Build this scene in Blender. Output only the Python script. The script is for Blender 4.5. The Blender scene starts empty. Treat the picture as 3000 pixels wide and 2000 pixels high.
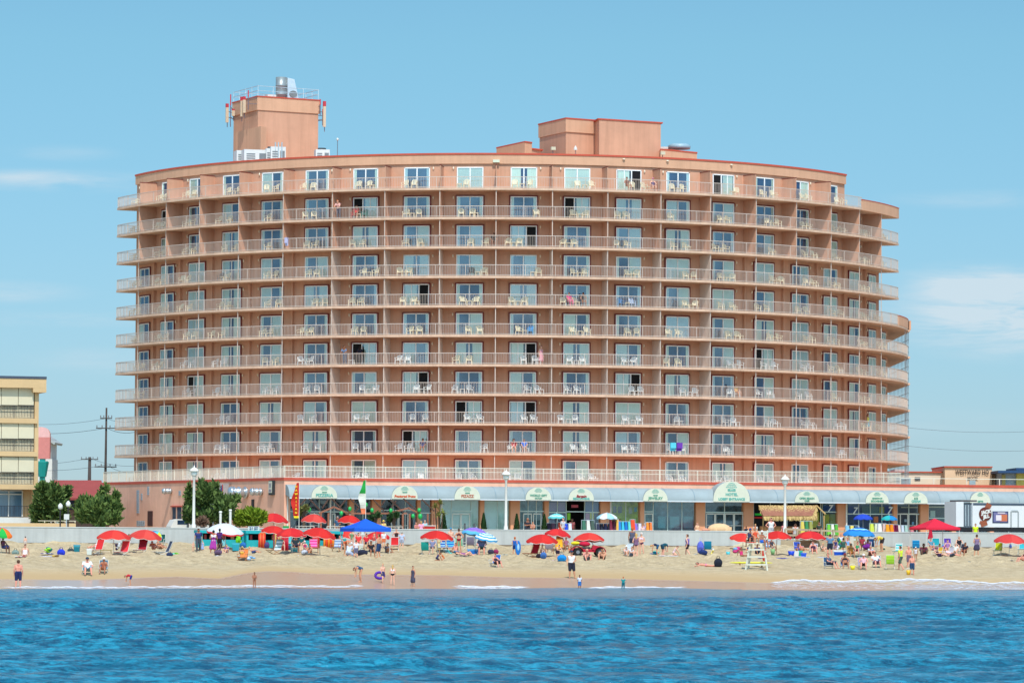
import bpy, bmesh, math, random
import numpy as np
from mathutils import Vector, Matrix
random.seed(7)
C = bpy.context.scene.collection
R = math.radians
F, PITCH, ROLL, HC = 10941.0, .05114, .00573, 3.7     # focal length (px of a 3000 px wide picture), pitch, roll, camera height
TA = .344; AA = math.atan(TA)                          # the shore, the wall and the shop front all run at this angle
EX, EY = math.cos(AA), math.sin(AA)

def ray(u, v):
    a, b = u-1500, v-1000
    x = a*math.cos(ROLL)+b*math.sin(ROLL); y = -a*math.sin(ROLL)+b*math.cos(ROLL)
    f, w = F, -y
    return Vector((x, f*math.cos(PITCH)-w*math.sin(PITCH), f*math.sin(PITCH)+w*math.cos(PITCH)))
def PX(u, v, Y):
    r = ray(u, v); k = Y/r.y
    return Vector((r.x*k, Y, HC+r.z*k))
def PL(u, v, c, off=0.0):                              # the point on the upright plane y = c + TA*x
    r = ray(u, v); k = (c-off)/(r.y-TA*r.x)
    return Vector((r.x*k, r.y*k, HC+r.z*k))
def zs(x, y):                                          # height of the beach
    d = y-(244+TA*x)
    if d < 0: z = .067*d
    elif d < 18: z = .067*d
    else: z = 1.2+(d-18)*.0356
    return z
def GP(u, v, dz=0.0):
    r = ray(u, v); lo, hi = 150.0, 420.0
    for _ in range(50):
        m = (lo+hi)/2; k = m/r.y
        if HC+r.z*k > zs(r.x*k, m)+dz and m < 306+TA*r.x*k: lo = m
        else: hi = m
    k = lo/r.y
    return Vector((r.x*k, lo, zs(r.x*k, lo)))

def lin(c):
    return tuple(((x/255)/12.92 if x <= 10 else (((x/255)+.055)/1.055)**2.4) for x in c)
MATS = {}
def mat(name, rgb, rough=.7, var=.08, scale=3.0, metal=0.0, bump=0.0, bscale=20, spec=.4, vscale=None, streak=0.0):
    if name in MATS: return MATS[name]
    m = bpy.data.materials.new(name); m.use_nodes = True; MATS[name] = m
    nt = m.node_tree; b = nt.nodes['Principled BSDF']; c = lin(rgb)
    b.inputs['Base Color'].default_value = (*c, 1); b.inputs['Roughness'].default_value = rough
    b.inputs['Metallic'].default_value = metal; b.inputs['Specular IOR Level'].default_value = spec
    if var or bump:
        tc = nt.nodes.new('ShaderNodeTexCoord'); mp = nt.nodes.new('ShaderNodeMapping')
        if vscale: mp.inputs['Scale'].default_value = vscale
        nt.links.new(tc.outputs['Object'], mp.inputs[0])
    if var:
        n = nt.nodes.new('ShaderNodeTexNoise'); n.inputs['Scale'].default_value = scale; n.inputs['Detail'].default_value = 5; n.inputs['Roughness'].default_value = .65
        nt.links.new(mp.outputs[0], n.inputs[0])
        mx = nt.nodes.new('ShaderNodeMix'); mx.data_type = 'RGBA'
        rp = nt.nodes.new('ShaderNodeMapRange'); rp.inputs[1].default_value = .3; rp.inputs[2].default_value = .7
        nt.links.new(n.outputs[0], rp.inputs[0]); nt.links.new(rp.outputs[0], mx.inputs[0])
        mx.inputs[6].default_value = (*[x*(1-var) for x in c], 1); mx.inputs[7].default_value = (*[min(1, x*(1+var)) for x in c], 1)
        fin = mx.outputs[2]
        if streak:                                      # rain streaks and patched paint
            m2 = nt.nodes.new('ShaderNodeMapping'); m2.inputs['Scale'].default_value = (2.2, 2.2, .10); nt.links.new(tc.outputs['Object'], m2.inputs[0])
            n2_ = nt.nodes.new('ShaderNodeTexNoise'); n2_.inputs['Scale'].default_value = 1; n2_.inputs['Detail'].default_value = 6; n2_.inputs['Roughness'].default_value = .7; nt.links.new(m2.outputs[0], n2_.inputs[0])
            r2 = nt.nodes.new('ShaderNodeMapRange'); r2.inputs[1].default_value = .45; r2.inputs[2].default_value = .75; r2.inputs[4].default_value = streak; nt.links.new(n2_.outputs[0], r2.inputs[0])
            x2 = nt.nodes.new('ShaderNodeMix'); x2.data_type = 'RGBA'; x2.inputs[7].default_value = (c[0]*.45, c[1]*.42, c[2]*.4, 1); nt.links.new(r2.outputs[0], x2.inputs[0]); nt.links.new(fin, x2.inputs[6]); fin = x2.outputs[2]
        nt.links.new(fin, b.inputs['Base Color'])
    if bump:
        n = nt.nodes.new('ShaderNodeTexNoise'); n.inputs['Scale'].default_value = bscale; n.inputs['Detail'].default_value = 4
        nt.links.new(mp.outputs[0], n.inputs[0])
        bp = nt.nodes.new('ShaderNodeBump'); bp.inputs['Strength'].default_value = bump; bp.inputs['Distance'].default_value = .05
        nt.links.new(n.outputs[0], bp.inputs['Height']); nt.links.new(bp.outputs[0], b.inputs['Normal'])
    return m
def cmat(rgb, kind='cloth'):
    n = '%s_%d_%d_%d' % ((kind,)+tuple(rgb))
    r = {'cloth': .85, 'skin': .55, 'hair': .7, 'plastic': .4, 'metal': .35, 'paint': .5}[kind]
    return mat(n, rgb, r, .12 if kind in ('cloth', 'hair') else .04, 14 if kind == 'cloth' else 6, spec=.3)

# ---------------------------------------------------------------- mesh builder
class MB:
    def __init__(s): s.v = []; s.f = []; s.m = []
    def add(s, vs, fs, mi=0):
        o = len(s.v); s.v += [tuple(p) for p in vs]; s.f += [tuple(i+o for i in f) for f in fs]; s.m += [mi]*len(fs); return s
    def hexa(s, p, mi=0):                               # p: 4 bottom, 4 top
        return s.add(p, [(3,2,1,0),(4,5,6,7),(0,1,5,4),(1,2,6,5),(2,3,7,6),(3,0,4,7)], mi)
    def box(s, c, d, rz=0, mi=0, rx=0, ry=0):
        M = Matrix.Rotation(rz, 3, 'Z') @ Matrix.Rotation(ry, 3, 'Y') @ Matrix.Rotation(rx, 3, 'X')
        q = []
        for z in (-1, 1):
            for x, y in ((-1,-1),(1,-1),(1,1),(-1,1)):
                q.append(Vector(c)+M @ Vector((x*d[0]/2, y*d[1]/2, z*d[2]/2)))
        return s.hexa(q, mi)
    def bar(s, a, b, w, h=None, mi=0):                  # square bar from a to b
        a, b = Vector(a), Vector(b); h = h or w; d = (b-a).normalized()
        x = d.cross(Vector((0,0,1)))
        x = Vector((1,0,0)) if x.length < 1e-4 else x.normalized()
        y = x.cross(d)
        q = [p+x*sx*w/2+y*sy*h/2 for p in (a, b) for sx, sy in ((-1,-1),(1,-1),(1,1),(-1,1))]
        return s.hexa(q, mi)
    def tube(s, a, b, r0, r1=None, n=8, mi=0, cap=True):
        a, b = Vector(a), Vector(b); r1 = r0 if r1 is None else r1; d = (b-a).normalized()
        x = d.cross(Vector((0,0,1)))
        x = Vector((1,0,0)) if x.length < 1e-4 else x.normalized()
        y = d.cross(x); vs = []
        for p, r in ((a, r0), (b, r1)):
            for i in range(n):
                t = 2*math.pi*i/n; vs.append(p+x*math.cos(t)*r+y*math.sin(t)*r)
        fs = [(i, (i+1) % n, n+(i+1) % n, n+i) for i in range(n)]
        if cap: fs += [tuple(range(n-1, -1, -1)), tuple(range(n, 2*n))]
        return s.add(vs, fs, mi)
    def path(s, pts, r, n=6, mi=0):
        for i in range(len(pts)-1):
            r0 = r if not isinstance(r, (list, tuple)) else r[i]; r1 = r if not isinstance(r, (list, tuple)) else r[i+1]
            s.tube(pts[i], pts[i+1], r0, r1, n, mi)
        return s
    def lathe(s, prof, n=16, c=(0,0,0), mi=0):          # prof: (r, z)
        vs = []; fs = []
        for r, z in prof:
            for i in range(n):
                t = 2*math.pi*i/n; vs.append((c[0]+r*math.cos(t), c[1]+r*math.sin(t), c[2]+z))
        for j in range(len(prof)-1):
            for i in range(n):
                fs.append((j*n+i, j*n+(i+1) % n, (j+1)*n+(i+1) % n, (j+1)*n+i))
        fs += [tuple(range(n-1, -1, -1)), tuple(range((len(prof)-1)*n, len(prof)*n))]
        return s.add(vs, fs, mi)
    def ell(s, c, r, n=12, k=8, mi=0, M=None):
        M = M or Matrix.Identity(3); vs = [Vector(c)+M @ Vector((0,0,-r[2]))]; fs = []
        for j in range(1, k):
            p = -math.pi/2+math.pi*j/k
            for i in range(n):
                t = 2*math.pi*i/n; vs.append(Vector(c)+M @ Vector((r[0]*math.cos(p)*math.cos(t), r[1]*math.cos(p)*math.sin(t), r[2]*math.sin(p))))
        vs.append(Vector(c)+M @ Vector((0,0,r[2]))); L = len(vs)-1
        for i in range(n):
            fs.append((0, 1+(i+1) % n, 1+i)); fs.append((L, L-n+i, L-n+(i+1) % n))
            for j in range(k-2):
                a = 1+j*n; fs.append((a+i, a+(i+1) % n, a+n+(i+1) % n, a+n+i))
        return s.add(vs, fs, mi)
    def prism(s, poly, z0, z1, mi=0):                   # poly: ccw (x, y)
        n = len(poly); vs = [(x, y, z0) for x, y in poly]+[(x, y, z1) for x, y in poly]
        fs = [tuple(range(n-1, -1, -1)), tuple(range(n, 2*n))]+[(i, (i+1) % n, n+(i+1) % n, n+i) for i in range(n)]
        return s.add(vs, fs, mi)
    def slab(s, pts, t, mi=0):                          # quad given by 4 points, thickened along its normal
        p = [Vector(q) for q in pts]; nn = (p[1]-p[0]).cross(p[2]-p[0]).normalized()*t
        return s.hexa([q-nn for q in p]+p, mi)
    def mesh(s, name, mats, smooth=False):
        me = bpy.data.meshes.new(name); me.from_pydata(s.v, [], s.f)
        for m in (mats if isinstance(mats, (list, tuple)) else [mats]): me.materials.append(m)
        me.polygons.foreach_set('material_index', s.m)
        if smooth: me.polygons.foreach_set('use_smooth', [True]*len(s.f))
        me.update(); return me
    def build(s, name, mats, parent=None, smooth=False):
        o = bpy.data.objects.new(name, s.mesh(name, mats, smooth)); C.objects.link(o); o.parent = parent; return o
def put(name, me, parent=None, M=None):
    o = bpy.data.objects.new(name, me); C.objects.link(o); o.parent = parent
    if M is not None: o.matrix_local = M
    return o
def tag(o, label=None, cat=None, group=None, kind=None):
    if label: o['label'] = label
    if cat: o['category'] = cat
    if group: o['group'] = group
    if kind: o['kind'] = kind
    return o
def empty(name, loc=(0,0,0), rz=0, label=None, cat=None, group=None):
    o = bpy.data.objects.new(name, None); o.empty_display_size = .3; C.objects.link(o); o.location = loc; o.rotation_euler = (0,0,rz)
    return tag(o, label, cat, group)
def LM(x, y, z, rz=0, sc=1):
    return Matrix.Translation((x, y, z)) @ Matrix.Rotation(rz, 4, 'Z') @ Matrix.Scale(sc, 4)
def text_mesh(txt, size, m, italic=0, depth=.01, bold=0.0, name='lettering', sx=1.0):
    cu = bpy.data.curves.new(name, 'FONT'); cu.body = txt; cu.size = size; cu.align_x = 'CENTER'; cu.align_y = 'CENTER'
    cu.extrude = depth; cu.offset = bold; cu.shear = italic; cu.resolution_u = 3
    o = bpy.data.objects.new(name, cu); C.objects.link(o)
    dg = bpy.context.evaluated_depsgraph_get(); me = bpy.data.meshes.new_from_object(o.evaluated_get(dg))
    bpy.data.objects.remove(o); bpy.data.curves.remove(cu)
    me.materials.clear(); me.materials.append(m)
    me.transform(Matrix.Rotation(math.pi/2, 4, 'X') @ Matrix.Scale(sx, 4, (1,0,0)))    # lettering upright, facing -Y
    return me

# ---------------------------------------------------------------- camera, light
cam = bpy.data.cameras.new('camera'); co = bpy.data.objects.new('camera', cam); C.objects.link(co); bpy.context.scene.camera = co
cam.sensor_fit = 'HORIZONTAL'; cam.sensor_width = 36; cam.lens = F/3000*36; cam.clip_end = 6000; cam.clip_start = 1
fw = Vector((0, math.cos(PITCH), math.sin(PITCH))); up = Vector((0, -math.sin(PITCH), math.cos(PITCH))); rt = Vector((1,0,0))
# the picture content is turned clockwise: turn the camera counter-clockwise
rt2 = rt*math.cos(ROLL)+up*math.sin(ROLL); up2 = up*math.cos(ROLL)-rt*math.sin(ROLL)
co.matrix_world = Matrix(((rt2.x, up2.x, -fw.x, 0), (rt2.y, up2.y, -fw.y, 0), (rt2.z, up2.z, -fw.z, HC), (0,0,0,1)))
SUN_EL, SUN_AZ = R(55), R(171)                          # azimuth clockwise from +Y (the camera looks along +Y)
sv = Vector((math.sin(SUN_AZ)*math.cos(SUN_EL), math.cos(SUN_AZ)*math.cos(SUN_EL), math.sin(SUN_EL)))
sl = bpy.data.lights.new('sun', 'SUN'); sl.energy = 3.75; sl.angle = R(.6); sl.color = (1, .95, .88)
so = bpy.data.objects.new('sun', sl); C.objects.link(so); so.rotation_euler = sv.to_track_quat('Z', 'Y').to_euler(); so.location = (60,-60,90)
W = bpy.data.worlds.new('World'); bpy.context.scene.world = W; W.use_nodes = True; nt = W.node_tree
for n in list(nt.nodes): nt.nodes.remove(n)
N = nt.nodes.new; L = nt.links.new
sky = N('ShaderNodeTexSky'); sky.sky_type = 'NISHITA'; sky.sun_disc = False; sky.sun_elevation = SUN_EL; sky.sun_rotation = SUN_AZ
sky.air_density = 1.0; sky.dust_density = .15; sky.ozone_density = 2.2; sky.altitude = 0
gm = N('ShaderNodeGamma'); gm.inputs[1].default_value = 1.0
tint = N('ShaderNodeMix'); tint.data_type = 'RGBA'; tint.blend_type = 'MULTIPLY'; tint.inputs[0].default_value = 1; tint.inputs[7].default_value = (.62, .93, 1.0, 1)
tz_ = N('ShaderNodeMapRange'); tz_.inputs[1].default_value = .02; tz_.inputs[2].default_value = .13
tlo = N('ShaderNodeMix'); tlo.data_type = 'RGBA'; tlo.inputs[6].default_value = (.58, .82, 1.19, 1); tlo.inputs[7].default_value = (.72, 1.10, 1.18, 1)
tc = N('ShaderNodeTexCoord'); mp = N('ShaderNodeMapping'); mp.inputs['Scale'].default_value = (24, 24, 150); mp.inputs['Location'].default_value = (3.2, 0, 1.7)
cn = N('ShaderNodeTexNoise'); cn.inputs['Scale'].default_value = 1.0; cn.inputs['Detail'].default_value = 8; cn.inputs['Roughness'].default_value = .62; cn.inputs['Distortion'].default_value = .4
cr = N('ShaderNodeMapRange'); cr.inputs[1].default_value = .34; cr.inputs[2].default_value = .66
sp = N('ShaderNodeSeparateXYZ'); L(tc.outputs['Generated'], sp.inputs[0])
def cloud(cx, cz, wx_, wz_, k_):                        # a soft bank of cloud around one direction
    v = N('ShaderNodeVectorMath'); v.operation = 'SUBTRACT'; v.inputs[1].default_value = (cx, 0, cz); L(tc.outputs['Generated'], v.inputs[0])
    w = N('ShaderNodeVectorMath'); w.operation = 'MULTIPLY'; w.inputs[1].default_value = (1/wx_, 0, 1/wz_); L(v.outputs[0], w.inputs[0])
    l = N('ShaderNodeVectorMath'); l.operation = 'LENGTH'; L(w.outputs[0], l.inputs[0])
    r = N('ShaderNodeMapRange'); r.interpolation_type = 'SMOOTHSTEP'; r.inputs[1].default_value = 1; r.inputs[2].default_value = .1; r.inputs[3].default_value = 0; r.inputs[4].default_value = k_; L(l.outputs['Value'], r.inputs[0]); return r.outputs[0]
acc = None
for c_ in ((.132, .058, .042, .014, 2.0), (.125, .068, .03, .006, .8), (-.128, .0925, .024, .004, .5), (-.115, .0925, .05, .004, .35), (-.135, .063, .028, .004, .55), (-.12, .056, .04, .003, .4), (.125, .089, .035, .0035, .35), (-.11, .045, .03, .005, .3), (-.12, .1, .02, .003, .25), (.1, .03, .06, .006, .2)):
    o_ = cloud(*c_)
    if acc is None: acc = o_
    else:
        q = N('ShaderNodeMath'); q.operation = 'ADD'; L(acc, q.inputs[0]); L(o_, q.inputs[1]); acc = q.outputs[0]
m1 = N('ShaderNodeMath'); m1.operation = 'MULTIPLY'; m3 = N('ShaderNodeMath'); m3.operation = 'MINIMUM'; m3.inputs[1].default_value = .8
cl = N('ShaderNodeMix'); cl.data_type = 'RGBA'; cl.inputs[7].default_value = (7.4, 8.6, 9.4, 1)
yb = N('ShaderNodeMapRange'); yb.interpolation_type = 'SMOOTHSTEP'; yb.inputs[1].default_value = .1; yb.inputs[2].default_value = -.6; yb.inputs[3].default_value = 0; yb.inputs[4].default_value = 1   # sky behind the camera brightened, added fill light for the shaded facade
glc = N('ShaderNodeMix'); glc.data_type = 'RGBA'; glc.inputs[6].default_value = (1, 1, 1, 1); glc.inputs[7].default_value = (2.3, 1.9, 1.6, 1); sky_fill = N('ShaderNodeVectorMath'); sky_fill.operation = 'MULTIPLY'; L(sp.outputs[1], yb.inputs[0]); L(yb.outputs[0], glc.inputs[0]); L(glc.outputs[2], sky_fill.inputs[1])
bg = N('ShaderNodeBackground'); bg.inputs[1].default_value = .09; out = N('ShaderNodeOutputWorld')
thi = N('ShaderNodeMix'); thi.data_type = 'RGBA'; thi.inputs[7].default_value = (1.6, 2.0, 2.0, 1); tzh = N('ShaderNodeMapRange'); tzh.inputs[1].default_value = .16; tzh.inputs[2].default_value = .42  # sky above the view boosted as added fill for shaded surfaces
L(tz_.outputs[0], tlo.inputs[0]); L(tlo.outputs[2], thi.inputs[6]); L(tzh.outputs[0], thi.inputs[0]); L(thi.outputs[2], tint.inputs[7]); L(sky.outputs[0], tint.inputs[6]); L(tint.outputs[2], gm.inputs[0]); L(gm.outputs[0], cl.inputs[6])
L(tc.outputs['Generated'], mp.inputs[0]); L(mp.outputs[0], cn.inputs[0]); L(cn.outputs[0], cr.inputs[0])
L(sp.outputs[2], tz_.inputs[0]); L(sp.outputs[2], tzh.inputs[0]); 
L(cr.outputs[0], m1.inputs[0]); L(acc, m1.inputs[1]); L(m1.outputs[0], m3.inputs[0]); L(m3.outputs[0], cl.inputs[0])
L(cl.outputs[2], sky_fill.inputs[0]); L(sky_fill.outputs[0], bg.inputs[0]); L(bg.outputs[0], out.inputs[0])
sc = bpy.context.scene; sc.view_settings.view_transform = 'Standard'; sc.view_settings.look = 'None'; sc.view_settings.exposure = 0; sc.view_settings.gamma = 1
sc.cycles.max_bounces = 6; sc.cycles.transparent_max_bounces = 12

# ---------------------------------------------------------------- the sea
def grid_mesh(name, xs, ys, Z, mats):
    nx, ny = len(xs), len(ys)
    X, Y = np.meshgrid(xs, ys)
    co_ = np.stack([X, Y, Z], -1).reshape(-1, 3).astype(np.float32)
    i = np.arange((ny-1)*(nx-1)); r = i//(nx-1); c = i % (nx-1); a = r*nx+c
    q = np.stack([a, a+1, a+nx+1, a+nx], -1).astype(np.int32)
    me = bpy.data.meshes.new(name); me.vertices.add(len(co_)); me.vertices.foreach_set('co', co_.ravel())
    me.loops.add(q.size); me.loops.foreach_set('vertex_index', q.ravel()); me.polygons.add(len(q))
    me.polygons.foreach_set('loop_start', np.arange(len(q), dtype=np.int32)*4)
    me.polygons.foreach_set('use_smooth', np.ones(len(q), bool)); me.update(calc_edges=True)
    for m in mats: me.materials.append(m)
    o = bpy.data.objects.new(name, me); C.objects.link(o); return o
def spread(a, b, lo, hi, step):
    mid = np.arange(a, b+step/2, step)
    L_ = a-np.geomspace(step*2, a-lo, 16)[::-1] if lo < a else np.array([]); H_ = b+np.geomspace(step*2, hi-b, 16) if hi > b else np.array([])
    return np.concatenate([L_, mid, H_])
rng = np.random.default_rng(3)
xs = spread(-62, 62, -2500, 2500, .22); dd = spread(-190, 3, -2500, 3, .24)    # dd: distance from the water's edge
XX, DD = np.meshgrid(xs, dd)
YY = 244+TA*np.clip(XX, -200, 200)+DD
H = np.zeros_like(XX)
for _ in range(120):
    lam = np.exp(rng.uniform(np.log(.55), np.log(6.0))); th = rng.normal(0, .24 if lam > 1.8 else .5)+math.pi/2+AA*.6; k = 2*math.pi/lam
    amp = .0070*lam**.8*rng.uniform(.5, 1.3)
    H += amp*np.sin(k*(XX*math.cos(th)+YY*math.sin(th))+rng.uniform(0, 6.28))
for lam, amp, th in ((16, .06, .02), (23, .06, -.07), (11, .045, .1), (9, .03, -.2)):
    k = 2*math.pi/lam; H += amp*np.sin(k*(DD*math.cos(th)+XX*math.sin(th))+rng.uniform(0, 6.28)+.8*np.sin(XX/31+lam))
calm = np.clip((-DD-14-9*np.sin(XX/23)-6*np.sin(XX/9.1+2))/24, .16, 1)
swell = np.interp(XX, [-60, -20, 5, 20, 60], [.12, .16, .10, .02, .0])*np.exp(-((DD+5.5+1.2*np.sin(XX/9)+.7*np.sin(XX/4.1+1))/2.6)**2)+.16*np.exp(-((DD+17+2*np.sin(XX/13+2))/3)**2)+(.085*np.sin(XX/10.3+1)+.05*np.sin(XX/4.3)+.02*np.sin(XX/1.3)-.02)*np.exp(-(DD/8)**2)*np.interp(XX, [15, 25], [1, .35])
edge = np.clip((3-DD)/4, 0, 1)
far = np.clip((2500-np.abs(XX))/1, 0, 1)*np.where((np.abs(XX) > 70) | (DD < -200), .0, 1)
ZZ = (H*calm*.8+swell)*far+np.where(DD > 0, .067*DD*0-.0, 0)
Y2 = YY
co_ = np.stack([XX, Y2, ZZ], -1)
me_w = grid_mesh('water', xs, dd, ZZ, [])
me_w.data.vertices.foreach_set('co', co_.reshape(-1, 3).astype(np.float32).ravel()); me_w.data.update()
tag(me_w, kind='structure')
wm = bpy.data.materials.new('sea_water'); wm.use_nodes = True; nt = wm.node_tree; b = nt.nodes['Principled BSDF']; N = nt.nodes.new; L = nt.links.new
g = N('ShaderNodeNewGeometry'); sp = N('ShaderNodeSeparateXYZ'); L(g.outputs['Position'], sp.inputs[0])
dn = N('ShaderNodeMath'); dn.operation = 'MULTIPLY_ADD'; dn.inputs[1].default_value = -TA; L(sp.outputs[0], dn.inputs[0]); L(sp.outputs[1], dn.inputs[2])   # y - TA*x
sh = N('ShaderNodeMapRange'); sh.inputs[1].default_value = 218; sh.inputs[2].default_value = 244; nsh = N('ShaderNodeTexNoise'); nsh.inputs['Scale'].default_value = .16; nsh.inputs['Detail'].default_value = 6; L(g.outputs['Position'], nsh.inputs[0]); dsh = N('ShaderNodeMath'); dsh.operation = 'MULTIPLY_ADD'; dsh.inputs[1].default_value = 46; L(nsh.outputs[0], dsh.inputs[0]); L(dn.outputs[0], dsh.inputs[2]); L(dsh.outputs[0], sh.inputs[0])
n1 = N('ShaderNodeTexNoise'); n1.inputs['Scale'].default_value = .12; n1.inputs['Detail'].default_value = 5; L(g.outputs['Position'], n1.inputs[0])
n1.inputs['Detail'].default_value = 9; n1.inputs['Roughness'].default_value = .82; n1.inputs['Scale'].default_value = 1.0
mpa = N('ShaderNodeMapping'); mpa.inputs['Scale'].default_value = (1.15, 2.2, 1); L(g.outputs['Position'], mpa.inputs[0]); L(mpa.outputs[0], n1.inputs[0])
nra = N('ShaderNodeMapRange'); nra.inputs[1].default_value = .44; nra.inputs[2].default_value = .57; L(n1.outputs[0], nra.inputs[0])
cA = N('ShaderNodeMix'); cA.data_type = 'RGBA'; cA.inputs[6].default_value = (.0, .074, .145, 1); cA.inputs[7].default_value = (.02, .34, .50, 1); n5 = N('ShaderNodeTexNoise'); n5.inputs['Scale'].default_value = 1; n5.inputs['Detail'].default_value = 3; mpb = N('ShaderNodeMapping'); mpb.inputs['Scale'].default_value = (.10, .32, 1); L(g.outputs['Position'], mpb.inputs[0]); L(mpb.outputs[0], n5.inputs[0])  # ripple highlights and dark wave faces painted into the base colour
r5 = N('ShaderNodeMapRange'); r5.inputs[1].default_value = .34; r5.inputs[2].default_value = .52; r5.inputs[3].default_value = .25; L(n5.outputs[0], r5.inputs[0]); m5 = N('ShaderNodeMath'); m5.operation = 'MULTIPLY'; L(r5.outputs[0], m5.inputs[0]); L(nra.outputs[0], m5.inputs[1]); L(m5.outputs[0], cA.inputs[0])  # long dark swell bands painted in as well
cB = N('ShaderNodeMix'); cB.data_type = 'RGBA'; cB.inputs[7].default_value = (.10, .24, .32, 1); L(sh.outputs[0], cB.inputs[0]); L(cA.outputs[2], cB.inputs[6]); L(cB.outputs[2], b.inputs['Base Color'])
b.inputs['Roughness'].default_value = .12; b.inputs['IOR'].default_value = 1.33; b.inputs['Specular IOR Level'].default_value = .38
mp = N('ShaderNodeMapping'); mp.inputs['Scale'].default_value = (1, 1.6, 1); L(g.outputs['Position'], mp.inputs[0])
n2 = N('ShaderNodeTexNoise'); n2.inputs['Scale'].default_value = 3.6; n2.inputs['Detail'].default_value = 6; n2.inputs['Roughness'].default_value = .6; L(mp.outputs[0], n2.inputs[0])
bp = N('ShaderNodeBump'); bp.inputs['Strength'].default_value = .8; bp.inputs['Distance'].default_value = .28; L(n2.outputs[0], bp.inputs['Height']); L(bp.outputs[0], b.inputs['Normal'])
me_w.data.materials.append(wm)

# ---------------------------------------------------------------- the beach: one sheet, wetness is a vertex attribute
xs = spread(-60, 60, -2500, 2500, .4); dd = np.concatenate([spread(-12, 59.4, -60, 59.4, .3), ])
XX, DD = np.meshgrid(xs, dd); YY = 244+TA*np.clip(XX, -200, 200)+DD
base = np.where(DD < 18, .067*DD, 1.2+(DD-18)*.0356)
rip = np.zeros_like(XX)
for _ in range(46):
    lam = np.exp(rng.uniform(np.log(.7), np.log(4.5))); th = rng.uniform(0, math.pi); k = 2*math.pi/lam
    rip += .009*lam**.8*np.sin(k*(XX*math.cos(th)+YY*math.sin(th))+rng.uniform(0, 6.28))
dry = np.clip((DD-17)/9, 0, 1)
ZB = base+rip*dry*1.2+.0012*np.sin(XX/2.3)*dry
# boundary of the wet sand, traced along the shore: (picture x, picture y)
wb = [(-400, 1697), (0, 1696), (250, 1698), (450, 1690), (520, 1688), (640, 1694), (720, 1678), (780, 1672), (860, 1674), (930, 1680), (1100, 1682), (1300, 1684), (1500, 1690), (1800, 1694), (2100, 1702), (2300, 1708), (3000, 1712), (3400, 1712)]
wx = []; wd = []
for u_, v_ in wb:
    p = GP(u_, v_); wx.append(p.x); wd.append(p.y-244-TA*p.x)
WB = np.interp(XX, wx, wd)
wet = np.clip((WB-DD)/.9+.5, 0, 1)+0*XX
damp = np.clip((WB+9+1.5*np.sin(XX/7)-DD)/7, 0, 1)
beach = grid_mesh('beach_sand', xs, dd, ZB, [])
beach.data.vertices.foreach_set('co', np.stack([XX, YY, ZB], -1).reshape(-1, 3).astype(np.float32).ravel())
for nm, arr in (('wet', wet), ('damp', damp)):
    at = beach.data.attributes.new(nm, 'FLOAT', 'POINT'); at.data.foreach_set('value', arr.astype(np.float32).ravel())
beach.data.update(); tag(beach, kind='structure')
sm = bpy.data.materials.new('sand'); sm.use_nodes = True; nt = sm.node_tree; b = nt.nodes['Principled BSDF']; N = nt.nodes.new; L = nt.links.new
aw = N('ShaderNodeAttribute'); aw.attribute_name = 'wet'; ad = N('ShaderNodeAttribute'); ad.attribute_name = 'damp'
g = N('ShaderNodeNewGeometry')
n1 = N('ShaderNodeTexNoise'); n1.inputs['Scale'].default_value = 1.1; n1.inputs['Detail'].default_value = 8; n1.inputs['Roughness'].default_value = .7; L(g.outputs['Position'], n1.inputs[0])
nr = N('ShaderNodeMapRange'); nr.inputs[1].default_value = .35; nr.inputs[2].default_value = .65; L(n1.outputs[0], nr.inputs[0])
d0 = N('ShaderNodeMix'); d0.data_type = 'RGBA'; d0.inputs[6].default_value = (*lin((184, 162, 124)), 1); d0.inputs[7].default_value = (*lin((212, 191, 152)), 1); nf = N('ShaderNodeTexNoise'); nf.inputs['Scale'].default_value = 1.7; nf.inputs['Detail'].default_value = 9; nf.inputs['Roughness'].default_value = .8; mpf = N('ShaderNodeMapping'); mpf.inputs['Scale'].default_value = (1, .55, 1); L(g.outputs['Position'], mpf.inputs[0]); L(mpf.outputs[0], nf.inputs[0])
rf = N('ShaderNodeMapRange'); rf.inputs[1].default_value = .56; rf.inputs[2].default_value = .66; rf.inputs[4].default_value = .32; L(nf.outputs[0], rf.inputs[0]); df = N('ShaderNodeMix'); df.data_type = 'RGBA'; df.inputs[7].default_value = (*lin((128, 116, 92)), 1); L(rf.outputs[0], df.inputs[0])
L(nr.outputs[0], d0.inputs[0]); L(d0.outputs[2], df.inputs[6])
d1 = N('ShaderNodeMix'); d1.data_type = 'RGBA'; d1.inputs[7].default_value = (*lin((188, 158, 112)), 1); L(ad.outputs['Fac'], d1.inputs[0]); L(df.outputs[2], d1.inputs[6])
d2 = N('ShaderNodeMix'); d2.data_type = 'RGBA'; d2.inputs[7].default_value = (*lin((192, 160, 132)), 1); L(aw.outputs['Fac'], d2.inputs[0]); L(d1.outputs[2], d2.inputs[6]); L(d2.outputs[2], b.inputs['Base Color'])
rr = N('ShaderNodeMapRange'); rr.inputs[3].default_value = .95; rr.inputs[4].default_value = .22; L(aw.outputs['Fac'], rr.inputs[0]); L(rr.outputs[0], b.inputs['Roughness'])
n3 = N('ShaderNodeTexNoise'); n3.inputs['Scale'].default_value = 5; n3.inputs['Detail'].default_value = 6; L(g.outputs['Position'], n3.inputs[0])
bs = N('ShaderNodeMapRange'); bs.inputs[3].default_value = 1.0; bs.inputs[4].default_value = .02; L(ad.outputs['Fac'], bs.inputs[0])
bp = N('ShaderNodeBump'); bp.inputs['Distance'].default_value = .26; L(bs.outputs[0], bp.inputs['Strength']); L(n3.outputs[0], bp.inputs['Height']); L(bp.outputs[0], b.inputs['Normal'])
beach.data.materials.append(sm)

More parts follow.
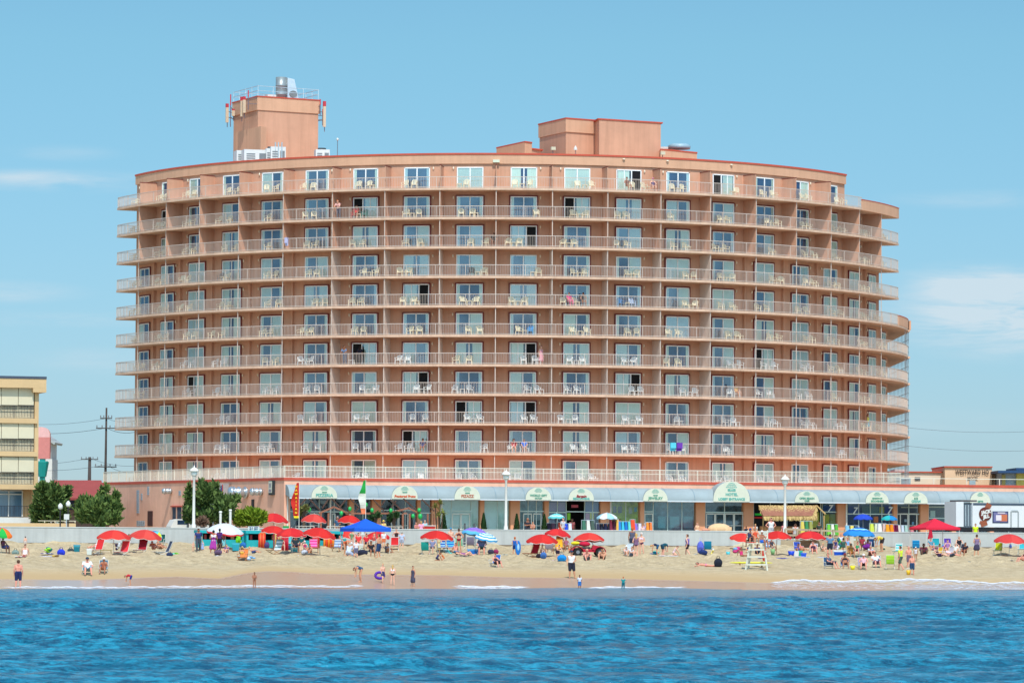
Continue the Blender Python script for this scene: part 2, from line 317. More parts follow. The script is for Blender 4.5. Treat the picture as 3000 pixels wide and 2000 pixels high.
# foam: thin washes lying on the wet sand
fm = bpy.data.materials.new('foam'); fm.use_nodes = True; nt = fm.node_tree; b = nt.nodes['Principled BSDF']; N = nt.nodes.new; L = nt.links.new
b.inputs['Base Color'].default_value = (.86, .89, .93, 1); b.inputs['Roughness'].default_value = .5
g = N('ShaderNodeNewGeometry'); af = N('ShaderNodeAttribute'); af.attribute_name = 'dens'
mp = N('ShaderNodeMapping'); mp.inputs['Scale'].default_value = (1, 1.0, 1); L(g.outputs['Position'], mp.inputs[0])
n1 = N('ShaderNodeTexNoise'); n1.inputs['Scale'].default_value = 2.1; n1.inputs['Detail'].default_value = 8; n1.inputs['Roughness'].default_value = .78; n1.inputs['Distortion'].default_value = .7; L(mp.outputs[0], n1.inputs[0])
s1 = N('ShaderNodeMath'); s1.operation = 'ADD'; L(n1.outputs[0], s1.inputs[0]); L(af.outputs['Fac'], s1.inputs[1])
mr = N('ShaderNodeMapRange'); mr.inputs[1].default_value = .86; mr.inputs[2].default_value = 1.10; L(s1.outputs[0], mr.inputs[0]); L(mr.outputs[0], b.inputs['Alpha'])
def foam(name, pts, lift=.03, dens=.6, front=.5):
    """pts: (u, v_top, v_bottom) along the shore"""
    us = np.linspace(pts[0][0], pts[-1][0], int(abs(pts[-1][0]-pts[0][0])/7)+2)
    vt = np.interp(us, [p[0] for p in pts], [p[1] for p in pts])+1.2*np.sin(us/17)+.8*np.sin(us/7+1); vb = np.interp(us, [p[0] for p in pts], [p[2] for p in pts])
    K = 14; vs = []; fs = []; dn_ = []
    for u_, a_, c_ in zip(us, vt, vb):
        A_ = GP(u_, a_); B_ = GP(u_, c_)
        for j in range(K+1):
            t = j/K; p = A_.lerp(B_, t); ed = min(1, (u_-us[0])/60, (us[-1]-u_)/60) if front < .9 else 1
            vs.append((p.x, p.y, max(zs(p.x, p.y), 0)+lift)); dn_.append((dens+front*math.exp(-t*9))*max(0, ed)*(1 if 0 < j < K else .0))
    for i in range(len(us)-1):
        for j in range(K): a_ = i*(K+1)+j; fs.append((a_, a_+1, a_+K+2, a_+K+1))
    me = bpy.data.meshes.new(name); me.from_pydata(vs, [], fs); me.materials.append(fm)
    at = me.attributes.new('dens', 'FLOAT', 'POINT'); at.data.foreach_set('value', np.array(dn_, np.float32))
    o = bpy.data.objects.new(name, me); C.objects.link(o); tag(o, kind='structure'); return o
foam('sea_foam', [(2210, 1711, 1728), (2300, 1700, 1735), (2360, 1696, 1736), (2440, 1701, 1736), (2500, 1699, 1736), (2640, 1697, 1736), (2660, 1693, 1736), (2800, 1698, 1737), (2900, 1706, 1738), (3080, 1702, 1738)], dens=.38, front=.42, lift=.06)
foam('sea_foam', [(-30, 1720, 1725), (300, 1721, 1727), (500, 1719, 1726), (760, 1716, 1723), (1000, 1718, 1724), (1110, 1714, 1720)], dens=.46, front=.36, lift=.07)
foam('sea_foam', [(1290, 1718, 1728), (1480, 1719, 1728), (1590, 1720, 1728)], dens=.50, front=.3, lift=.08)
foam('sea_foam', [(1680, 1722, 1730), (1800, 1720, 1730), (2050, 1722, 1731)], dens=.50, front=.3, lift=.08)

# ground behind the wall
gmb = MB(); 
def fr(x, off): return 303+off+TA*max(-200, min(200, x))
pv = [(-2500, fr(-2500,.6)), (-200, fr(-200,.6)), (200, fr(200,.6)), (2500, fr(2500,.6)), (2500, 3500), (-2500, 3500)]
gmb.prism(pv, 1.5, 3.19)
gr = gmb.build('ground', mat('ground_dirt', (176, 160, 132), .9, .15, .5)); tag(gr, kind='structure')
bw = MB().prism([(-120, fr(-120,.62)), (120, fr(120,.62)), (120, fr(120,23)), (-120, fr(-120,23))], 3.0, 3.2)
tag(bw.build('boardwalk', mat('boardwalk_planks', (170, 150, 125), .8, .2, 2, vscale=(1, 14, 1))), kind='structure')
# ================================================================ the hotel
X0, Y0, RB, RW, DT = -1.0753, 376.03, 40.793, 38.792, .125413
def zk(k): return HC+7.06+(k-2)*2.65
def AP(t, r, z): return Vector((X0+r*math.sin(t), Y0-r*math.cos(t), z))
def ring(mb, t0, t1, r0, r1, z0, z1, mi=0, step=.0157):
    n = max(1, int(round((t1-t0)/step))); vs = []; fs = []
    for i in range(n+1):
        t = t0+(t1-t0)*i/n; vs += [AP(t, r0, z0), AP(t, r1, z0), AP(t, r1, z1), AP(t, r0, z1)]
    for i in range(n):
        a = i*4; b = a+4
        for j in range(4): fs.append((a+j, a+(j+1) % 4, b+(j+1) % 4, b+j))
    fs += [(0,3,2,1), (n*4, n*4+1, n*4+2, n*4+3)]
    mb.add(vs, fs, mi)
STUCCO = mat('stucco_terracotta', (208, 159, 131), .9, .09, .35, bump=.25, bscale=30, spec=.15, streak=.3)
STUCCO2 = mat('stucco_pale', (216, 168, 136), .9, .07, .4, spec=.15, streak=.25)
SLABM = mat('slab_concrete', (216, 182, 156), .85, .12, .9, spec=.2, streak=.35)
RED = mat('trim_red', (196, 84, 62), .7, .1, 1)
MAROON = mat('trim_maroon', (118, 38, 36), .6, .1, 2)
WHITE = mat('white_frame', (244, 246, 244), .45, .04, 3)
RAILM = mat('rail_paint', (208, 192, 178), .45, .04, 3)
PANEL = mat('divider_grey', (206, 184, 168), .85, .1, 3, vscale=(6, 6, 1))
DARKIN = mat('painted_dark_room', (52, 74, 116), .6, .3, 1)  # flat backing sheet, darkness of the unlit room painted in
BLACKIN = mat('painted_black_room', (6, 7, 10), .8, 0)  # black sheet painted as the unlit room behind an open door
CURT = mat('curtain_green', (236, 244, 226), .9, .12, 4, vscale=(8, 8, .3))
CURT2 = mat('curtain_blue', (216, 236, 238), .9, .12, 4, vscale=(8, 8, .3))
GLASS = bpy.data.materials.new('window_glass'); GLASS.use_nodes = True; nt = GLASS.node_tree; nt.nodes.clear(); N = nt.nodes.new; L = nt.links.new
tr = N('ShaderNodeBsdfTransparent'); tr.inputs[0].default_value = (.93, .98, .98, 1); gl = N('ShaderNodeBsdfGlossy'); gl.inputs[0].default_value = (.32, .42, .54, 1); gl.inputs['Roughness'].default_value = .06
ms = N('ShaderNodeMixShader'); g = N('ShaderNodeNewGeometry'); nn = N('ShaderNodeTexNoise'); nn.inputs['Scale'].default_value = .23; nn.inputs['Detail'].default_value = 1
mr = N('ShaderNodeMapRange'); mr.inputs[1].default_value = .35; mr.inputs[2].default_value = .65; mr.inputs[3].default_value = .16; mr.inputs[4].default_value = .40
L(g.outputs['Position'], nn.inputs[0]); L(nn.outputs[0], mr.inputs[0]); mb_ = N('ShaderNodeMath'); mb_.operation = 'MULTIPLY'; mi_ = N('ShaderNodeMath'); mi_.operation = 'SUBTRACT'; mi_.inputs[0].default_value = 1; L(g.outputs['Backfacing'], mi_.inputs[1]); L(mi_.outputs[0], mb_.inputs[1]); L(mr.outputs[0], mb_.inputs[0]); L(mb_.outputs[0], ms.inputs[0]); L(tr.outputs[0], ms.inputs[1]); L(gl.outputs[0], ms.inputs[2])
o_ = N('ShaderNodeOutputMaterial'); L(ms.outputs[0], o_.inputs[0])

hotel = empty('hotel', (X0, Y0-RW, 8.1), 0, 'curved eleven storey terracotta hotel with rows of railed balconies', 'hotel')
hotel.location = (0, 0, 0)
TL, TR, TLOW, TTOP = -1.141, 1.256, 1.42, 1.004
ZT = 8.1                                                 # terrace floor
ROOF = PX(1400, 449, 337.4).z
def body(mb, t1, z0, z1, xb):
    n = 80; poly = [(AP(TL+(t1-TL)*i/n, RW, 0).x, AP(TL+(t1-TL)*i/n, RW, 0).y) for i in range(n+1)]
    poly += [(xb, 390), (-30, 390)]
    mb.prism(poly, z0, z1)
mb = MB(); body(mb, TLOW, ZT-.3, zk(7)-.1, 35.5); body(mb, TR, zk(7)-.1, zk(11)-.1, 31.5); body(mb, TTOP, zk(11)-.1, ROOF-.16, 27)
mb.build('wall', STUCCO, hotel)
mb = MB(); ring(mb, TL-.0005, TTOP+.0005, RW-.3, RW+.16, ROOF-.98, ROOF-.16, 0); mb.build('parapet', STUCCO2, hotel)
mb = MB(); ring(mb, TL-.002, TTOP+.002, RW-.4, RW+.22, ROOF-.16, ROOF, 0)
a0 = AP(TTOP, RW, 0); mb.build('roof_trim', RED, hotel)
for k in range(2, 12):
    mb = MB(); z = zk(k)
    if k <= 7: ring(mb, TL, 1.56, 33, RB, z-.1, z+.1)
    else: ring(mb, TL, 1.252, 33, RB, z-.1, z+.1)
    if k <= 7: mb.box((38.2, 381.8, z-.004), (2.9, 20.6, .186))
    mb.build('balcony_slab', SLABM, hotel)
# solid parapets at the right hand ends of the seventh and the eleventh slab
mb = MB(); ring(mb, 1.254, 1.56, RB-.15, RB+.02, zk(7)+.1, zk(7)+1.0); mb.box((39.66, 381.8, zk(7)+.55), (.17, 20.6, .9)); mb.build('parapet', STUCCO2, hotel)
mb = MB(); ring(mb, 1.253, 1.561, RB-.17, RB+.04, zk(7)+1.0, zk(7)+1.07); mb.build('roof_trim', RED, hotel)
mb = MB(); ring(mb, 1.0, 1.252, RB-.15, RB+.02, zk(11)-.12, zk(11)+.85); e0, e1 = AP(1.252, RB-.1, 0), AP(1.252, 33, 0)
mb.bar((e0.x, e0.y, zk(11)+.35), (e1.x, e1.y, zk(11)+.35), .15, .95); mb.build('parapet', STUCCO2, hotel)
mb = MB(); ring(mb, .999, 1.254, RB-.17, RB+.04, zk(11)+.85, zk(11)+.93); mb.build('roof_trim', RED, hotel)

def railing(t0, t1, z, name='railing', ends=True, R_=RB-.06, hgt=1.02, par=None):
    mb = MB(); ring(mb, t0, t1, R_-.025, R_+.025, z+hgt-.05, z+hgt); ring(mb, t0, t1, R_-.02, R_+.02, z+.07, z+.11)
    n = int((t1-t0)*R_/.15)
    for i in range(n+1):
        t = t0+(t1-t0)*i/n; p = AP(t, R_, 0); big = i % 18 == 0; w = .05 if big else .02
        mb.box((p.x, p.y, z+hgt/2), (w, w, hgt-.04), t)
    if ends:
        for t in (t0,):
            a, b = AP(t, R_, 0), AP(t, RW+.05, 0)
            for h in (hgt-.03, .09): mb.bar((a.x, a.y, z+h), (b.x, b.y, z+h), .04)
            for j in range(14):
                q = a.lerp(b, j/14); mb.box((q.x, q.y, z+hgt/2), (.02, .02, hgt-.04), t)
    return mb.build(name, RAILM, hotel)
for k in range(2, 12):
    z = zk(k)+.1
    railing(TL+.002, 1.0 if k == 11 else (1.556 if k < 7 else 1.25), z, ends=True)
# open screens of the rear gallery at the right hand end
mb = MB()
for k in range(1, 7):
    z0 = (zk(k) if k > 1 else ZT)+.1; z1 = zk(k+1)-.1
    for j in range(15): mb.box((39.6, 372.5+j*1.35, (z0+z1)/2), (.05, .05, z1-z0))
    for h in (.5, 1.02, 1.7): mb.box((39.6, 382, z0+h), (.04, 19.5, .04))
    for j in range(4):
        p = AP(1.36+j*.06, RB-.08, 0); mb.box((p.x, p.y, (z0+z1)/2), (.04, .04, z1-z0))
mb.build('gallery_screen', mat('screen_metal', (150, 160, 165), .5, .1), hotel)
# slender posts from the terrace to the eleventh slab
POST = [-1.0138+DT*i for i in range(18)]
for t in POST:
    p = AP(t, RB-.16, 0); MB().box((p.x, p.y, (ZT+zk(11)-.1)/2), (.06, .06, zk(11)-.1-ZT), t).build('post', RAILM, hotel)
# partitions between the rooms
def part_mesh(name, h, d, m, th=.09):
    return MB().box((0, -d/2, h/2), (th, d, h)).mesh(name, m)
full = part_mesh('divider', 2.44, 1.86, STUCCO); low = part_mesh('divider', 2.4, 1.80, PANEL)
tm = MB().box((0, -.9, 1.03), (.08, 1.8, 2.06)).box((0, -.9, 2.09), (.12, 1.84, .06), mi=1).mesh('divider', [STUCCO, MAROON])
nd = 0
for k in range(1, 12):
    z = (zk(k) if k > 1 else ZT)+.1
    for i, t in enumerate(POST):
        if k >= 9 or (5 <= i <= 12 and k > 1):
            if k == 11 and (i > 15): continue
            p = AP(t, RW-.02, z); put('divider', tm if k == 11 else full if k >= 9 else low, hotel, LM(*p, t)); nd += 1
for k in range(2, 11):                                  # shallow pilasters between rooms
    pass
for i, t in enumerate(POST):
    if not 5 <= i <= 12:
        mb = MB(); ring(mb, t-.002, t+.002, RW-.05, RW+.28, ZT, zk(9)-.1); mb.build('wall_fin', STUCCO, hotel)

# sliding glass doors
def door_meshes(trim, state):
    """state: l / r = curtain over one half, b = both, n = none, L / R = that half stands open (black)"""
    w, h = 2.40, 2.04; mb = MB()
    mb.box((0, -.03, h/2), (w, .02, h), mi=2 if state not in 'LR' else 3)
    for x in (-w/2+.04, w/2-.04): mb.box((x, -.06, h/2), (.09, .09, h))
    mb.box((0, -.06, h-.04), (w, .09, .09)); mb.box((0, -.06, .03), (w, .09, .06))
    xm = {'L': -.25, 'R': .25}.get(state, 0); mb.box((xm, -.065, h/2), (.10, .08, h-.1))
    if state == 'L': mb.box((.45, -.07, h/2), (.07, .07, h-.1))
    if state == 'R': mb.box((-.45, -.07, h/2), (.07, .07, h-.1))
    if trim:
        for x in (-w/2-.06, w/2+.06): mb.box((x, -.04, h/2+.05), (.12, .10, h+.1), mi=1)
        mb.box((0, -.04, h+.06), (w, .10, .12), mi=1)
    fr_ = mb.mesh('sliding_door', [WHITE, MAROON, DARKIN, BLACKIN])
    mg = MB()
    if state == 'L': rng_ = [(-.2, w/2-.08)]
    elif state == 'R': rng_ = [(-w/2+.08, .2)]
    else: rng_ = [(-w/2+.08, -.05), (.05, w/2-.08)]
    for a, c in rng_: mg.box(((a+c)/2, -.062, h/2), (c-a, .008, h-.14))
    pn = mg.mesh('pane', GLASS)
    mc = MB()
    def wav(a, c):
        n = int((c-a)/.07)+1
        for i in range(n):
            x = a+(c-a)*(i+.5)/n; mc.box((x, -.048-.004*(i % 2), h/2), ((c-a)/n-.001, .006, h-.16))
    if state == 'l': wav(-w/2+.09, -.1); wav(w/2-.32, w/2-.09)
    if state == 'r': wav(.1, w/2-.09); wav(-w/2+.09, -w/2+.3)
    if state == 'b': wav(-w/2+.09, -.06); wav(.06, w/2-.09)
    if state == 'n': wav(-w/2+.09, -w/2+.32); wav(w/2-.32, w/2-.09)
    if state == 'c': wav(-w/2+.09, -.28); wav(.3, w/2-.09)
    if state in 'LR': mc.box(((.5 if state == 'L' else -.5), -.045, h/2), (1.1, .004, h-.16))
    cu = mc.mesh('curtain', CURT) if mc.v else None
    cu2 = mc.mesh('curtain', CURT2) if mc.v else None
    return fr_, pn, cu, cu2
DM = {(tr_, s): door_meshes(tr_, s) for tr_ in (0, 1) for s in 'lrbncLR'}
# what is seen in the photograph, rows from the eleventh (top) down, nineteen doors from the left
ROWS = {11: 'nnlnlnnnbcbRnLnrnnb', 10: 'LLnlnnLnnnLclrnncLn', 9: 'RRncnncrrRnrcnrncRn', 8: 'nlbclrncrrnrbrbrlbb',
        7: 'nlbclcnRncnnrbrlbcb', 6: 'llbcrnnnrnlnbrcbclb', 5: 'nlbcrnLlcRclnrLbrcb', 4: 'ncLcbnrRnlnRcnrbrlb', 3: 'ncbnclbnLRcbnnrnbcb',
        2: 'nbcnlcnLrnclrncbclb', 1: 'nbcnlcrbnlrbncbrbcl'}
doors = []
for k in range(1, 12):
    z = (zk(k) if k > 1 else ZT)+.1
    for i in range(20 if 2 <= k <= 6 else 19):
        s = ROWS[k][i] if i < 19 else 'b'
        t = -1.0755+DT*i
        if k == 11 and i > 16: continue
        trim = 0 if k in (11,) or (k == 8 and i in (5, 7, 8, 9, 11, 16)) or (k == 1 and i % 3 == 0) or (k == 4 and i == 6) else 1
        doors.append((abs(t-.0), k, i, t, z, s, trim))
doors.sort()
rest = {}
for n_, (_, k, i, t, z, s, trim) in enumerate(doors):
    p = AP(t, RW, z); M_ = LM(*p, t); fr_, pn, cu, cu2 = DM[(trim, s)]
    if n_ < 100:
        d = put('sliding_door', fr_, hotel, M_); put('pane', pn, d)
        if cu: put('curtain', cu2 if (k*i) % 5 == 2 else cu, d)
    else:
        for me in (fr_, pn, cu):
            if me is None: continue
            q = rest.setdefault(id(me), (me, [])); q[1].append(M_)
bmr = bmesh.new(); slots = [WHITE, MAROON, DARKIN, BLACKIN, GLASS, CURT]
for me, Ms in rest.values():
    off = [slots.index(m) for m in me.materials]
    for M_ in Ms:
        b0 = bmesh.new(); b0.from_mesh(me); b0.transform(M_)
        tmp = bpy.data.meshes.new('t'); 
        for f_ in b0.faces: f_.material_index = off[f_.material_index]
        b0.to_mesh(tmp); b0.free(); bmr.from_mesh(tmp); bpy.data.meshes.remove(tmp)
me = bpy.data.meshes.new('sliding_door'); bmr.to_mesh(me); bmr.free()
for m in slots: me.materials.append(m)
o = put('sliding_door', me, hotel); o['kind'] = 'stuff'
# wall lamps, one beside each door
lm_me = MB().ell((0, -.09, 0), (.07, .07, .13), 8, 6).box((0, -.03, -.12), (.06, .06, .06)).mesh('wall_lamp', mat('lamp_glass', (240, 226, 200), .4, 0))
lamps = []
for (_, k, i, t, z, s, trim) in doors:
    if k == 1: continue
    t2 = t+(1.52/RW if i % 2 else -1.52/RW); lamps.append(LM(*AP(t2, RW, z+1.95), t2))
for M_ in lamps[:100]: put('wall_lamp', lm_me, hotel, M_)
b1 = bmesh.new()
for M_ in lamps[100:]:
    n0 = len(b1.verts); b1.from_mesh(lm_me); b1.verts.ensure_lookup_table()
    bmesh.ops.transform(b1, matrix=M_, verts=b1.verts[n0:])
me = bpy.data.meshes.new('wall_lamp'); b1.to_mesh(me); b1.free(); me.materials.append(MATS['lamp_glass']); o = put('wall_lamp', me, hotel); o['kind'] = 'stuff'

# roof structures of the hotel
def box4(mb, c, l, r, depth, z0, z1, mi=0):             # c nearest corner, l and r the far ends of its two visible faces
    q = [(c.x, c.y), (r.x, r.y), (r.x+l.x-c.x, r.y+l.y-c.y), (l.x, l.y)]
    mb.prism(q, z0, z1, mi)
def block(uc, ul, ur, vtop, Yc, Yl, Yr, cap=.5, band=True):
    c, l, r = PX(uc, vtop, Yc), PX(ul, vtop, Yl), PX(ur, vtop, Yr); zt = c.z
    b0 = MB(); box4(b0, c, l, r, 0, ROOF-1.5, zt-.12); b0.build('roof_block', STUCCO, hotel)
    def ex(p, k):
        m = (l+r)/2; d = Vector((p.x-m.x, p.y-m.y, 0)); return p+d.normalized()*k
    if band:
        b1 = MB(); box4(b1, ex(c,.14), ex(l,.14), ex(r,.14), 0, zt-1.35, zt-.12); b1.build('parapet', STUCCO2, hotel)
    b2 = MB(); box4(b2, ex(c,.2), ex(l,.2), ex(r,.2), 0, zt-.12, zt); b2.build('roof_trim', RED, hotel)
    return c, l, r, zt
tc_, tl_, tr_, tz = block(756, 685, 933, 281, 352, 357.4, 355.0)
block(1658, 1581, 1757, 345, 352.0, 357.4, 354.0)
block(1755.6, 1738, 1936, 347, 351.6, 354.6, 354.6, band=False)
block(1536, 1457, 1556, 414, 351, 356.5, 351.8)
block(1556.5, 1550, 1586, 434, 351.9, 354, 353, band=False)
block(1937, 1934, 2038, 436, 353, 358, 356)
# lower wing against the left tower
c, l, r = PX(764, 370, 350.6), PX(690, 388, 355.8), PX(781, 370, 351.4)
b0 = MB(); box4(b0, c, l, r, 0, ROOF-1, c.z); b0.build('roof_block', STUCCO2, hotel)
# guard rail on the tower
STEEL = mat('galvanised_steel', (196, 206, 212), .35, .15, 3, metal=.5)
b0 = MB()
cs = [tc_, tr_, Vector((tr_.x+tl_.x-tc_.x, tr_.y+tl_.y-tc_.y, 0)), tl_]
for i in range(4):
    a, b_ = cs[i], cs[(i+1) % 4]
    for h in (.5, .95): b0.bar((a.x, a.y, tz+h), (b_.x, b_.y, tz+h), .05)
    for j in range(4): q = a.lerp(b_, j/4); b0.box((q.x, q.y, tz+.5), (.06, .06, 1.0))
b0.build('guard_rail', STEEL, hotel)
# ================================================================ shop building in front of the hotel
CS = 328.0
def rect(mb, u0, u1, v0, v1, c, th, mi=0, z0=None, z1=None):
    vm = (v0+v1)/2; a, b_ = PL(u0, vm, c), PL(u1, vm, c); um = (u0+u1)/2
    za = PL(um, v1, c).z if z0 is None else z0; zb = PL(um, v0, c).z if z1 is None else z1
    m = (a+b_)/2; m += Vector((-EY, EX, 0))*th/2
    mb.box((m.x, m.y, (za+zb)/2), ((b_-a).length, th, zb-za), AA, mi); return mb
def onp(u, v, c): return PL(u, v, c)
PC = PL(833, 1400, CS); PC.z = 0                        # the corner of the building
PE = PL(3120, 1400, CS); PE.z = 0
P1 = PX(300, 1415, 362); P1.z = 0
NV = Vector((-EY, EX, 0)); EV = Vector((EX, EY, 0))
ZP = 8.27
shop = empty('shop_building', (0,0,0), 0, 'long low terracotta shop arcade with pale grey barrel awning and roof terrace', 'shop building')
STL = mat('stucco_left', (236, 182, 154), .92, .10, .5, bump=.3, bscale=25, spec=.15, streak=.25)
mb = MB()
Lb = P1+Vector((3, 30, 0)); Rb_ = PE+NV*34
iw = .45                                                # header and roof: the storefronts stand below
mb.prism([(PC.x, PC.y), (PE.x, PE.y), (Rb_.x, Rb_.y), (Lb.x, Lb.y), (P1.x, P1.y)], 6.62, ZP-.17)
q0, q1 = PC+NV*6, PE+NV*6
mb.prism([(P1.x, P1.y), (PC.x, PC.y), (PC.x+EX*.55, PC.y+EY*.55), (q0.x+EX*.55, q0.y+EY*.55), (q1.x, q1.y), (Rb_.x, Rb_.y), (Lb.x, Lb.y)], 3.0, 6.62)
mb.build('wall', STL, shop)
mb = MB(); o1 = PC-NV*.06-EV*.05; o2 = PE-NV*.06
mb.prism([(o1.x, o1.y), (o2.x, o2.y), (o2.x-EY*.4, o2.y+EX*.4), (o1.x-EY*.4, o1.y+EX*.4)], ZP-.17, ZP+.06)
dl = (P1-PC).normalized(); nl = Vector((-dl.y, dl.x, 0)) 
if nl.y > 0: nl = -nl                                   # outward normal of the slanting left wall
w1 = P1+nl*.06; w0 = PC+nl*.06-EV*.0
mb.prism([(w1.x, w1.y), (w0.x, w0.y), (PC.x-nl.x*.3, PC.y-nl.y*.3), (P1.x-nl.x*.3, P1.y-nl.y*.3)], ZP-.17, ZP+.055)
mb.build('roof_trim', RED, shop)
def fence_run(a, b_, z, h, parent, name='railing', pitch=.13, big=14, m=RAILM, rails=(.05,), w=.022):
    mb = MB(); d = b_-a; n = max(1, int(d.length/pitch))
    mb.bar((a.x, a.y, z+h), (b_.x, b_.y, z+h), .05)
    for r_ in rails: mb.bar((a.x, a.y, z+r_), (b_.x, b_.y, z+r_), .035)
    for i in range(n+1):
        q = a.lerp(b_, i/n); ww = .06 if i % big == 0 else w
        mb.box((q.x, q.y, z+h/2), (ww, ww, h), math.atan2(d.y, d.x))
    return mb.build(name, m, parent)
RAILW = mat('rail_cream', (232, 226, 206), .5, .04)
pm = PL(2640, 1400, CS)
fence_run(Vector((P1.x, P1.y, 0))-nl*.12, PC-nl*.12+NV*.1, ZP+.05, 1.02, shop, pitch=.15, w=.024, m=RAILW)
fence_run(PC+NV*.12, Vector((pm.x, pm.y, 0))+NV*.12, ZP+.05, 1.02, shop, rails=(.06, .66), w=.028, m=RAILW)
fence_run(Vector((pm.x, pm.y, 0))+NV*.12, PE+NV*.12, ZP+.05, .56, shop, pitch=3.0, big=1, rails=(), m=RAILW)
# barrel awning
AWN = mat('awning_canvas', (150, 163, 165), .75, .12, .5, bump=.1, bscale=3, spec=.2)
zt = PL(900, 1419, CS).z; zb = PL(900, 1458.5, CS-1.35/EX).z
prof = [(0, zt)]+[(1.35*math.sin(a), zb+.06+(zt-zb-.06)*math.cos(a)) for a in [math.pi/2*j/10 for j in range(1, 11)]]+[(1.35, zb), (1.3, zb), (1.3, zb+.06), (0, zb+.3)]
mb = MB(); A_ = PL(836, 1440, CS); s1 = (PE-A_).dot(EV); A_.z = 0; n = len(prof); vs = []; NS = 60
for j in range(NS+1):
    for o_, z in prof:
        q = A_+EV*(s1*j/NS)-NV*o_; vs.append((q.x, q.y, z))
fs = [(j*n+i, (j+1)*n+i, (j+1)*n+(i+1) % n, j*n+(i+1) % n) for j in range(NS) for i in range(n)]+[tuple(range(n)), tuple(range(NS*n+n-1, NS*n-1, -1))]
mb.add(vs, fs)
for j in range(1, 28):
    q0_ = A_+EV*(s1*j/28); 
    for i in range(10):
        (o0, z0_), (o1_, z1_) = prof[i], prof[i+1]; p0_ = q0_-NV*(o0+.012); p1_ = q0_-NV*(o1_+.012); mb.bar((p0_.x, p0_.y, z0_+.006), (p1_.x, p1_.y, z1_+.006), .05, .02, 1)
mb.build('awning', [AWN, mat('awning_seam', (128, 150, 160), .7, .1)], shop, smooth=False)
mb = MB(); 
for k_ in (0,):
    q = A_+EV*(s1/2)-NV*1.37; mb.box((q.x, q.y, zb-.0), (s1, .03, .09), AA)
mb.build('awning_valance', mat('valance', (214, 220, 222), .7, .05), shop)
# arched signs
CREAM = mat('sign_cream', (212, 214, 192), .7, .05, 2); TEAL = mat('sign_teal', (96, 176, 162), .6, .1); REDL = mat('sign_red', (190, 66, 48), .6, .1); DRK = mat('sign_dark', (42, 50, 54), .6, 0)
GRN = mat('sign_green', (96, 158, 132), .6, .1)
def arch(u0, u1, vt, vb, lines, big=False):
    ca = CS-1.45/EX; a, b_ = PL(u0, vb, ca), PL(u1, vb, ca); w = (b_-a).length; h = PL((u0+u1)/2, vt, ca).z-zb; c = (a+b_)/2
    e = put('arch_sign', MB().prism([(0,0)], 0, 0).mesh('x', CREAM) if False else None, shop)
    mb = MB(); K = 18
    pts = [(-w/2*math.cos(math.pi*i/K), h*math.sin(math.pi*i/K)**.8) for i in range(K+1)]
    vs = [(x, 0, z) for x, z in pts]+[(x, .04, z) for x, z in pts]; n_ = K+1
    mb.add(vs, [tuple(range(n_-1, -1, -1)), tuple(range(n_, 2*n_))]+[(i, i+1, n_+i+1, n_+i) for i in range(K)]+[(K, 0, n_, n_+K)], 0)
    vs = [(x*.985, .041, z*.985) for x, z in pts]+[(x*.985, 1.4, z*.985) for x, z in pts]
    mb.add(vs, [tuple(range(n_-1, -1, -1)), tuple(range(n_, 2*n_))]+[(i, i+1, n_+i+1, n_+i) for i in range(K)]+[(K, 0, n_, n_+K)], 1)
    me = mb.mesh('arch_sign', [CREAM, AWN]); bpy.data.objects.remove(e)
    e = put('arch_sign', me, shop, LM(c.x, c.y, zb+.005, AA))
    # emblem of stacked wave strokes
    mb = MB(); s_ = h*.035
    for j, ww in enumerate((.16, .24, .28, .20)):
        zz = h*(.90-.085*j)
        for i in range(6):
            x0 = -w*ww/2*1.1+w*ww*1.1*i/6; x1 = x0+w*ww*1.1/6*.8; zc = zz+.02*h*math.cos((i-2.5)*.9)
            mb.box(((x0+x1)/2, -.012, zc), (x1-x0, .02, s_))
    mb.build('emblem', TEAL, e)
    for tx, sz, zf, m, it, sx in lines:
        me = text_mesh(tx, sz, m, it, bold=.012, sx=sx); o = put('lettering', me, e, LM(0, -.02, h*zf))
        xs_ = [v.co.x for v in me.vertices]; wd_ = max(xs_)-min(xs_)
        lim = w*.84*math.sqrt(max(.05, 1-(zf)**2))
        if wd_ > lim: me.transform(Matrix.Scale(lim/wd_, 4, (1,0,0)))
    return e
arch(912.6, 988, 1421, 1458, [('GRAND', .12, .46, GRN, 0, 1), ('PIZZERIA', .36, .22, TEAL, 0, 1.05)])
arch(1148, 1223.6, 1422, 1460, [('GRAND', .12, .50, GRN, 0, 1), ('Fractured Prune', .30, .20, mat('sign_orange', (214, 92, 48), .6, .1), .2, 1)])
arch(1331.7, 1407, 1423, 1461, [('GRAND', .12, .48, GRN, 0, 1), ('PIZAZZ', .34, .24, mat('sign_rust', (186, 110, 84), .6, .1), 0, 1)])
arch(1540, 1615, 1427, 1464, [('WORLD GIFT', .26, .36, GRN, 0, 1), ('OUTLET', .18, .14, GRN, 0, 1)])
arch(1666, 1740, 1429, 1465, [('Bargain', .32, .33, mat('sign_crimson', (150, 24, 40), .6, .1), .25, 1), ('BEACHWEAR', .26, .14, TEAL, 0, 1)])
arch(1884.5, 1956, 1430, 1467.5, [('GRAND', .12, .45, GRN, 0, 1), ('JEWELRY', .32, .22, GRN, 0, 1.05)])
arch(2090, 2196.5, 1410, 1469, [('GRAND', .22, .56, TEAL, 0, 1), ('HOTEL', .34, .36, TEAL, 0, 1.1), ('LOBBY ENTRANCE', .30, .13, TEAL, 0, 1)])
arch(2329, 2399, 1438, 1473, [('OPEN BEACH', .24, .36, GRN, 0, 1), ('CAFE', .20, .14, GRN, 0, 1)])
arch(2536.6, 2603.6, 1439, 1474, [('SEVENTH ST', .18, .40, GRN, 0, 1), ('SOUVENIRS', .24, .16, GRN, 0, 1)])
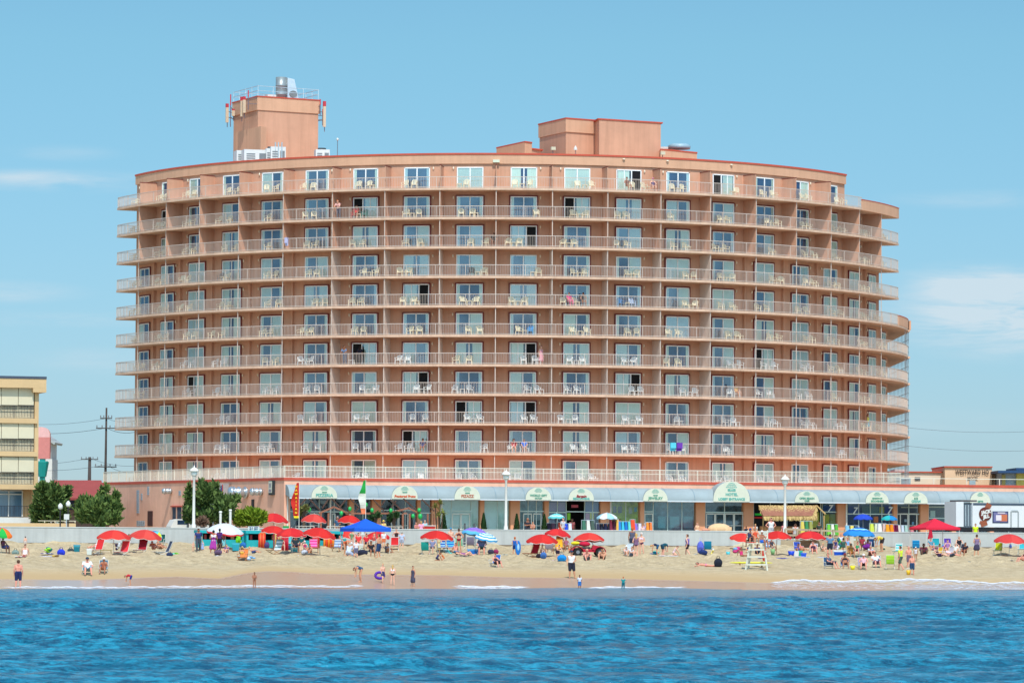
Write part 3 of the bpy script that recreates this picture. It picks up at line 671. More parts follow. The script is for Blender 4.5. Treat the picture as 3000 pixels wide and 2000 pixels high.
arch(2649, 2718, 1440, 1475, [('ICE', .26, .42, GRN, 0, 1), ('CREAM', .28, .18, TEAL, 0, 1)])
arch(2842, 2902, 1440, 1478, [('GIFTS', .22, .2, GRN, 0, 1)])
# columns between the shop fronts and the white down pipes
COL = mat('column_peach', (226, 158, 118), .9, .06, .5)
for u0, u1 in [(1023,1037),(1090,1116),(1223,1232),(1265,1289),(1407,1419),(1496,1523),(1596,1608),(1760,1787),(1876,1887.5),(2040,2066),(2180,2208),(2454,2482),(2618,2629),(2697,2721),(2789,2801),(2900,2912)]:
    rect(MB(), u0, u1, 1462, 1560, CS+.1, .6, z0=3.2, z1=6.62).build('column', COL, shop)
PIPE = mat('white_pipe', (226, 222, 210), .5, .03)
for u_ in (842.5, 1294, 1789, 2480, 968):
    p = PL(u_, 1500, CS-.12); MB().tube((p.x, p.y, 3.2), (p.x, p.y, 6.7), .07, n=8).build('downpipe', PIPE, shop)
# shop windows
SGLASS = GLASS.copy(); SGLASS.name = 'shop_glass'
for n_ in SGLASS.node_tree.nodes:
    if n_.type == 'MAP_RANGE': n_.inputs[3].default_value = .12; n_.inputs[4].default_value = .30
FRM = mat('window_frame_pale', (196, 214, 206), .45, .04)
SG = {}
def back(rgb): return mat('shop_inside_%d_%d_%d' % rgb, rgb, .8, .5, 2.2)
def shopwin(u0, u1, rgb, v0=1461, nm=2, door=None, deep=1.4, gl=True, posters=None, curtain=False, transom=None, name='shop_window'):
    e = MB(); c0 = CS+.35; um = (u0+u1)/2
    vs_ = v0+(um-835)*.0078
    zb_, zt_ = 3.2, min(6.64, PL(um, vs_, c0).z+.25)
    n = max(1, nm); fu = 1.6
    for i in range(n+1):
        u_ = u0+(u1-u0)*i/n; rect(e, u_-fu*.55 if i else u_, u_+fu*.55 if i < n else u_, 1470, 1550, c0, .10, 0, zb_, zt_)
    rect(e, u0, u1, 1470, 1480, c0+.012, .08, 0, zt_-.12, zt_); rect(e, u0, u1, 1540, 1550, c0+.012, .08, 0, zb_, zb_+.14)
    if transom: rect(e, u0, u1, transom-1.6, transom+1.6, c0+.006, .09, 0)
    rect(e, u0, u1, 1470, 1550, c0+deep, .06, 1, zb_, zt_)
    w = e.build(name, [FRM, back(rgb)], shop)
    if curtain:
        m = MB(); k_ = int((u1-u0)/3)
        for i in range(k_): rect(m, u0+(u1-u0)*i/k_, u0+(u1-u0)*(i+1)/k_-.3, 1470, 1550, c0+.3+.05*(i % 2), .03, 0, zb_+.1, zt_-.1)
        m.build('curtain', mat('shop_curtain', (226, 246, 234), .9, .08), w)
    if gl:
        rect(MB(), u0+1, u1-1, 1470, 1550, c0+.05, .012, 0, zb_+.14, zt_-.12).build('pane', SGLASS, w)
    for (a, b_, c_, d_, col) in (posters or []):
        rect(MB(), a, b_, c_, d_, c0+.2, .03, 0).build('poster', cmat(col, 'paint'), w)
    if door:
        for (a, b_) in door:
            d = MB(); 
            for x0, x1, y0, y1 in ((a, a+2.2, 1503, 1560), (b_-2.2, b_, 1503, 1560), (a, b_, 1503, 1506)): rect(d, x0, x1, y0, y1, c0-.03, .07, 0, 3.2 if y1 == 1560 else None)
            rect(d, a, b_, 1558, 1560, c0-.022, .055, 0, 3.2, 3.45); rect(d, a, b_, 1538, 1539.5, c0-.045, .05, 0)
            d.build('door', mat('door_frame_white', (222, 220, 206), .5, .03), w)
    return w
DK = (54, 66, 80); SEA = (104, 148, 160)
shopwin(848, 1023, DK, nm=4, transom=1498, door=[(908, 934), (972, 983)], posters=[(932, 962, 1466, 1475, (120, 130, 128))])
shopwin(1037, 1090, DK, nm=2)
shopwin(1116, 1223, DK, nm=3, transom=1494, door=[(1146, 1167), (1168, 1196)])
shopwin(1232, 1265, SEA, nm=1, transom=1502)
shopwin(1289, 1323, SEA, nm=1, curtain=True)
shopwin(1323, 1380, SEA, nm=1, curtain=True, transom=1496, door=[(1325, 1350), (1351, 1377)])
shopwin(1380, 1407, SEA, nm=1, curtain=True); shopwin(1419, 1496, SEA, nm=2, curtain=True)
shopwin(1523, 1596, SEA, nm=3, transom=1497, door=[(1533, 1558), (1562, 1586)])
shopwin(1608, 1659, (86, 96, 130), nm=2, transom=1500, posters=[(1610, 1656, 1471, 1496, (150, 130, 170))])
shopwin(1659, 1713, (18, 14, 18), nm=1, transom=1498, gl=False, deep=3.0, posters=[(1662, 1671, 1502, 1522, (130, 190, 50)), (1674, 1694, 1478, 1486, (190, 84, 96))])
shopwin(1713, 1760, (60, 84, 140), nm=2, transom=1500, posters=[(1715, 1758, 1473, 1498, (70, 100, 160)), (1716, 1727, 1503, 1523, (196, 130, 160)), (1728, 1740, 1501, 1520, (214, 200, 60))])
shopwin(1791, 1876, (168, 196, 50), nm=2, posters=[(1796, 1806, 1482, 1502, (96, 104, 110)), (1811, 1822, 1482, 1502, (80, 88, 96)), (1842, 1852, 1486, 1504, (150, 150, 130)), (1858, 1866, 1485, 1498, (60, 130, 150))])
shopwin(1887.5, 1914, SEA, nm=1, transom=1498, door=[(1888.5, 1913)])
shopwin(1914, 2040, (64, 130, 156), nm=3, posters=[(1928, 1950, 1512, 1546, (80, 150, 162)), (1963, 1990, 1512, 1546, (92, 160, 170)), (2003, 2030, 1512, 1546, (80, 150, 162))])
shopwin(2066, 2180, (84, 124, 150), nm=2, transom=1500, door=[(2069, 2095), (2096, 2122), (2124, 2150), (2151, 2178)])
shopwin(2208, 2454, (26, 34, 44), nm=5, gl=False, deep=2.5, posters=[(2212, 2236, 1503, 1509, (40, 200, 60)), (2210, 2244, 1513, 1518, (190, 40, 34)), (2345, 2375, 1495, 1540, (120, 150, 70)), (2376, 2400, 1500, 1545, (150, 150, 60))])
shopwin(2409, 2454, (60, 110, 130), nm=1, transom=1499, posters=[(2412, 2448, 1480, 1496, (36, 86, 160)), (2414, 2430, 1505, 1545, (170, 170, 70)), (2432, 2448, 1505, 1545, (150, 160, 90))])
shopwin(2482, 2618, (50, 84, 130), nm=4, transom=1505, posters=[(2486, 2520, 1481, 1512, (44, 80, 150)), (2526, 2574, 1482, 1503, (96, 130, 130)), (2594, 2616, 1480, 1508, (36, 70, 160)), (2576, 2590, 1484, 1502, (180, 180, 70)), (2560, 2573, 1512, 1530, (236, 120, 30))])
shopwin(2629, 2697, (52, 52, 56), nm=2, transom=1505, door=[(2637, 2661), (2662, 2687)], posters=[(2640, 2690, 1484, 1487, (220, 214, 180)), (2650, 2657, 1520, 1528, (230, 230, 230)), (2672, 2678, 1528, 1536, (150, 190, 220))])
shopwin(2721, 2789, (46, 50, 54), nm=1, transom=1517, posters=[(2726, 2740, 1495, 1514, (190, 205, 190)), (2772, 2785, 1494, 1514, (130, 190, 160)), (2722, 2770, 1483, 1486, (220, 214, 180))])
shopwin(2801, 3110, (60, 66, 70), nm=6)
# white numeral 7 on the windows
for u_, v_ in ((2430, 1489), (2503, 1496), (2605, 1495)):
    p = PL(u_, v_, CS+.15); put('lettering', text_mesh('7', .85, mat('white_letter', (225, 232, 236), .5, 0), .3, bold=.02), shop, LM(p.x, p.y, p.z, AA))
# timber braces and arbor gables under the pizzeria awning
TIM = mat('dark_timber', (86, 62, 52), .8, .2); TIM2 = mat('brown_timber', (150, 98, 76), .8, .2)
arb = empty('timber_arbor', (0,0,0), 0, 'brown timber arbor with twin gables and braces under the pizzeria awning', 'arbor')
def seg(mb, u0, v0, u1, v1, c, w): a, b_ = PL(u0, v0, c), PL(u1, v1, c); mb.bar(a, b_, w)
for a in [(880,1478,897,1460),(906,1460,938,1494),(944,1488,962,1461),(972,1460,1012,1502),(990,1492,1014,1462),(1026,1460,1052,1486),(1093,1462,1125,1496),(1117,1480,1128,1464),(1146,1488,1160,1466),(1143,1462,1180,1498),(1182,1460,1222,1496),(1236,1462,1272,1496),(888,1494,902,1483),(1038,1500,1050,1488)]:
    m_ = MB(); seg(m_, *a, CS-2.2, .11); m_.build('brace', TIM, arb)
for a in [(934,1503,978,1484),(978,1484,1020,1503),(1012,1503,1135,1503),(1135,1503,1200,1487),(1195,1487,1232,1505),(1182,1503,1192,1503)]:
    m_ = MB(); seg(m_, *a, CS-3.0, .14); m_.build('beam', TIM2, arb)
for u_ in (940, 962, 1180, 1200, 1253, 1272):
    p = PL(u_, 1500, CS-3.0); MB().box((p.x, p.y, 4.25), (.14, .14, 2.1), AA).build('post', TIM2, arb)
# green balloons tied to the arbor
BAL = mat('balloon_green', (24, 178, 88), .3, 0, spec=.6)
for i, (u_, v_, ds) in enumerate([(906, 1492, 'far left, by the red banner'), (1000, 1503, 'low, in the first gable'), (1025, 1490, 'high beside the second column'), (1090, 1494, 'high on the third post'), (1092, 1512, 'low on the third post'), (1145, 1495, 'high on the fourth post'), (1147, 1513, 'low on the fourth post'), (1210, 1511, 'right gable, left of its pair'), (1228, 1494, 'right gable, uppermost'), (1231, 1512, 'right gable, largest, right side'), (1072, 1478, 'just right of the green banner')]):
    p = PL(u_, v_, CS-3.2); s_ = 1.25 if i == 9 else 1
    m_ = MB(); m_.ell((p.x, p.y, p.z), (.16*s_, .16*s_, .21*s_), 12, 8); m_.tube((p.x, p.y, p.z-.3*s_), (p.x, p.y, p.z-.23*s_), .035, .005, 6)
    tag(m_.build('balloon', BAL, None, True), 'green party balloon at the pizzeria, '+ds, 'balloon', 'green balloons on the pizzeria arbor')

# ---------------------------------------------------------------- slanting left wall: vents, ducts, blocks
def LWp(u, v, off=0.0):
    r = ray(u, v); q = PC+nl*off; k = ((q.x)*nl.x+q.y*nl.y)/(r.x*nl.x+r.y*nl.y); return Vector((r.x*k, r.y*k, HC+r.z*k))
AL = math.atan2(PC.y-P1.y, PC.x-P1.x)
def lrect(mb, u0, u1, v0, v1, off, th, mi=0):
    vm = (v0+v1)/2; a, b_ = LWp(u0, vm, off), LWp(u1, vm, off); m = (a+b_)/2-nl*th/2; um = (u0+u1)/2
    za, zb_ = LWp(um, v1, off).z, LWp(um, v0, off).z
    mb.box((m.x, m.y, (za+zb_)/2), ((b_-a).length, th, zb_-za), AL, mi); return mb
GB = mat('glass_block', (150, 165, 175), .3, .3, 6); DUCT = mat('duct_steel', (200, 208, 212), .28, .15, 4, metal=.7)
m_ = MB()
for j in range(12): lrect(m_, 400, 406.5, 1435+j*5.7, 1439.6+j*5.7, .05, .1)
for j in range(4): lrect(m_, 412.5, 416, 1445+j*5, 1449+j*5, .05, .1)
for j in range(5): lrect(m_, 431, 436, 1425+j*5, 1429+j*5, .05, .1)
for j in range(3): lrect(m_, 523, 529, 1437+j*4.6, 1441+j*4.6, .05, .1)
for i in range(4):
    for j in range(3): lrect(m_, 400+i*6, 404.6+i*6, 1525+j*5.5, 1529.5+j*5.5, .05, .1)
m_.build('glass_block', GB, shop)
m_ = MB(); lrect(m_, 432, 446, 1496, 1540, .06, .12); m_.build('service_door', mat('door_brown', (74, 44, 40), .6, .3), shop)
w = MB(); lrect(w, 501, 548, 1484, 1540, .06, .1, 1); lrect(w, 499, 551, 1480.5, 1484, .14, .2, 0)
for u_ in (501, 515, 531, 546): lrect(w, u_, u_+2, 1484, 1540, .12, .08, 2)
w.build('shop_window', [RED, back(DK), mat('frame_beige', (190, 150, 130), .5, .05)], shop)
def ondir(u, v, off): return LWp(u, v, off)
# box hood
a = ondir(672, 1434, .0); hd = empty('vent_hood', a, AL, 'large square steel vent hood beside the flag on the terracotta wall', 'vent hood')
hm = MB(); hm.box((0, -.75, 0), (1.0, 1.0, 1.15)); hm.box((.2, -.15, -.3), (.6, .3, .5)); hm.build('hood', DUCT, hd)
hm = MB(); hm.box((0, -1.27, 0), (.86, .05, 1.0)); hm.build('louvre', mat('louvre_grey', (170, 180, 186), .4, .1), hd)
for (u_, v_, r_, l_, lab) in ((724, 1442, .52, 1.5, 'big round steel exhaust duct on the terracotta wall'), (768, 1440, .33, .9, 'smaller round steel exhaust duct next to the menu board'), (503, 1438, .27, .7, 'small domed steel vent high on the left terracotta wall')):
    a = ondir(u_, v_, 0); e = empty('exhaust_duct', a, AL, lab, 'exhaust duct')
    m_ = MB(); m_.tube((0, .02, 0), (0, -l_, 0), r_*.8, r_*.8, 18); 
    for y in (-.15, -l_*.5, -l_*.8): m_.tube((0, y, 0), (0, y-.09, 0), r_*1.0, r_*1.0, 18)
    m_.build('pipe', DUCT, e, True)
    m_ = MB(); m_.tube((0, -l_+.02, 0), (0, -l_-.2, 0), r_*1.12, r_*.8, 18); m_.build('cowl', DUCT, e, True)
m_ = MB(); lrect(m_, 736, 741, 1462, 1500, .14, .12); m_.build('drain_pipe', mat('black_iron', (30, 30, 34), .5, .1), shop)
a = ondir(800, 1428, 0); e = empty('menu_board', a, AL, 'white menu board in a black case high on the terracotta wall', 'sign')
m_ = MB(); m_.box((0, -.12, 0), (.92, .22, 1.26)); m_.build('case', DRK, e)
m_ = MB(); m_.box((-.06, -.245, .06), (.74, .02, 1.0)); m_.build('face', CREAM, e)
m_ = MB()
for j in range(5): m_.box((-.06, -.262, .36-j*.08), (.5-.08*(j % 2), .006, .03))
m_.box((-.2, -.262, -.25), (.2, .006, .24)); m_.box((.12, -.262, -.25), (.2, .006, .24)); m_.build('print', mat('print_mauve', (120, 104, 140), .6, .3), e)

# ---------------------------------------------------------------- beach wall
WALLM = mat('wall_concrete', (182, 185, 182), .85, .07, .5, bump=.15, bscale=6, spec=.15, streak=.28)
def beach_wall(u0, u1, lab, th=.4):
    e = empty('beach_wall', (0,0,0), 0, lab, 'wall'); a, b_ = PL(u0, 1570, 303), PL(u1, 1570, 303); zt_ = 3.97+.0
    m = (a+b_)/2+NV*th/2; L_ = (b_-a).length
    MB().box((m.x, m.y, (zt_-.06+1.8)/2), (L_, th, zt_-.06-1.8), AA).build('wall', WALLM, e)
    m2 = (a+b_)/2+NV*th/2; MB().box((m2.x, m2.y, zt_-.03), (L_, th+.08, .06), AA).build('coping', mat('coping_white', (200, 204, 202), .8, .05), e)
    m3 = (a+b_)/2-NV*.05; MB().box((m3.x, m3.y, 2.66), (L_, .1, .14), AA).build('base_board', mat('base_brown', (120, 104, 84), .85, .2), e)
    mb_ = MB(); k = int(L_/6)
    for i in range(1, k):
        q = a.lerp(b_, i/k)-NV*.006; mb_.box((q.x, q.y, 3.3), (.03, .02, 1.2), AA)
    if k > 1: mb_.build('joint', mat('joint_grey', (176, 180, 180), .9, .05), e)
beach_wall(-300, 2287, 'long low pale concrete wall between beach and boardwalk, left of the ramp')
beach_wall(2548, 3300, 'low pale concrete wall right of the ramp, below the parked trailer')
# ramp through the wall
RMP = mat('ramp_boards', (176, 160, 132), .85, .15, 2)
e = empty('beach_ramp', (0,0,0), 0, 'beige timber ramp with rails leading from the boardwalk to the beach', 'ramp')
a, b_ = PL(2300, 1560, 304.5), PL(2545, 1560, 304.5); a.z = b_.z = 0
m_ = MB(); d = NV*2.2
m_.hexa([a+Vector((0,0,2.4)), b_+Vector((0,0,2.4)), b_+d+Vector((0,0,2.4)), a+d+Vector((0,0,2.4)), a+Vector((0,0,3.2)), b_+Vector((0,0,2.85)), b_+d+Vector((0,0,2.85)), a+d+Vector((0,0,3.2))]); m_.build('deck', RMP, e)
for k_, dz in enumerate((.45, .95)):
    m_ = MB(); m_.bar(a+Vector((0,0,3.2+dz)), b_+Vector((0,0,2.95+dz)), .09, .16); m_.build('handrail', RMP, e)
for i in range(8):
    q = a.lerp(b_, i/7)-NV*.05; MB().box((q.x, q.y, 3.4), (.14, .14, 1.5), AA).build('post', RMP, e)
for u_ in (2493, 2535):
    p = PL(u_, 1570, 302.7); MB().box((p.x, p.y, 3.25), (.35, .3, 1.25), AA).build('pillar', mat('pillar_beige', (196, 188, 172), .85, .1), e)
# a bank of sand against the ramp
p = GP(2300, 1606); m_ = MB()
nx, ny = 26, 14; vs = []; fs = []
for j in range(ny+1):
    for i in range(nx+1):
        x = (i/nx-.5)*9; y = (j/ny-.5)*5; h = .95*math.exp(-((x+1.2)/1.5)**2-((y-1.2)/1.6)**2)-.04; q = Vector((p.x-.7, p.y+2.2, 0))+EV*x+NV*y
        vs.append((q.x, q.y, min(zs(q.x, q.y), 2.7)+h+.03*math.sin(i*1.3)*math.sin(j*1.7)*(h > 0)))
for j in range(ny):
    for i in range(nx): a_ = j*(nx+1)+i; fs.append((a_, a_+1, a_+nx+2, a_+nx+1))
m_.add(vs, fs); o = m_.build('sand_bank', mat('sand_pile', (200, 184, 152), .95, .1, 1.5, bump=.3, bscale=8), None, True); tag(o, kind='structure')
# ================================================================ condo on the left
CC = 318.0
condo = empty('condo_building', (0,0,0), 0, 'yellow four storey condo block with shuttered balconies at the left edge', 'building')
YEL = mat('condo_yellow', (210, 178, 132), .88, .06, .5, bump=.15); YELP = mat('condo_shutter', (216, 206, 176), .8, .05, .6); IRON = mat('iron_dark', (46, 44, 50), .5, .1)
WPAINT = mat('white_paint', (214, 214, 208), .6, .05)
def R1(name, m, rs, parent=condo):
    mb = MB()
    for r_ in rs: rect(mb, *r_)
    return mb.build(name, m, parent)
# rect args: u0, u1, v0, v1, c, thickness
R1('wall', YEL, [(-160, 97, 1150, 1560, CC+1.7, 9)])
R1('roof', YEL, [(-160, 136, 1107, 1134, CC-.3, 11), (97, 136, 1134, 1149, CC-.295, 10.9)])
R1('roof_trim', mat('roof_dark', (70, 80, 96), .6, .1), [(-160, 137, 1100, 1107, CC-.35, 11.1)])
R1('column', YEL, [(100, 112, 1149, 1532, CC+.25, 1.2)])
for v_ in (1224, 1321, 1418): R1('balcony_slab', YEL, [(-160, 110, v_, v_+14, CC, 2.2)])
R1('base', WPAINT, [(-160, 112, 1514, 1531, CC-.1, 3)])
for v0, v1 in ((1135, 1186), (1240, 1284), (1338, 1382)):
    for a, b_ in ((-160, 3.5), (5, 53), (54.5, 99)): R1('shutter', YELP, [(a, b_, v0, v1, CC+.22, .1)])
    R1('screen', YELP, [(-160, 99, v1+.5, v1+38, CC+.5, .05)])
for v0, v1 in ((1186, 1224), (1284, 1321), (1382, 1418), (1480, 1514)):
    mb = MB(); rect(mb, -160, 101, v0, v0+1.2, CC+.1, .06); rect(mb, -160, 101, v1-2.6, v1-1.6, CC+.1, .05)
    for i in range(58): u_ = -158+i*4.5; rect(mb, u_, u_+.9 if i % 11 else u_+2.2, v0+1.2, v1-2.6, CC+.11, .04)
    mb.build('railing', IRON, condo)
w = MB(); rect(w, -160, 66, 1436, 1512, CC+1.6, .09, 0); rect(w, -160, 66, 1434, 1437, CC+1.5, .1, 1); rect(w, -160, 66, 1445, 1448, CC+1.5, .1, 1)
for u_ in (-60, 24, 64): rect(w, u_, u_+3, 1437, 1512, CC+1.49, .12, 1)
w = w.build('patio_door', [mat('condo_glass', (92, 124, 146), .12, .15, .5, spec=.8), WPAINT], condo)
# low yellow wall and hedge terrace to the right of the condo
e = empty('garden_wall', (0,0,0), 0, 'low beige garden wall with a pale rail, between condo and shrubs', 'wall')
R1('wall', YEL, [(-200, 222, 1531, 1560, CC-6, .4)], e); R1('rail', mat('pale_rail', (210, 200, 170), .6, .05), [(112, 222, 1524, 1526, CC-6, .1)]+[(u_, u_+2, 1526, 1531, CC-6.01, .09) for u_ in (130, 160, 190, 219)], e)

# ================================================================ things beyond, on the left
def BX(u0, u1, v0, v1, Y, d, m, name, par, zb=None):
    a, b_ = PX(u0, (v0+v1)/2, Y), PX(u1, (v0+v1)/2, Y); um = (u0+u1)/2; z1 = PX(um, v0, Y).z; z0 = PX(um, v1, Y).z if zb is None else zb
    return MB().box(((a.x+b_.x)/2, Y+d/2, (z0+z1)/2), (b_.x-a.x, d, z1-z0)).build(name, m, par)
e = empty('red_roof_shop', (0,0,0), 0, 'single storey shop with a long plain red sloping roof behind the shrubs', 'building')
a, b_ = PX(156, 1406, 352), PX(297, 1406, 352); c_, d_ = PX(172, 1458, 346), PX(310, 1458, 346)
mb = MB(); mb.slab([c_, d_, b_, a], .2); mb.build('roof', mat('roof_red', (150, 70, 66), .8, .1, 1), e)
BX(176, 300, 1459, 1500, 349, 6, mat('shed_wall', (120, 96, 84), .9, .2), 'wall', e, 3.2); BX(192, 218, 1462, 1492, 348.8, .1, mat('navy_door', (30, 36, 66), .6, .1), 'door', e)
mb = MB(); p, q = PX(222, 1494, 348.6), PX(236, 1462, 348.6); mb.bar(p, q, .15); p, q = PX(236, 1494, 348.6), PX(222, 1462, 348.6); mb.bar(p, q, .15); mb.build('cross_brace', TIM, e)
# pink shell shaped sign
e = empty('motel_sign', (0,0,0), 0, 'pink domed roadside sign on a teal post behind the yellow condo', 'sign')
p0, p1 = PX(92, 1300, 360), PX(146, 1300, 360); zt_, zb_ = PX(120, 1280, 360).z, PX(120, 1343, 360).z; w_ = p1.x-p0.x
PINK = mat('sign_pink', (205, 128, 120), .7, .08); 
MB().box(((p0.x+p1.x)/2, 360.4, (zt_+zb_)/2), (w_, .8, zt_-zb_)).build('sign_box', PINK, e)
mb = MB(); K = 14; hz = PX(120, 1250, 360).z-zt_
pts = [((p0.x+p1.x)/2-w_/2*math.cos(math.pi*i/K), zt_+hz*math.sin(math.pi*i/K)**.7) for i in range(K+1)]
mb.add([(x, 360, z) for x, z in pts]+[(x, 360.8, z) for x, z in pts], [tuple(range(K, -1, -1)), tuple(range(K+1, 2*K+2))]+[(i, i+1, K+2+i, K+1+i) for i in range(K)]); mb.build('sign_top', mat('sign_pale_pink', (226, 176, 170), .7, .08), e)
mb = MB(); a, b_ = PX(123, 1350, 360), PX(123, 1396, 360); mb.lathe([(.38, 0), (.62, a.z-b_.z-.1), (.5, a.z-b_.z)], 8, (b_.x, 360.3, b_.z)); mb.box((b_.x, 360.3, (3.2+b_.z)/2), (.5, .4, b_.z-3.2)); mb.box((b_.x, 360.3, a.z+.15), (.5, .5, .3)); mb.build('post', mat('sign_teal_post', (20, 140, 132), .5, .08), e)
e = empty('white_tower_block', (0,0,0), 0, 'slim white plastered tower with a pitched gable, half hidden by the pink sign', 'building')
BX(112, 152, 1344, 1440, 400, 5, WPAINT, 'wall', e, 3.2)
mb = MB(); a, b_, c_ = PX(112, 1285, 400), PX(150, 1285, 400), PX(150, 1344, 400); mb.prism([(a.x, 400), (b_.x, 400), (b_.x, 405), (a.x, 405)], c_.z, a.z); mb.build('upper_wall', WPAINT, e)
mb = MB(); a, b_, c_ = PX(112, 1262, 399.5), PX(138, 1275, 399.5), PX(163, 1296, 399.5); mb.slab([(c_.x, 399.3, c_.z), (c_.x, 406, c_.z), (a.x, 406, a.z), (a.x, 399.3, a.z)], .25); mb.build('roof', mat('tower_roof', (170, 178, 176), .7, .1), e)
# utility poles and wires
WOOD = mat('pole_wood', (74, 66, 62), .9, .2, 3)
def upole(u, vt, Y, arms, lab, r0=.12):
    p = PX(u, vt, Y); e = empty('utility_pole', (p.x, Y, 3.2), 0, lab, 'utility pole'); h = p.z-3.2
    MB().tube((-.012*h*.4, 0, 0), (0, 0, h), r0*1.4, r0*.75, 10).build('pole', WOOD, e, True)
    for v_, w_ in arms:
        z = PX(u, v_, Y).z-3.2; MB().bar((-w_/2, -.2, z), (w_/2, -.2, z), .08, .1).build('cross_arm', WOOD, e)
        mi = MB()
        for x in (-w_*.46, -w_*.2, w_*.2, w_*.46): mi.tube((x, -.2, z+.08), (x, -.2, z+.3), .06, .04, 6)
        mi.build('insulator', mat('insulator', (120, 120, 124), .4, .1), e)
    return e
upole(312, 1194, 375, [(1225, 1.2), (1254, 2.0), (1367, 2.2)], 'tall dark wooden utility pole left of the hotel')
upole(263, 1338, 430, [(1345, 2.0)], 'short distant utility pole above the red roof', .22)
WIRE = mat('wire', (90, 100, 108), .5, 0)
def wire(pts, r_, lab):
    mb = MB(); P = [PX(*p) for p in pts]; out = []
    for i in range(len(P)-1):
        for j in range(8): t = j/8; q = P[i].lerp(P[i+1], t); q.z -= 1.2*4*t*(1-t)*.35; out.append(q)
    out.append(P[-1]); mb.path(out, r_, 5); tag(mb.build('power_line', WIRE), lab, 'wire', 'power lines')
wire([(20, 1236, 400), (312, 1225, 375), (420, 1222, 366)], .018, 'upper power line slung from the tall utility pole to the left')
wire([(20, 1262, 400), (312, 1253, 375), (420, 1258, 366)], .024, 'middle power line at the main cross arm of the tall pole')
wire([(20, 1354, 440), (263, 1341, 430), (420, 1362, 420)], .02, 'power line running over the short distant pole')
wire([(20, 1370, 400), (312, 1361, 375), (420, 1380, 366)], .02, 'lowest power line on the tall pole, just above the roofs')
wire([(2600, 1245, 420), (3040, 1262, 420)], .018, 'upper faint power line in the sky right of the hotel')
wire([(2600, 1298, 420), (3040, 1318, 420)], .018, 'lower faint power line in the sky right of the hotel')

# ================================================================ right hand background
PEACH = mat('motel_peach', (224, 190, 156), .9, .07, .4, bump=.15); PALE = mat('motel_pale', (228, 210, 188), .9, .07, .4)
e = empty('motel_building', (0,0,0), 0, 'low peach motel with black lettering on its raised centre block', 'motel')
BX(2560, 2770, 1383, 1440, 392, 10, PALE, 'wing', e, 3.2); BX(2560, 2772, 1380, 1383.4, 391.8, 10.4, RED, 'roof_trim', e)
BX(2768, 2906, 1368, 1440, 390, 12, PEACH, 'wall', e, 3.2); BX(2766, 2908, 1365, 1368.4, 389.8, 12.4, RED, 'roof_trim', e)
BX(2906, 2936, 1386, 1440, 391, 10, PEACH, 'wing', e, 3.2); BX(2906, 2932, 1383, 1386.4, 390.8, 10.4, mat('trim_grey', (120, 130, 150), .6, .05), 'roof_trim', e)
p = PX(2848, 1383, 389.9); me = text_mesh('WESTWARD HO', .62, mat('black_letter', (52, 40, 36), .5, 0), bold=.012, sx=1.0)
xs_ = [v.co.x for v in me.vertices]; me.transform(Matrix.Scale((98/10941*390)/(max(xs_)-min(xs_)), 4, (1,0,0))); put('lettering', me, e, LM(p.x, p.y-.05, p.z))
p = PX(2850, 1399.5, 389.9); me = text_mesh('MOTEL', .3, MATS['black_letter'], bold=.01, sx=1.2); put('lettering', me, e, LM(p.x, p.y-.05, p.z))
BX(2840, 2858, 1406, 1440, 389.9, .1, mat('motel_window', (150, 170, 178), .2, .1, spec=.8), 'window', e, 5); BX(2680, 2696, 1397, 1406, 391.9, .1, mat('dark_pane', (70, 76, 84), .2, .1), 'window', e); BX(2625, 2668, 1398, 1430, 391.9, .1, MATS['motel_window'], 'window', e, 5)
BX(2622, 2658, 1374, 1381, 396, 5, WPAINT, 'roof_hut', e)
e = empty('blue_roof_building', (0,0,0), 0, 'yellow and blue building with dark blue flat roofs at the right edge', 'building')
BLU = mat('roof_navy', (36, 70, 110), .5, .1)
BX(2924, 3060, 1378, 1385, 384, 9, BLU, 'roof', e); BX(2977, 3060, 1370, 1377.9, 385, 8, BLU, 'upper_roof', e); BX(2934, 3060, 1386, 1440, 386, 8, mat('pale_blue_wall', (160, 178, 196), .8, .1), 'wall', e, 3.2)
BX(2936, 2946, 1390, 1440, 385.6, .5, mat('olive_column', (170, 164, 104), .8, .1), 'column', e, 3.2); BX(2978, 3050, 1386, 1440, 385.6, .5, mat('yellow_wall', (206, 196, 110), .8, .15), 'yellow_wall', e, 3.2)

# ================================================================ rooftop gear
def rtop(u, v, Y): p = PX(u, v, Y); return p
RZ = ROOF-1.0
def ac(u, vt, Y, w, d, name, lab, fan=True, rz=0.0):
    p = PX(u, vt, Y); h = p.z-RZ; e = empty(name, (p.x, p.y, RZ), rz, lab, 'rooftop unit', 'air handling units on the hotel roof')
    MB().box((0, 0, h/2), (w, d, h)).build('casing', mat('unit_white', (214, 218, 216), .5, .06, 2), e)
    mb = MB(); 
    for j in range(5): mb.box((-w*.22, -d/2-.01, h*.45+j*h*.09), (w*.36, .02, h*.05))
    mb.box((w*.28, -d/2-.012, h*.6), (w*.3, .02, h*.5)); mb.build('grille', mat('unit_grille', (120, 128, 132), .5, .1), e)
    if fan: MB().tube((0, 0, h), (0, 0, h+.18), w*.3, w*.3, 14).build('fan', mat('fan_dark', (70, 76, 80), .5, .1), e)
ac(712, 443, 349, 1.5, 1.3, 'rooftop_unit', 'white rooftop unit, leftmost of the pair left of the tower pilaster', False, .3)
ac(745, 441, 348.2, 2.3, 1.6, 'rooftop_unit', 'wider white rooftop unit just left of the tower pilaster', False, .3)
ac(813, 432, 347.6, 1.4, 1.2, 'rooftop_unit', 'white rooftop unit below the three vent pipes of the tower', False, .2)
ac(791, 436, 347.8, .8, .9, 'rooftop_unit', 'small white rooftop unit close to the tower pilaster', True, .2)
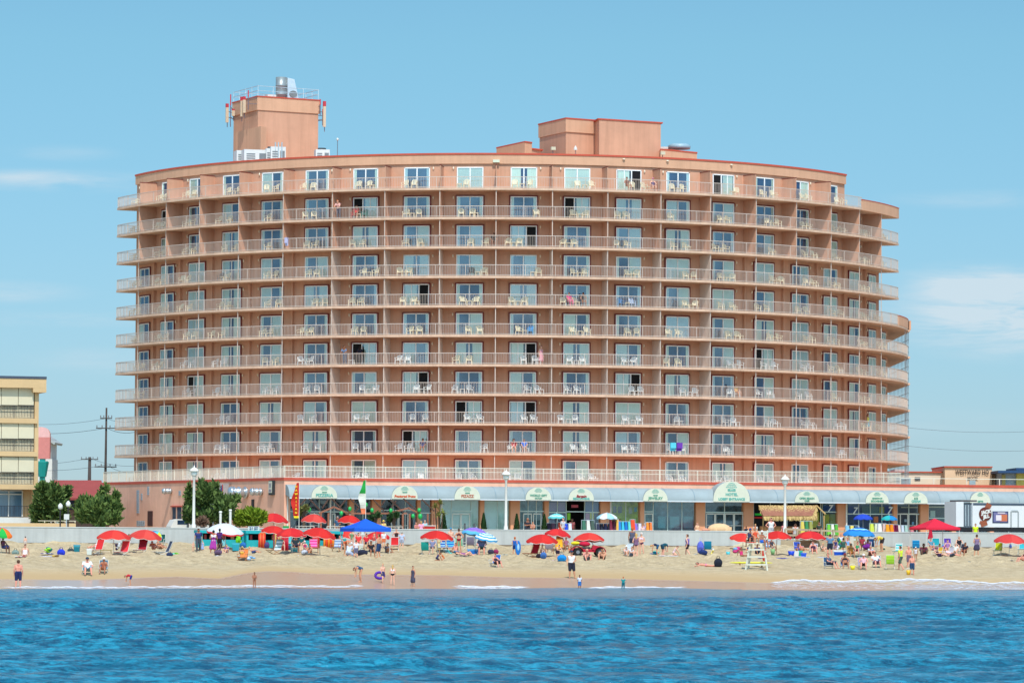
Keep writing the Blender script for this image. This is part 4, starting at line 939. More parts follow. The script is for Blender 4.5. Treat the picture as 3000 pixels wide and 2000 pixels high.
ac(943, 440, 345.6, 1.3, 1.2, 'rooftop_unit', 'white rooftop unit right of the tower near the thin mast', True, .2)
for u_, d_ in ((807, 'left'), (816, 'middle'), (826, 'right')):
    p = PX(u_, 417, 347); tag(MB().tube((p.x, p.y, RZ), (p.x, p.y, p.z), .06, n=8).build('vent_pipe', STEEL), 'thin vent pipe on the roof, %s one of three before the tower' % d_, 'pipe', 'vent pipes')
p = PX(989, 406, 342); e = empty('roof_mast', (p.x, p.y, RZ), 0, 'thin mast with a white tip on the hotel roof', 'mast'); h = p.z-RZ
MB().tube((0,0,0), (0,0,h-.15), .035, n=6).build('pole', mat('mast_grey', (110, 120, 130), .5, 0), e); MB().ell((0,0,h-.08), (.11,.11,.14)).build('tip', WPAINT, e)
# exhaust stack on the tower
p = PX(842, 222, 356); e = empty('exhaust_stack', (p.x-.25, 357.6, tz), R(24), 'tall galvanised ventilation stack on top of the tower', 'ventilation stack'); h = p.z-tz; e.scale = (1.2, 1.1, 1)
mb = MB(); mb.lathe([(.45, 0), (.45, h*.3), (.47, h*.31), (.45, h*.33), (.45, h*.64), (.47, h*.65), (.45, h*.67), (.45, h)], 20, (-.38, 0, 0)); mb.build('duct', mat('duct_grey', (150, 160, 160), .4, .15, 3, metal=.4), e, True)
mb = MB(); mb.hexa([(-.02,-.55,.3), (.95,-.55,.3), (.95,.55,.3), (-.02,.55,.3), (-.02,-.55,h*.97), (.55,-.55,h*.92), (.55,.55,h*.92), (-.02,.55,h*.97)]); mb.build('hood', mat('steel_bright', (212, 220, 226), .3, .1, 3, metal=.5), e)
mb = MB(); mb.tube((.45,-.57,.8), (.45,-.62,.8), .33, n=14); mb.build('fan_cover', mat('fan_dark2', (120, 130, 130), .5, .1), e)
mb = MB(); 
for x, z in ((-.68, .1), (-.68, .9), (.9, .1)): mb.bar((x, -.6, z-.1), (x, -.6, z+.5), .06)
MB().box((-1.15, .3, .35), (.8, .7, .7)).build('motor_box', WPAINT, e)
# antennas on the tower
ANT = mat('antenna_panel', (216, 190, 160), .6, .05); ARED = mat('antenna_red', (196, 60, 70), .6, .05); AST = mat('antenna_steel', (112, 100, 110), .5, .1)
def antenna(u, v0, v1, Y, lab, thin=False):
    a, b_ = PX(u, v0, Y), PX(u, v1, Y); h = a.z-b_.z; e = empty('panel_antenna', (b_.x, b_.y, b_.z), R(30), lab, 'antenna', 'phone antennas on the tower')
    if thin:
        MB().tube((0,0,0), (0,0,h), .045, n=6).build('mast', AST, e); MB().tube((0,0,h*.66), (0,0,h), .06, n=6).build('red_tip', ARED, e)
    else:
        MB().box((0, 0, h*.4), (.26, .16, h*.8)).build('panel', ANT, e); MB().box((0, 0, h*.9), (.27, .17, h*.2)).build('red_cap', ARED, e)
        MB().tube((.1, .15, -.45), (.1, .15, h*.7), .04, n=6).build('mast', AST, e)
    q = Vector((tc_.x, tc_.y, 0)) if u > 720 else Vector((tl_.x*.5+tc_.x*.5, tl_.y*.5+tc_.y*.5, 0))
    if u > 900: q = Vector((tr_.x, tr_.y, 0))
    if u < 684: q = Vector((tl_.x, tl_.y, 0))
    d = Vector((q.x-b_.x, q.y-b_.y, 0)); d = Matrix.Rotation(-R(30), 3, 'Z') @ d
    for k_ in (.3, .6): MB().bar((0, 0, h*k_), (d.x, d.y, h*k_), .05).build('bracket', AST, e)
antenna(665, 304, 359, 355.5, 'leftmost pale panel antenna with red cap, clear of the tower'); antenna(683, 320, 340, 354.8, 'short pale panel antenna at the tower left edge')
antenna(675, 277, 372, 355.2, 'thin red tipped whip at the left of the tower', True); antenna(708, 284, 342, 353.0, 'pale panel antenna, left of the close pair on the side wall')
antenna(715, 283, 331, 352.6, 'pale panel antenna, right of the close pair on the side wall'); antenna(727, 265, 322, 352, 'thin red tipped whip near the tower corner', True)
antenna(950, 297, 372, 354.2, 'tall slim panel antenna with red cap right of the tower'); antenna(938, 291, 340, 354.6, 'thin red tipped whip at the tower right edge', True); antenna(945, 320, 368, 354.9, 'grey whip between tower and right panel antenna', True)
# fan housing and lights on the right penthouse
p = PX(1990, 423, 357); e = empty('roof_ventilator', (p.x, p.y, PX(1990, 437, 357).z), 0, 'wide grey domed ventilator on the low right penthouse', 'ventilator')
MB().lathe([(1.05, 0), (1.1, .3), (.8, .48), (.0, .52)], 20).build('dome', mat('vent_green_grey', (150, 178, 190), .4, .1), e, True); MB().box((-1.7, .3, .1), (1.6, .9, .2)).build('duct', WPAINT, e)
for (u_, v_, Y_, lab) in ((1620, 437, 351, 'camera shaped floodlight before the tall penthouse'), (1941, 451, 350.5, 'floodlight at the foot of the right low penthouse')):
    p = PX(u_, v_, Y_); e = empty('floodlight', (p.x, p.y, RZ), .3, lab, 'floodlight'); h = p.z-RZ
    MB().tube((0,0,0), (0,0,h), .04, n=6).build('stand', AST, e); MB().box((0,-.05,h+.05), (.42,.3,.3)).build('lamp_head', mat('flood_beige', (200, 196, 170), .5, .05), e)
p = PX(1686, 432, 345); e = empty('roof_beacon', (p.x, p.y, RZ), 0, 'small white beacon on a stalk above the roof edge', 'beacon')
h = p.z-RZ; MB().tube((0,0,0), (0,0,h-.2), .03, n=6).build('stand', AST, e); MB().lathe([(.17, 0), (.15, .15), (.02, .42)], 10, (0,0,h-.25)).build('lamp_head', WPAINT, e)
p = PX(1454, 470, 337); e = empty('sign_light', (p.x, p.y, ROOF-.75), 0, 'pale floodlight on the hotel parapet above the tenth door', 'floodlight')
MB().box((0,0,0), (.6,.28,.25)).build('lamp_head', mat('flood_pale', (214, 220, 196), .4, 0), e); MB().tube((0,.1,-.1), (0,.1,-1.2), .025, n=5).build('conduit', AST, e)
for i, (u_, v_) in enumerate([(1899, 465), (2048, 471), (2230, 490)]):
    t_ = [0.29, .40, .575][i]; q = AP(t_, RW+.24, ROOF-.35); tag(MB().ell(q, (.13,.13,.08)).build('parapet_lamp', MATS['lamp_glass']), 'small round lamp on the parapet, %s of three right of the penthouse' % ('first', 'second', 'third')[i], 'lamp', 'parapet lamps')

# ================================================================ lamp posts, flags, banners
LPW = mat('lamp_post_white', (226, 224, 214), .45, .04)
def lamp_post(u, vt, lab, c=305.5):
    p = PL(u, vt, c); h = p.z-3.2; e = empty('lamp_post', (p.x, p.y, 3.2), 0, lab, 'lamp post', 'white lamp posts along the wall')
    MB().lathe([(.26, 0), (.26, .5), (.17, .62), (.17, 1.0), (.12, 1.1), (.095, h-1.0), (.13, h-.95), (.13, h-.88)], 12).build('post', LPW, e, True)
    MB().lathe([(.16, h-.88), (.24, h-.78), (.26, h-.5)], 12).build('globe', mat('globe_glass', (226, 230, 222), .3, 0), e, True)
    MB().lathe([(.40, h-.5), (.36, h-.4), (.22, h-.25), (.05, h-.16), (.03, h-.02), (.0, h)], 12).build('cap', LPW, e, True)
lamp_post(569, 1362, 'white lamp post standing left, before the pine trees'); lamp_post(1483, 1373, 'white lamp post in the middle, before the curtained window'); lamp_post(2300, 1388, 'white lamp post right, before the thatched bar')
for (u_, v_, lab) in ((177, 1473, 'small lantern on a dark post, beside the navy door left'), (200, 1466, 'white lantern before the navy door of the red roof shop'), (552, 1452, 'white lantern on a black post by the left pine')):
    p = PL(u_, v_, 312); h = p.z-3.2; e = empty('small_lantern', (p.x, p.y, 3.2), 0, lab, 'lantern')
    MB().lathe([(.12, 0), (.12, .4), (.06, .5), (.06, h-.55)], 8).build('post', IRON, e); MB().lathe([(.08, h-.5), (.19, h-.4), (.19, h-.18), (.08, h-.05), (.02, h)], 10).build('globe', MATS['globe_glass'], e, True)
for (u_, v0, lab) in ((646, 1496, 'pale bollard left of the red flag pole'), (675, 1491, 'taller white bollard right of the red flag pole')):
    p = PL(u_, v0, 306.5); h = p.z-3.2; tag(MB().lathe([(.1, 0), (.1, h-.15), (.14, h-.12), (.1, h)], 10, (p.x, p.y, 3.2)).build('bollard', LPW), lab, 'bollard')
def feather(u0, u1, v0, v1, bands, lab, txt, c=310, lean=0.0):
    p = PL(u1, v0, c); q = PL(u1, v1, c); wd = (PL(u1, v0, c)-PL(u0, v0, c)).length; h = p.z-3.2; z0 = q.z-3.2
    e = empty('feather_banner', (p.x, p.y, 3.2), AA, lab, 'banner'); MB().tube((0,0,0), (0,0,h), .03, .015, 6).build('pole', LPW, e)
    mb = MB(); K = 18; H_ = h-z0
    for i in range(K):
        def ed(t): return wd*(.30+.70*math.sin(min(1, (t+.02)*2.6)*math.pi/2))*(1-.25*max(0, t-.85)/.15)
        t0, t1 = i/K, (i+1)/K; za, zb_ = h-.05-H_*t0, h-.05-H_*t1; y0 = .06*math.sin(i*.9); y1 = .06*math.sin(i*.9+.9)
        mi = [j for j, (f, m) in enumerate(bands) if (t0+.001) < f][0]; wv = lambda t: .10*math.sin(t*9)
        mb.hexa([(-ed(t1)+wv(t1), y1, zb_), (-.02, y1*.3, zb_), (-.02, y1*.3+.02, zb_), (-ed(t1)+wv(t1), y1+.02, zb_), (-ed(t0)+wv(t0), y0, za), (-.02, y0*.3, za), (-.02, y0*.3+.02, za), (-ed(t0)+wv(t0), y0+.02, za)], mi)
    fb = mb.build('flag', [m for f, m in bands], e)
    if txt:
        for i, ch in enumerate(txt):
            put('lettering', text_mesh(ch, wd*.42, txt_m, 0, .012, bold=.01), e, Matrix.Translation((-wd*.5, -.10, h-H_*(.12+.70*i/(len(txt)-1)))))
txt_m = mat('letter_yellow', (240, 200, 40), .6, 0)
feather(857, 877, 1412, 1521, [(.84, cmat((196, 44, 34))), (.93, cmat((236, 206, 30))), (2, cmat((40, 70, 40)))], 'tall red feather banner with yellow letters beside the awning corner', 'HAWAIIAN')
feather(1054, 1072, 1405, 1503, [(.36, cmat((34, 150, 60))), (.80, cmat((214, 214, 200))), (2, cmat((222, 120, 80)))], 'green white and orange feather banner above the blue canopy', None)
# the flag on its red pole
p = PL(652, 1422, 309); e = empty('flag_pole', (p.x, p.y, 3.2), AA, 'limp striped flag on an orange red pole before the steel hood', 'flag'); h = p.z-3.2
MB().tube((0,0,0), (0,0,h+.1), .045, n=8).build('pole', cmat((190, 70, 50), 'metal'), e)
mb = MB(); 
for i in range(9):
    for j in range(7):
        x0, x1 = -.30+.0-i*.0, 0
        pass
FR, FW, FB = cmat((186, 44, 56)), cmat((224, 222, 218)), cmat((44, 54, 112))
for j in range(11):
    x0 = -.62+.5*(j/11.); wdt = .075; top = h-.02-.35*abs(j-8)/11; bot = h-1.15+.25*math.sin(j*.7)
    mb.hexa([(x0, .03*math.sin(j*2), bot), (x0+wdt*.62, .03*math.sin(j*2+1), bot+.02), (x0+wdt*.62, .03*math.sin(j*2+1)+.015, bot+.02), (x0, .03*math.sin(j*2)+.015, bot), (x0+.18, -.02, top-.5*(j > 3)), (x0+wdt+.18, -.02, top-.5*(j > 3)), (x0+wdt+.18, -.005, top-.5*(j > 3)), (x0+.18, -.005, top-.5*(j > 3))], j % 2)
mb.build('stripes', [FR, FW], e)
mb = MB(); mb.hexa([(-.30, -.03, h-.72), (-.02, -.03, h-.62), (-.02, .0, h-.62), (-.30, .0, h-.72), (-.14, -.03, h-.02), (-.02, -.03, h), (-.02, .0, h), (-.14, .0, h-.02)], 0)
for k_ in range(6): mb.box((-.12-.07*(k_ % 2), -.036, h-.15-.09*k_), (.028, .006, .028), 0, 1)
mb.build('canton', [FB, FW], e)
# grey and white notice boards, small
for (u_, v0, v1, w_, lab, nm) in ((625, 1475, 1495, .45, 'grey notice board on a post left of the flag pole, above a white board', 'g'), (195, 1505, 1521, .42, 'white notice board on a post left of the left shrub', 'w')):
    a = PL(u_, v0, 308); b_ = PL(u_, v1, 308); e = empty('notice_board', (a.x, a.y, 3.2), AA, lab, 'sign'); h = a.z-3.2; h1 = b_.z-3.2
    MB().box((0,.03,h/2), (.06,.05,h)).build('post', STEEL, e); MB().box((0,-.02,(h+h1)/2), (w_,.03,h-h1)).build('board', cmat((170, 176, 180), 'paint') if nm == 'g' else WPAINT, e)
    if nm == 'g': MB().box((0,-.02,h1-.28), (w_*.75,.03,.45)).build('lower_board', WPAINT, e)
# parked trailer
TRW = mat('trailer_white', (216, 218, 218), .4, .04, .4)
e = empty('parked_trailer', (0,0,0), 0, 'white refrigerated trailer with a round brown ice cream emblem, parked right', 'trailer')
CT = 311
R1('box', TRW, [(2849, 3120, 1473, 1544, CT, 2.5)], e); R1('top_band', mat('trailer_band', (70, 84, 98), .5, .1), [(2851, 3120, 1473.5, 1480, CT-.03, .05)], e)
R1('gap', mat('trailer_gap', (96, 108, 118), .5, .2), [(2823, 2849, 1474, 1545, CT+.3, 1.9)], e); R1('tractor_box', TRW, [(2801, 2823, 1469, 1542, CT+.05, 2.3)], e)
R1('roof_unit', mat('unit_brown', (90, 84, 84), .6, .2), [(2815, 2862, 1464, 1468.8, CT+.1, 2.2)], e); R1('skirt', mat('skirt_black', (28, 30, 34), .6, .2), [(2802, 3120, 1545, 1556, CT+.06, 2.3)], e)
for u_ in (2838, 2857, 3010): p = PL(u_, 1560, CT); MB().tube(p+NV*.0+Vector((0,0,3.7-p.z)), p+NV*.35+Vector((0,0,3.7-p.z)), .48, n=18).build('wheel', mat('tyre', (26, 26, 28), .8, .2), e)
for u_ in (2829, 2837, 2845): R1('panel_bar', DUCT, [(u_-1, u_+1, 1478, 1540, CT+.22, .1)], e)
BRN = cmat((92, 40, 30), 'paint')
pc = PL(2887, 1505, CT-.06); 
emb = MB(); emb.tube((0,0,0), (0,.05,0), .60, n=28, mi=0); emb.tube((0,-.02,0), (0,0,0), .50, n=28, mi=1)
emb.box((.28,.02,.68), (.5,.04,.5), 0, 2, 0, .5); emb.box((-.15,.02,-.80), (.62,.04,.5), 0, 2, 0, -.35); emb.box((-.38,.018,-.75), (.3,.04,.26), 0, 2, 0, .5)
eb = emb.mesh('emblem', [BRN, cmat((110, 52, 44), 'paint'), cmat((150, 84, 58), 'paint')]); eo = put('emblem', eb, e, LM(pc.x, pc.y, pc.z, AA))
put('lettering', text_mesh('JACK', .40, WPAINT, .15, .012, bold=.03, sx=.95), eo, Matrix.Translation((.02,-.04,.17)) @ Matrix.Rotation(R(-12), 4, 'Y')); put('lettering', text_mesh('JILL', .40, WPAINT, .15, .012, bold=.03, sx=.95), eo, Matrix.Translation((.05,-.04,-.22)) @ Matrix.Rotation(R(-12), 4, 'Y'))
put('lettering', text_mesh('&', .18, WPAINT, 0, .01), eo, Matrix.Translation((-.3,-.04,-.08)))
pp = MB(); rect(pp, 2908, 2954, 1497, 1531, CT-.04, .04, 0); rect(pp, 2911, 2951, 1500, 1528, CT-.06, .03, 1); rect(pp, 2930, 2951, 1506, 1526, CT-.07, .02, 2); rect(pp, 2918, 2934, 1508, 1524, CT-.08, .02, 3); rect(pp, 2923, 2945, 1500, 1503, CT-.08, .02, 3)
pp.build('picture_panel', [cmat((52, 62, 96), 'paint'), cmat((110, 110, 150), 'paint'), cmat((196, 110, 76), 'paint'), cmat((220, 210, 214), 'paint')], e)
d = MB(); rect(d, 2961, 2964, 1497, 1542, CT-.05, .06); rect(d, 2982, 2985, 1497, 1542, CT-.05, .06); rect(d, 2964, 2982, 1494, 1498, CT-.052, .06); d.build('door_frame', mat('frame_grey', (150, 156, 156), .5, .1), e)

# ================================================================ trees and plants
LEAF = {}
def leafm(name, rgb, rgb2):
    m = mat(name, rgb, .75, .0); b = m.node_tree.nodes['Principled BSDF']; nt = m.node_tree; N = nt.nodes.new; L = nt.links.new
    g = N('ShaderNodeNewGeometry'); mx = N('ShaderNodeMix'); mx.data_type = 'RGBA'; mx.inputs[6].default_value = (*lin(rgb), 1); mx.inputs[7].default_value = (*lin(rgb2), 1)
    L(g.outputs['Random Per Island'], mx.inputs[0]); L(mx.outputs[2], b.inputs['Base Color']); b.inputs['Specular IOR Level'].default_value = .2; return m
PINE = leafm('pine_leaf', (52, 76, 40), (116, 138, 72)); SHRUB = leafm('shrub_leaf', (56, 82, 42), (122, 144, 74)); LIME = leafm('lime_leaf', (92, 120, 30), (150, 172, 50)); CYP = leafm('cypress_leaf', (30, 58, 34), (60, 92, 44))
BARK = mat('bark', (92, 74, 60), .9, .25, 6)
def tree(name, blobs, c, leaf, n, ls, lab, cat='tree', group=None, up=.5, trunk=True):
    """blobs: (u, v, radius u px, radius v px) in the picture, on the plane c"""
    P = [(PL(u, v, c)+NV*random.uniform(-.7, .7)*1.2, ru*c/F, rv*c/F) for u, v, ru, rv in blobs]
    cx = sum(p.x for p, _, _ in P)/len(P); cy = sum(p.y for p, _, _ in P)/len(P)
    e = empty(name, (cx, cy, 3.2), 0, lab, cat, group); mb = MB(); tot = sum(a*b_ for _, a, b_ in P)
    O = Vector((cx, cy, 3.2))
    for p, a, b_ in P:
        k_ = int(n*a*b_/tot)
        for _ in range(k_):
            d = Vector((random.gauss(0,1), random.gauss(0,1), random.gauss(0,1))).normalized(); rr_ = random.uniform(.25, 1.0)**.5*random.uniform(.85, 1.12)
            q = p-O+Vector((d.x*a*rr_, d.y*a*rr_, d.z*b_*rr_)); s_ = ls*random.uniform(.6, 1.4)
            dirn = (d*(1-up)+Vector((0,0,up))+Vector((random.gauss(0,.35), random.gauss(0,.35), random.gauss(0,.25)))).normalized()
            sd = dirn.cross(Vector((random.gauss(0,1), random.gauss(0,1), random.gauss(0,1)))).normalized()*s_*.3
            mb.add([q-sd, q+sd, q+dirn*s_+sd*.3, q+dirn*s_-sd*.3], [(0,1,2,3)])
    mb.build('crown', leaf, e)
    if trunk:
        zb_ = min(p.z-b_*.4 for p, a, b_ in P)-3.2; tb = MB(); tb.tube((0,0,0), (.05,.02,max(.4, zb_+.6)), .16, .1, 8)
        for p, a, b_ in P[:7]: tb.path([(.05,.02,max(.3, zb_+.3)), ((p.x-cx)*.6, (p.y-cy)*.6, (p.z-3.2)*.75), (p.x-cx, p.y-cy, p.z-3.2)], [.09, .06, .02], 6)
        tb.build('trunk', BARK, e)
    return e
tree('evergreen_tree', [(130,1465,30,34),(150,1450,28,30),(118,1500,24,34),(165,1490,26,30),(185,1462,16,20),(196,1440,9,14),(120,1430,14,16),(140,1515,24,14),(175,1515,20,12)], 316, PINE, 5200, .34, 'dark evergreen tree between the yellow condo and the red roof')
tree('evergreen_tree', [(255,1480,24,24),(275,1492,28,28),(305,1480,26,30),(330,1490,22,30),(248,1510,24,22),(290,1520,30,18),(325,1518,24,18),(306,1450,8,22),(306,1432,4,12),(338,1458,8,18),(240,1492,14,16)], 313, SHRUB, 6000, .32, 'bushy evergreen tree before the left end of the terracotta wall')
tree('evergreen_tree', [(600,1450,24,32),(620,1470,34,34),(580,1490,26,34),(640,1490,34,32),(665,1480,22,24),(553,1455,9,24),(592,1425,7,18),(628,1430,9,18),(690,1470,12,12),(700,1460,8,8),(560,1505,20,26),(610,1515,40,18),(655,1515,24,16),(552,1430,5,14)], 309, PINE, 8200, .32, 'wide dark pine behind the left lamp post and flag')
tree('lime_shrub', [(708,1518,22,22),(735,1506,26,18),(762,1516,22,20),(735,1525,36,16)], 309, LIME, 3400, .24, 'yellow green rounded shrub beside the red umbrellas', 'shrub', trunk=True)
tree('brown_shrub', [(584,1530,14,12),(600,1527,12,12)], 307, leafm('dead_leaf', (90,70,56), (140,110,90)), 700, .24, 'small brownish leafless shrub right of the left lamp post', 'shrub')
for u_, vt, lab in ((1300, 1500, 'potted cypress beside the white pipe and yucca'), (1417, 1504, 'potted cypress before the column of the double curtained door'), (1514, 1506, 'potted cypress right of the middle lamp post'), (1595, 1507, 'potted cypress left of the beachwear shop')):
    p = PL(u_, vt, 322); h = p.z-3.2-.35; e = empty('potted_cypress', (p.x, p.y, 3.2), 0, lab, 'potted plant', 'potted cypresses'); mb = MB()
    MB().lathe([(.22, 0), (.28, .38), (.25, .38), (.24, .33)], 12).build('pot', cmat((150, 90, 66), 'paint'), e)
    for _ in range(900):
        z = random.random()**.8; r_ = .36*(1-z)**.8*math.sqrt(random.uniform(.3, 1)); t_ = random.uniform(0, 6.283); q = Vector((r_*math.cos(t_), r_*math.sin(t_), .4+z*(h-.1)))
        d = Vector((math.cos(t_)*.4, math.sin(t_)*.4, 1)).normalized()*.16; s_ = Vector((-math.sin(t_), math.cos(t_), 0))*.035; mb.add([q-s_, q+s_, q+d+s_*.3, q+d-s_*.3], [(0,1,2,3)])
    mb.build('foliage', CYP, e)
p = PL(1294, 1548, 321); e = empty('yucca_plant', (p.x-.25, p.y, 3.2), 0, 'tall yucca with drooping leaves beside the white pipe', 'plant'); mb = MB()
for (x, y, z0) in ((0,0,1.9), (-.3,.1,2.6), (.35,0,2.1), (.1,.2,2.9)):
    for i in range(34):
        t_ = random.uniform(0, 6.283); el = random.uniform(-.3, 1.3); d = Vector((math.cos(t_)*math.cos(el), math.sin(t_)*math.cos(el), math.sin(el)))*random.uniform(.45, .75); q = Vector((x, y, z0)); s_ = Vector((-math.sin(t_), math.cos(t_), 0))*.035
        mid = q+d*.6+Vector((0,0,.05)); mb.add([q-s_, q+s_, mid+s_, mid-s_], [(0,1,2,3)]); en = q+d-Vector((0,0,.12)); mb.add([mid-s_, mid+s_, en+s_*.2, en-s_*.2], [(0,1,2,3)])
mb.build('leaves', leafm('yucca_leaf', (92,104,44), (150,150,80)), e); tb = MB()
for x, y, z in ((0,0,1.9), (-.3,.1,2.6), (.35,0,2.1), (.1,.2,2.9)): tb.tube((x*.4, y*.4, 0), (x, y, z), .07, .05, 6)
tb.build('stem', BARK, e)
for i, (u_, v_, lab) in enumerate([(885, 1498, 'leafy flowering plant beside the red banner'), (1097, 1520, 'dark leafy plant on the pizzeria terrace, left of the fourth post'), (1150, 1518, 'dark leafy plant on the pizzeria terrace, between the arbor gables')]):
    tree('terrace_plant', [(u_,v_,11,12),(u_+4,v_-10,8,8)], 321, leafm('terrace_leaf%d' % i, (60,84,44), (150,140,80)) if i == 0 else CYP, 420, .2, lab, 'plant')
# thatched bar
TH = leafm('thatch', (150, 118, 70), (226, 196, 132)); e = empty('tiki_bar', (0,0,0), 0, 'tiki bar with a shaggy straw thatched roof under the awning', 'beach bar')
TCc = 323.5; mb = MB()
for _ in range(5200):
    u_ = random.uniform(2222, 2392); f_ = random.random(); v_ = 1479+f_*34; sk = max(0, (2240-u_)/18); q = PL(u_+f_*16*(u_ < 2290), v_, TCc-1.4*f_+random.uniform(-.08,.08)); s_ = EV*random.uniform(.02,.045); l_ = random.uniform(.2,.42)
    d = Vector((0,0,-1))*l_-NV*l_*.35+EV*random.gauss(0,.05); mb.add([q-s_, q+s_, q+d+s_*.5, q+d-s_*.5], [(0,1,2,3)])
mb.build('thatch', TH, e); mb = MB(); a, b_, c_, d_ = PL(2222,1480,TCc), PL(2392,1480,TCc), PL(2236,1510,TCc-1.4), PL(2380,1510,TCc-1.4); mb.slab([c_, d_, b_, a], .06); mb.build('roof', MATS['brown_timber'], e)
for a in ((2392,1480,2418,1505), (2392,1480,2372,1503)):
    m_ = MB(); seg(m_, *a, TCc-.3, .12); m_.build('rafter', mat('bamboo', (196, 160, 104), .7, .1), e)
for u_ in (2236, 2300, 2370, 2414): p = PL(u_, 1520, TCc-.6); MB().tube((p.x, p.y, 3.2), (p.x, p.y, 5.4), .06, n=8).build('post', MATS['bamboo'], e)
R1('counter', mat('bar_wood', (150, 104, 62), .7, .15), [(2232, 2376, 1541, 1560, TCc-.9, .5)], e)
# ================================================================ umbrellas, canopies and gear on the beach
def umbrella_mesh(r, pattern, droop=.42, val=.13, nseg=8):
    """pattern(i_seg, ring) -> material index; returns canopy MB (local origin at the rim height)"""
    mb = MB(); RG = 7; sub = 4; n = nseg*sub; vs = []; fs = []; ms_ = []
    h = r*droop
    for j in range(RG+1):
        f = j/RG
        for i in range(n):
            t = 2*math.pi*i/n; k = abs(((i % sub)/sub)-.5)*2; sag = (1-k*k)*.05*f*r
            rr = r*f*(1-(1-k)*.04*f); vs.append((rr*math.cos(t), rr*math.sin(t), h*(1-f**2.1)-sag))
    for i in range(n):                                   # valance with scallops
        t = 2*math.pi*i/n; k = abs(((i % sub)/sub)-.5)*2; x, y, z = vs[RG*n+i]; vs.append((x*1.01, y*1.01, z-val*(.75+.25*(1-k))))
    for j in range(RG+1):
        for i in range(n):
            a = j*n+i; b_ = j*n+(i+1) % n; fs.append((a, b_, b_+n, a+n)); ms_.append(pattern(i//sub, j))
    mb.v = vs; mb.f = fs; mb.m = ms_; return mb
def solid(mb, th=.012):                                  # give a sheet a thickness (second skin below)
    n = len(mb.v); me = bpy.data.meshes.new('t'); me.from_pydata(mb.v, [], mb.f); me.update()
    vn = [v.normal.copy() for v in me.vertices]; bpy.data.meshes.remove(me)
    mb.v += [tuple(Vector(p)-q*th) for p, q in zip(mb.v[:n], vn)]; m0 = list(mb.m); f0 = list(mb.f)
    mb.f += [tuple(i+n for i in reversed(f)) for f in f0]; mb.m += m0; return mb
REDC = cmat((204, 42, 36)); REDU = cmat((150, 24, 40)); PIP = cmat((226, 200, 190)); POLEW = cmat((206, 204, 196), 'metal'); WOODP = cmat((170, 130, 92), 'paint')
def umbrella(u0, u1, vt, vr, foot, mats, pattern, lab, tilt=(0, 0), ground=None, group='beach umbrellas', droop=.42, pole=POLEW, pipe=True, name='beach_umbrella', up=.3):
    """u0..u1 rim, vt top, vr rim height in the picture; foot = (u, v) of the pole on the sand or a plane c on the boardwalk"""
    if ground is None: g_ = GP(*foot)
    else: p = PL((u0+u1)/2, 1550, ground); g_ = Vector((p.x, p.y, 3.2))
    um = (u0+u1)/2; rimp = PX(um, vr, g_.y); top = PX(um, vt, g_.y); r = (u1-u0)/2/F*g_.y
    if mats is RM: mats = PAL[int(um) % 4]
    e = empty(name, g_, random.uniform(0, .7), lab, 'umbrella', group)
    M_ = Matrix.Rotation(-e.rotation_euler.z, 4, 'Z') @ Matrix.Translation((rimp.x-g_.x, 0, rimp.z-g_.z)) @ Matrix.Rotation(tilt[0], 4, 'Y') @ Matrix.Rotation(tilt[1], 4, 'X')
    mb = solid(umbrella_mesh(r, pattern, droop)); o = mb.build('canopy', mats, e, True); o.matrix_local = M_
    if pipe:
        pm_ = MB(); n = 32; ring_ = mb.v[7*32:8*32]+mb.v[8*32:9*32]
        lo = mb.v[8*32:9*32]
        for i in range(n): pm_.bar(lo[i], lo[(i+1) % n], .03, .03)
        o = pm_.build('piping', PIP, e); o.matrix_local = M_
    apex = M_ @ Vector((0, 0, r*droop+.06)); hub = M_ @ Vector((0, 0, -.02))
    mb = MB(); mb.tube((0, 0, -.3), hub, .024, .022, 8); mb.tube(hub, apex, .022, .02, 8); mb.build('pole', pole, e, True)
    mb = MB()
    for i in range(8):
        t = 2*math.pi*i/8; mb.bar(M_ @ Vector((0,0,-.05)), M_ @ Vector((r*.93*math.cos(t), r*.93*math.sin(t), r*droop*(1-.93**2.1)-.03)), .012)
    mb.build('ribs', pole, e); MB().ell(apex, (.035, .035, .05), 8, 6).build('finial', pole, e)
    return e
def s1(i, j): return 2 if j < 7 and i % 2 else 0
PAL = [[cmat((204, 42, 36)), REDU, cmat((192, 38, 34))], [cmat((214, 60, 50)), REDU, cmat((204, 50, 44))], [cmat((196, 36, 40)), REDU, cmat((206, 46, 44))], [cmat((208, 72, 62)), REDU, cmat((198, 58, 52))]]
RM = PAL[0]
U = umbrella
U(284, 383, 1543, 1573, (333, 1626), RM, s1, 'red umbrella, leftmost red one, shading the red lounger pair', (.02, .0))
U(380, 474, 1541, 1571, (427, 1620), RM, s1, 'red umbrella second from the left, its rim lifted to the left', (.10, .05))
U(-34, 37, 1531, 1560, (4, 1622), [cmat((226, 60, 50)), cmat((240, 170, 40)), cmat((36, 170, 70)), cmat((30, 80, 190)), cmat((20, 150, 150)), cmat((220, 60, 70)), cmat((36, 170, 70)), cmat((240, 120, 40))], lambda i, j: i, 'rainbow panelled umbrella cut by the left edge', (.25, .2), pipe=False)
U(440, 484, 1548, 1566, (470, 1602), [cmat((40, 110, 170)), cmat((90, 190, 200)), cmat((200, 214, 60)), cmat((70, 150, 200))], lambda i, j: i % 4, 'small blue and yellow umbrella peeping out behind the second red one', (.45, .1), pipe=False)
U(606, 714, 1528, 1556, (662, 1608), [cmat((206, 214, 216)), cmat((200, 50, 52))], lambda i, j: 1 if j >= 7 else 0, 'white umbrella with a red valance before the turquoise hut', (.10, .12), pipe=False)
U(766, 842, 1536, 1556, (803, 1610), RM, s1, 'red umbrella, leftmost of the dense row before the turquoise hut', (.12, .02))
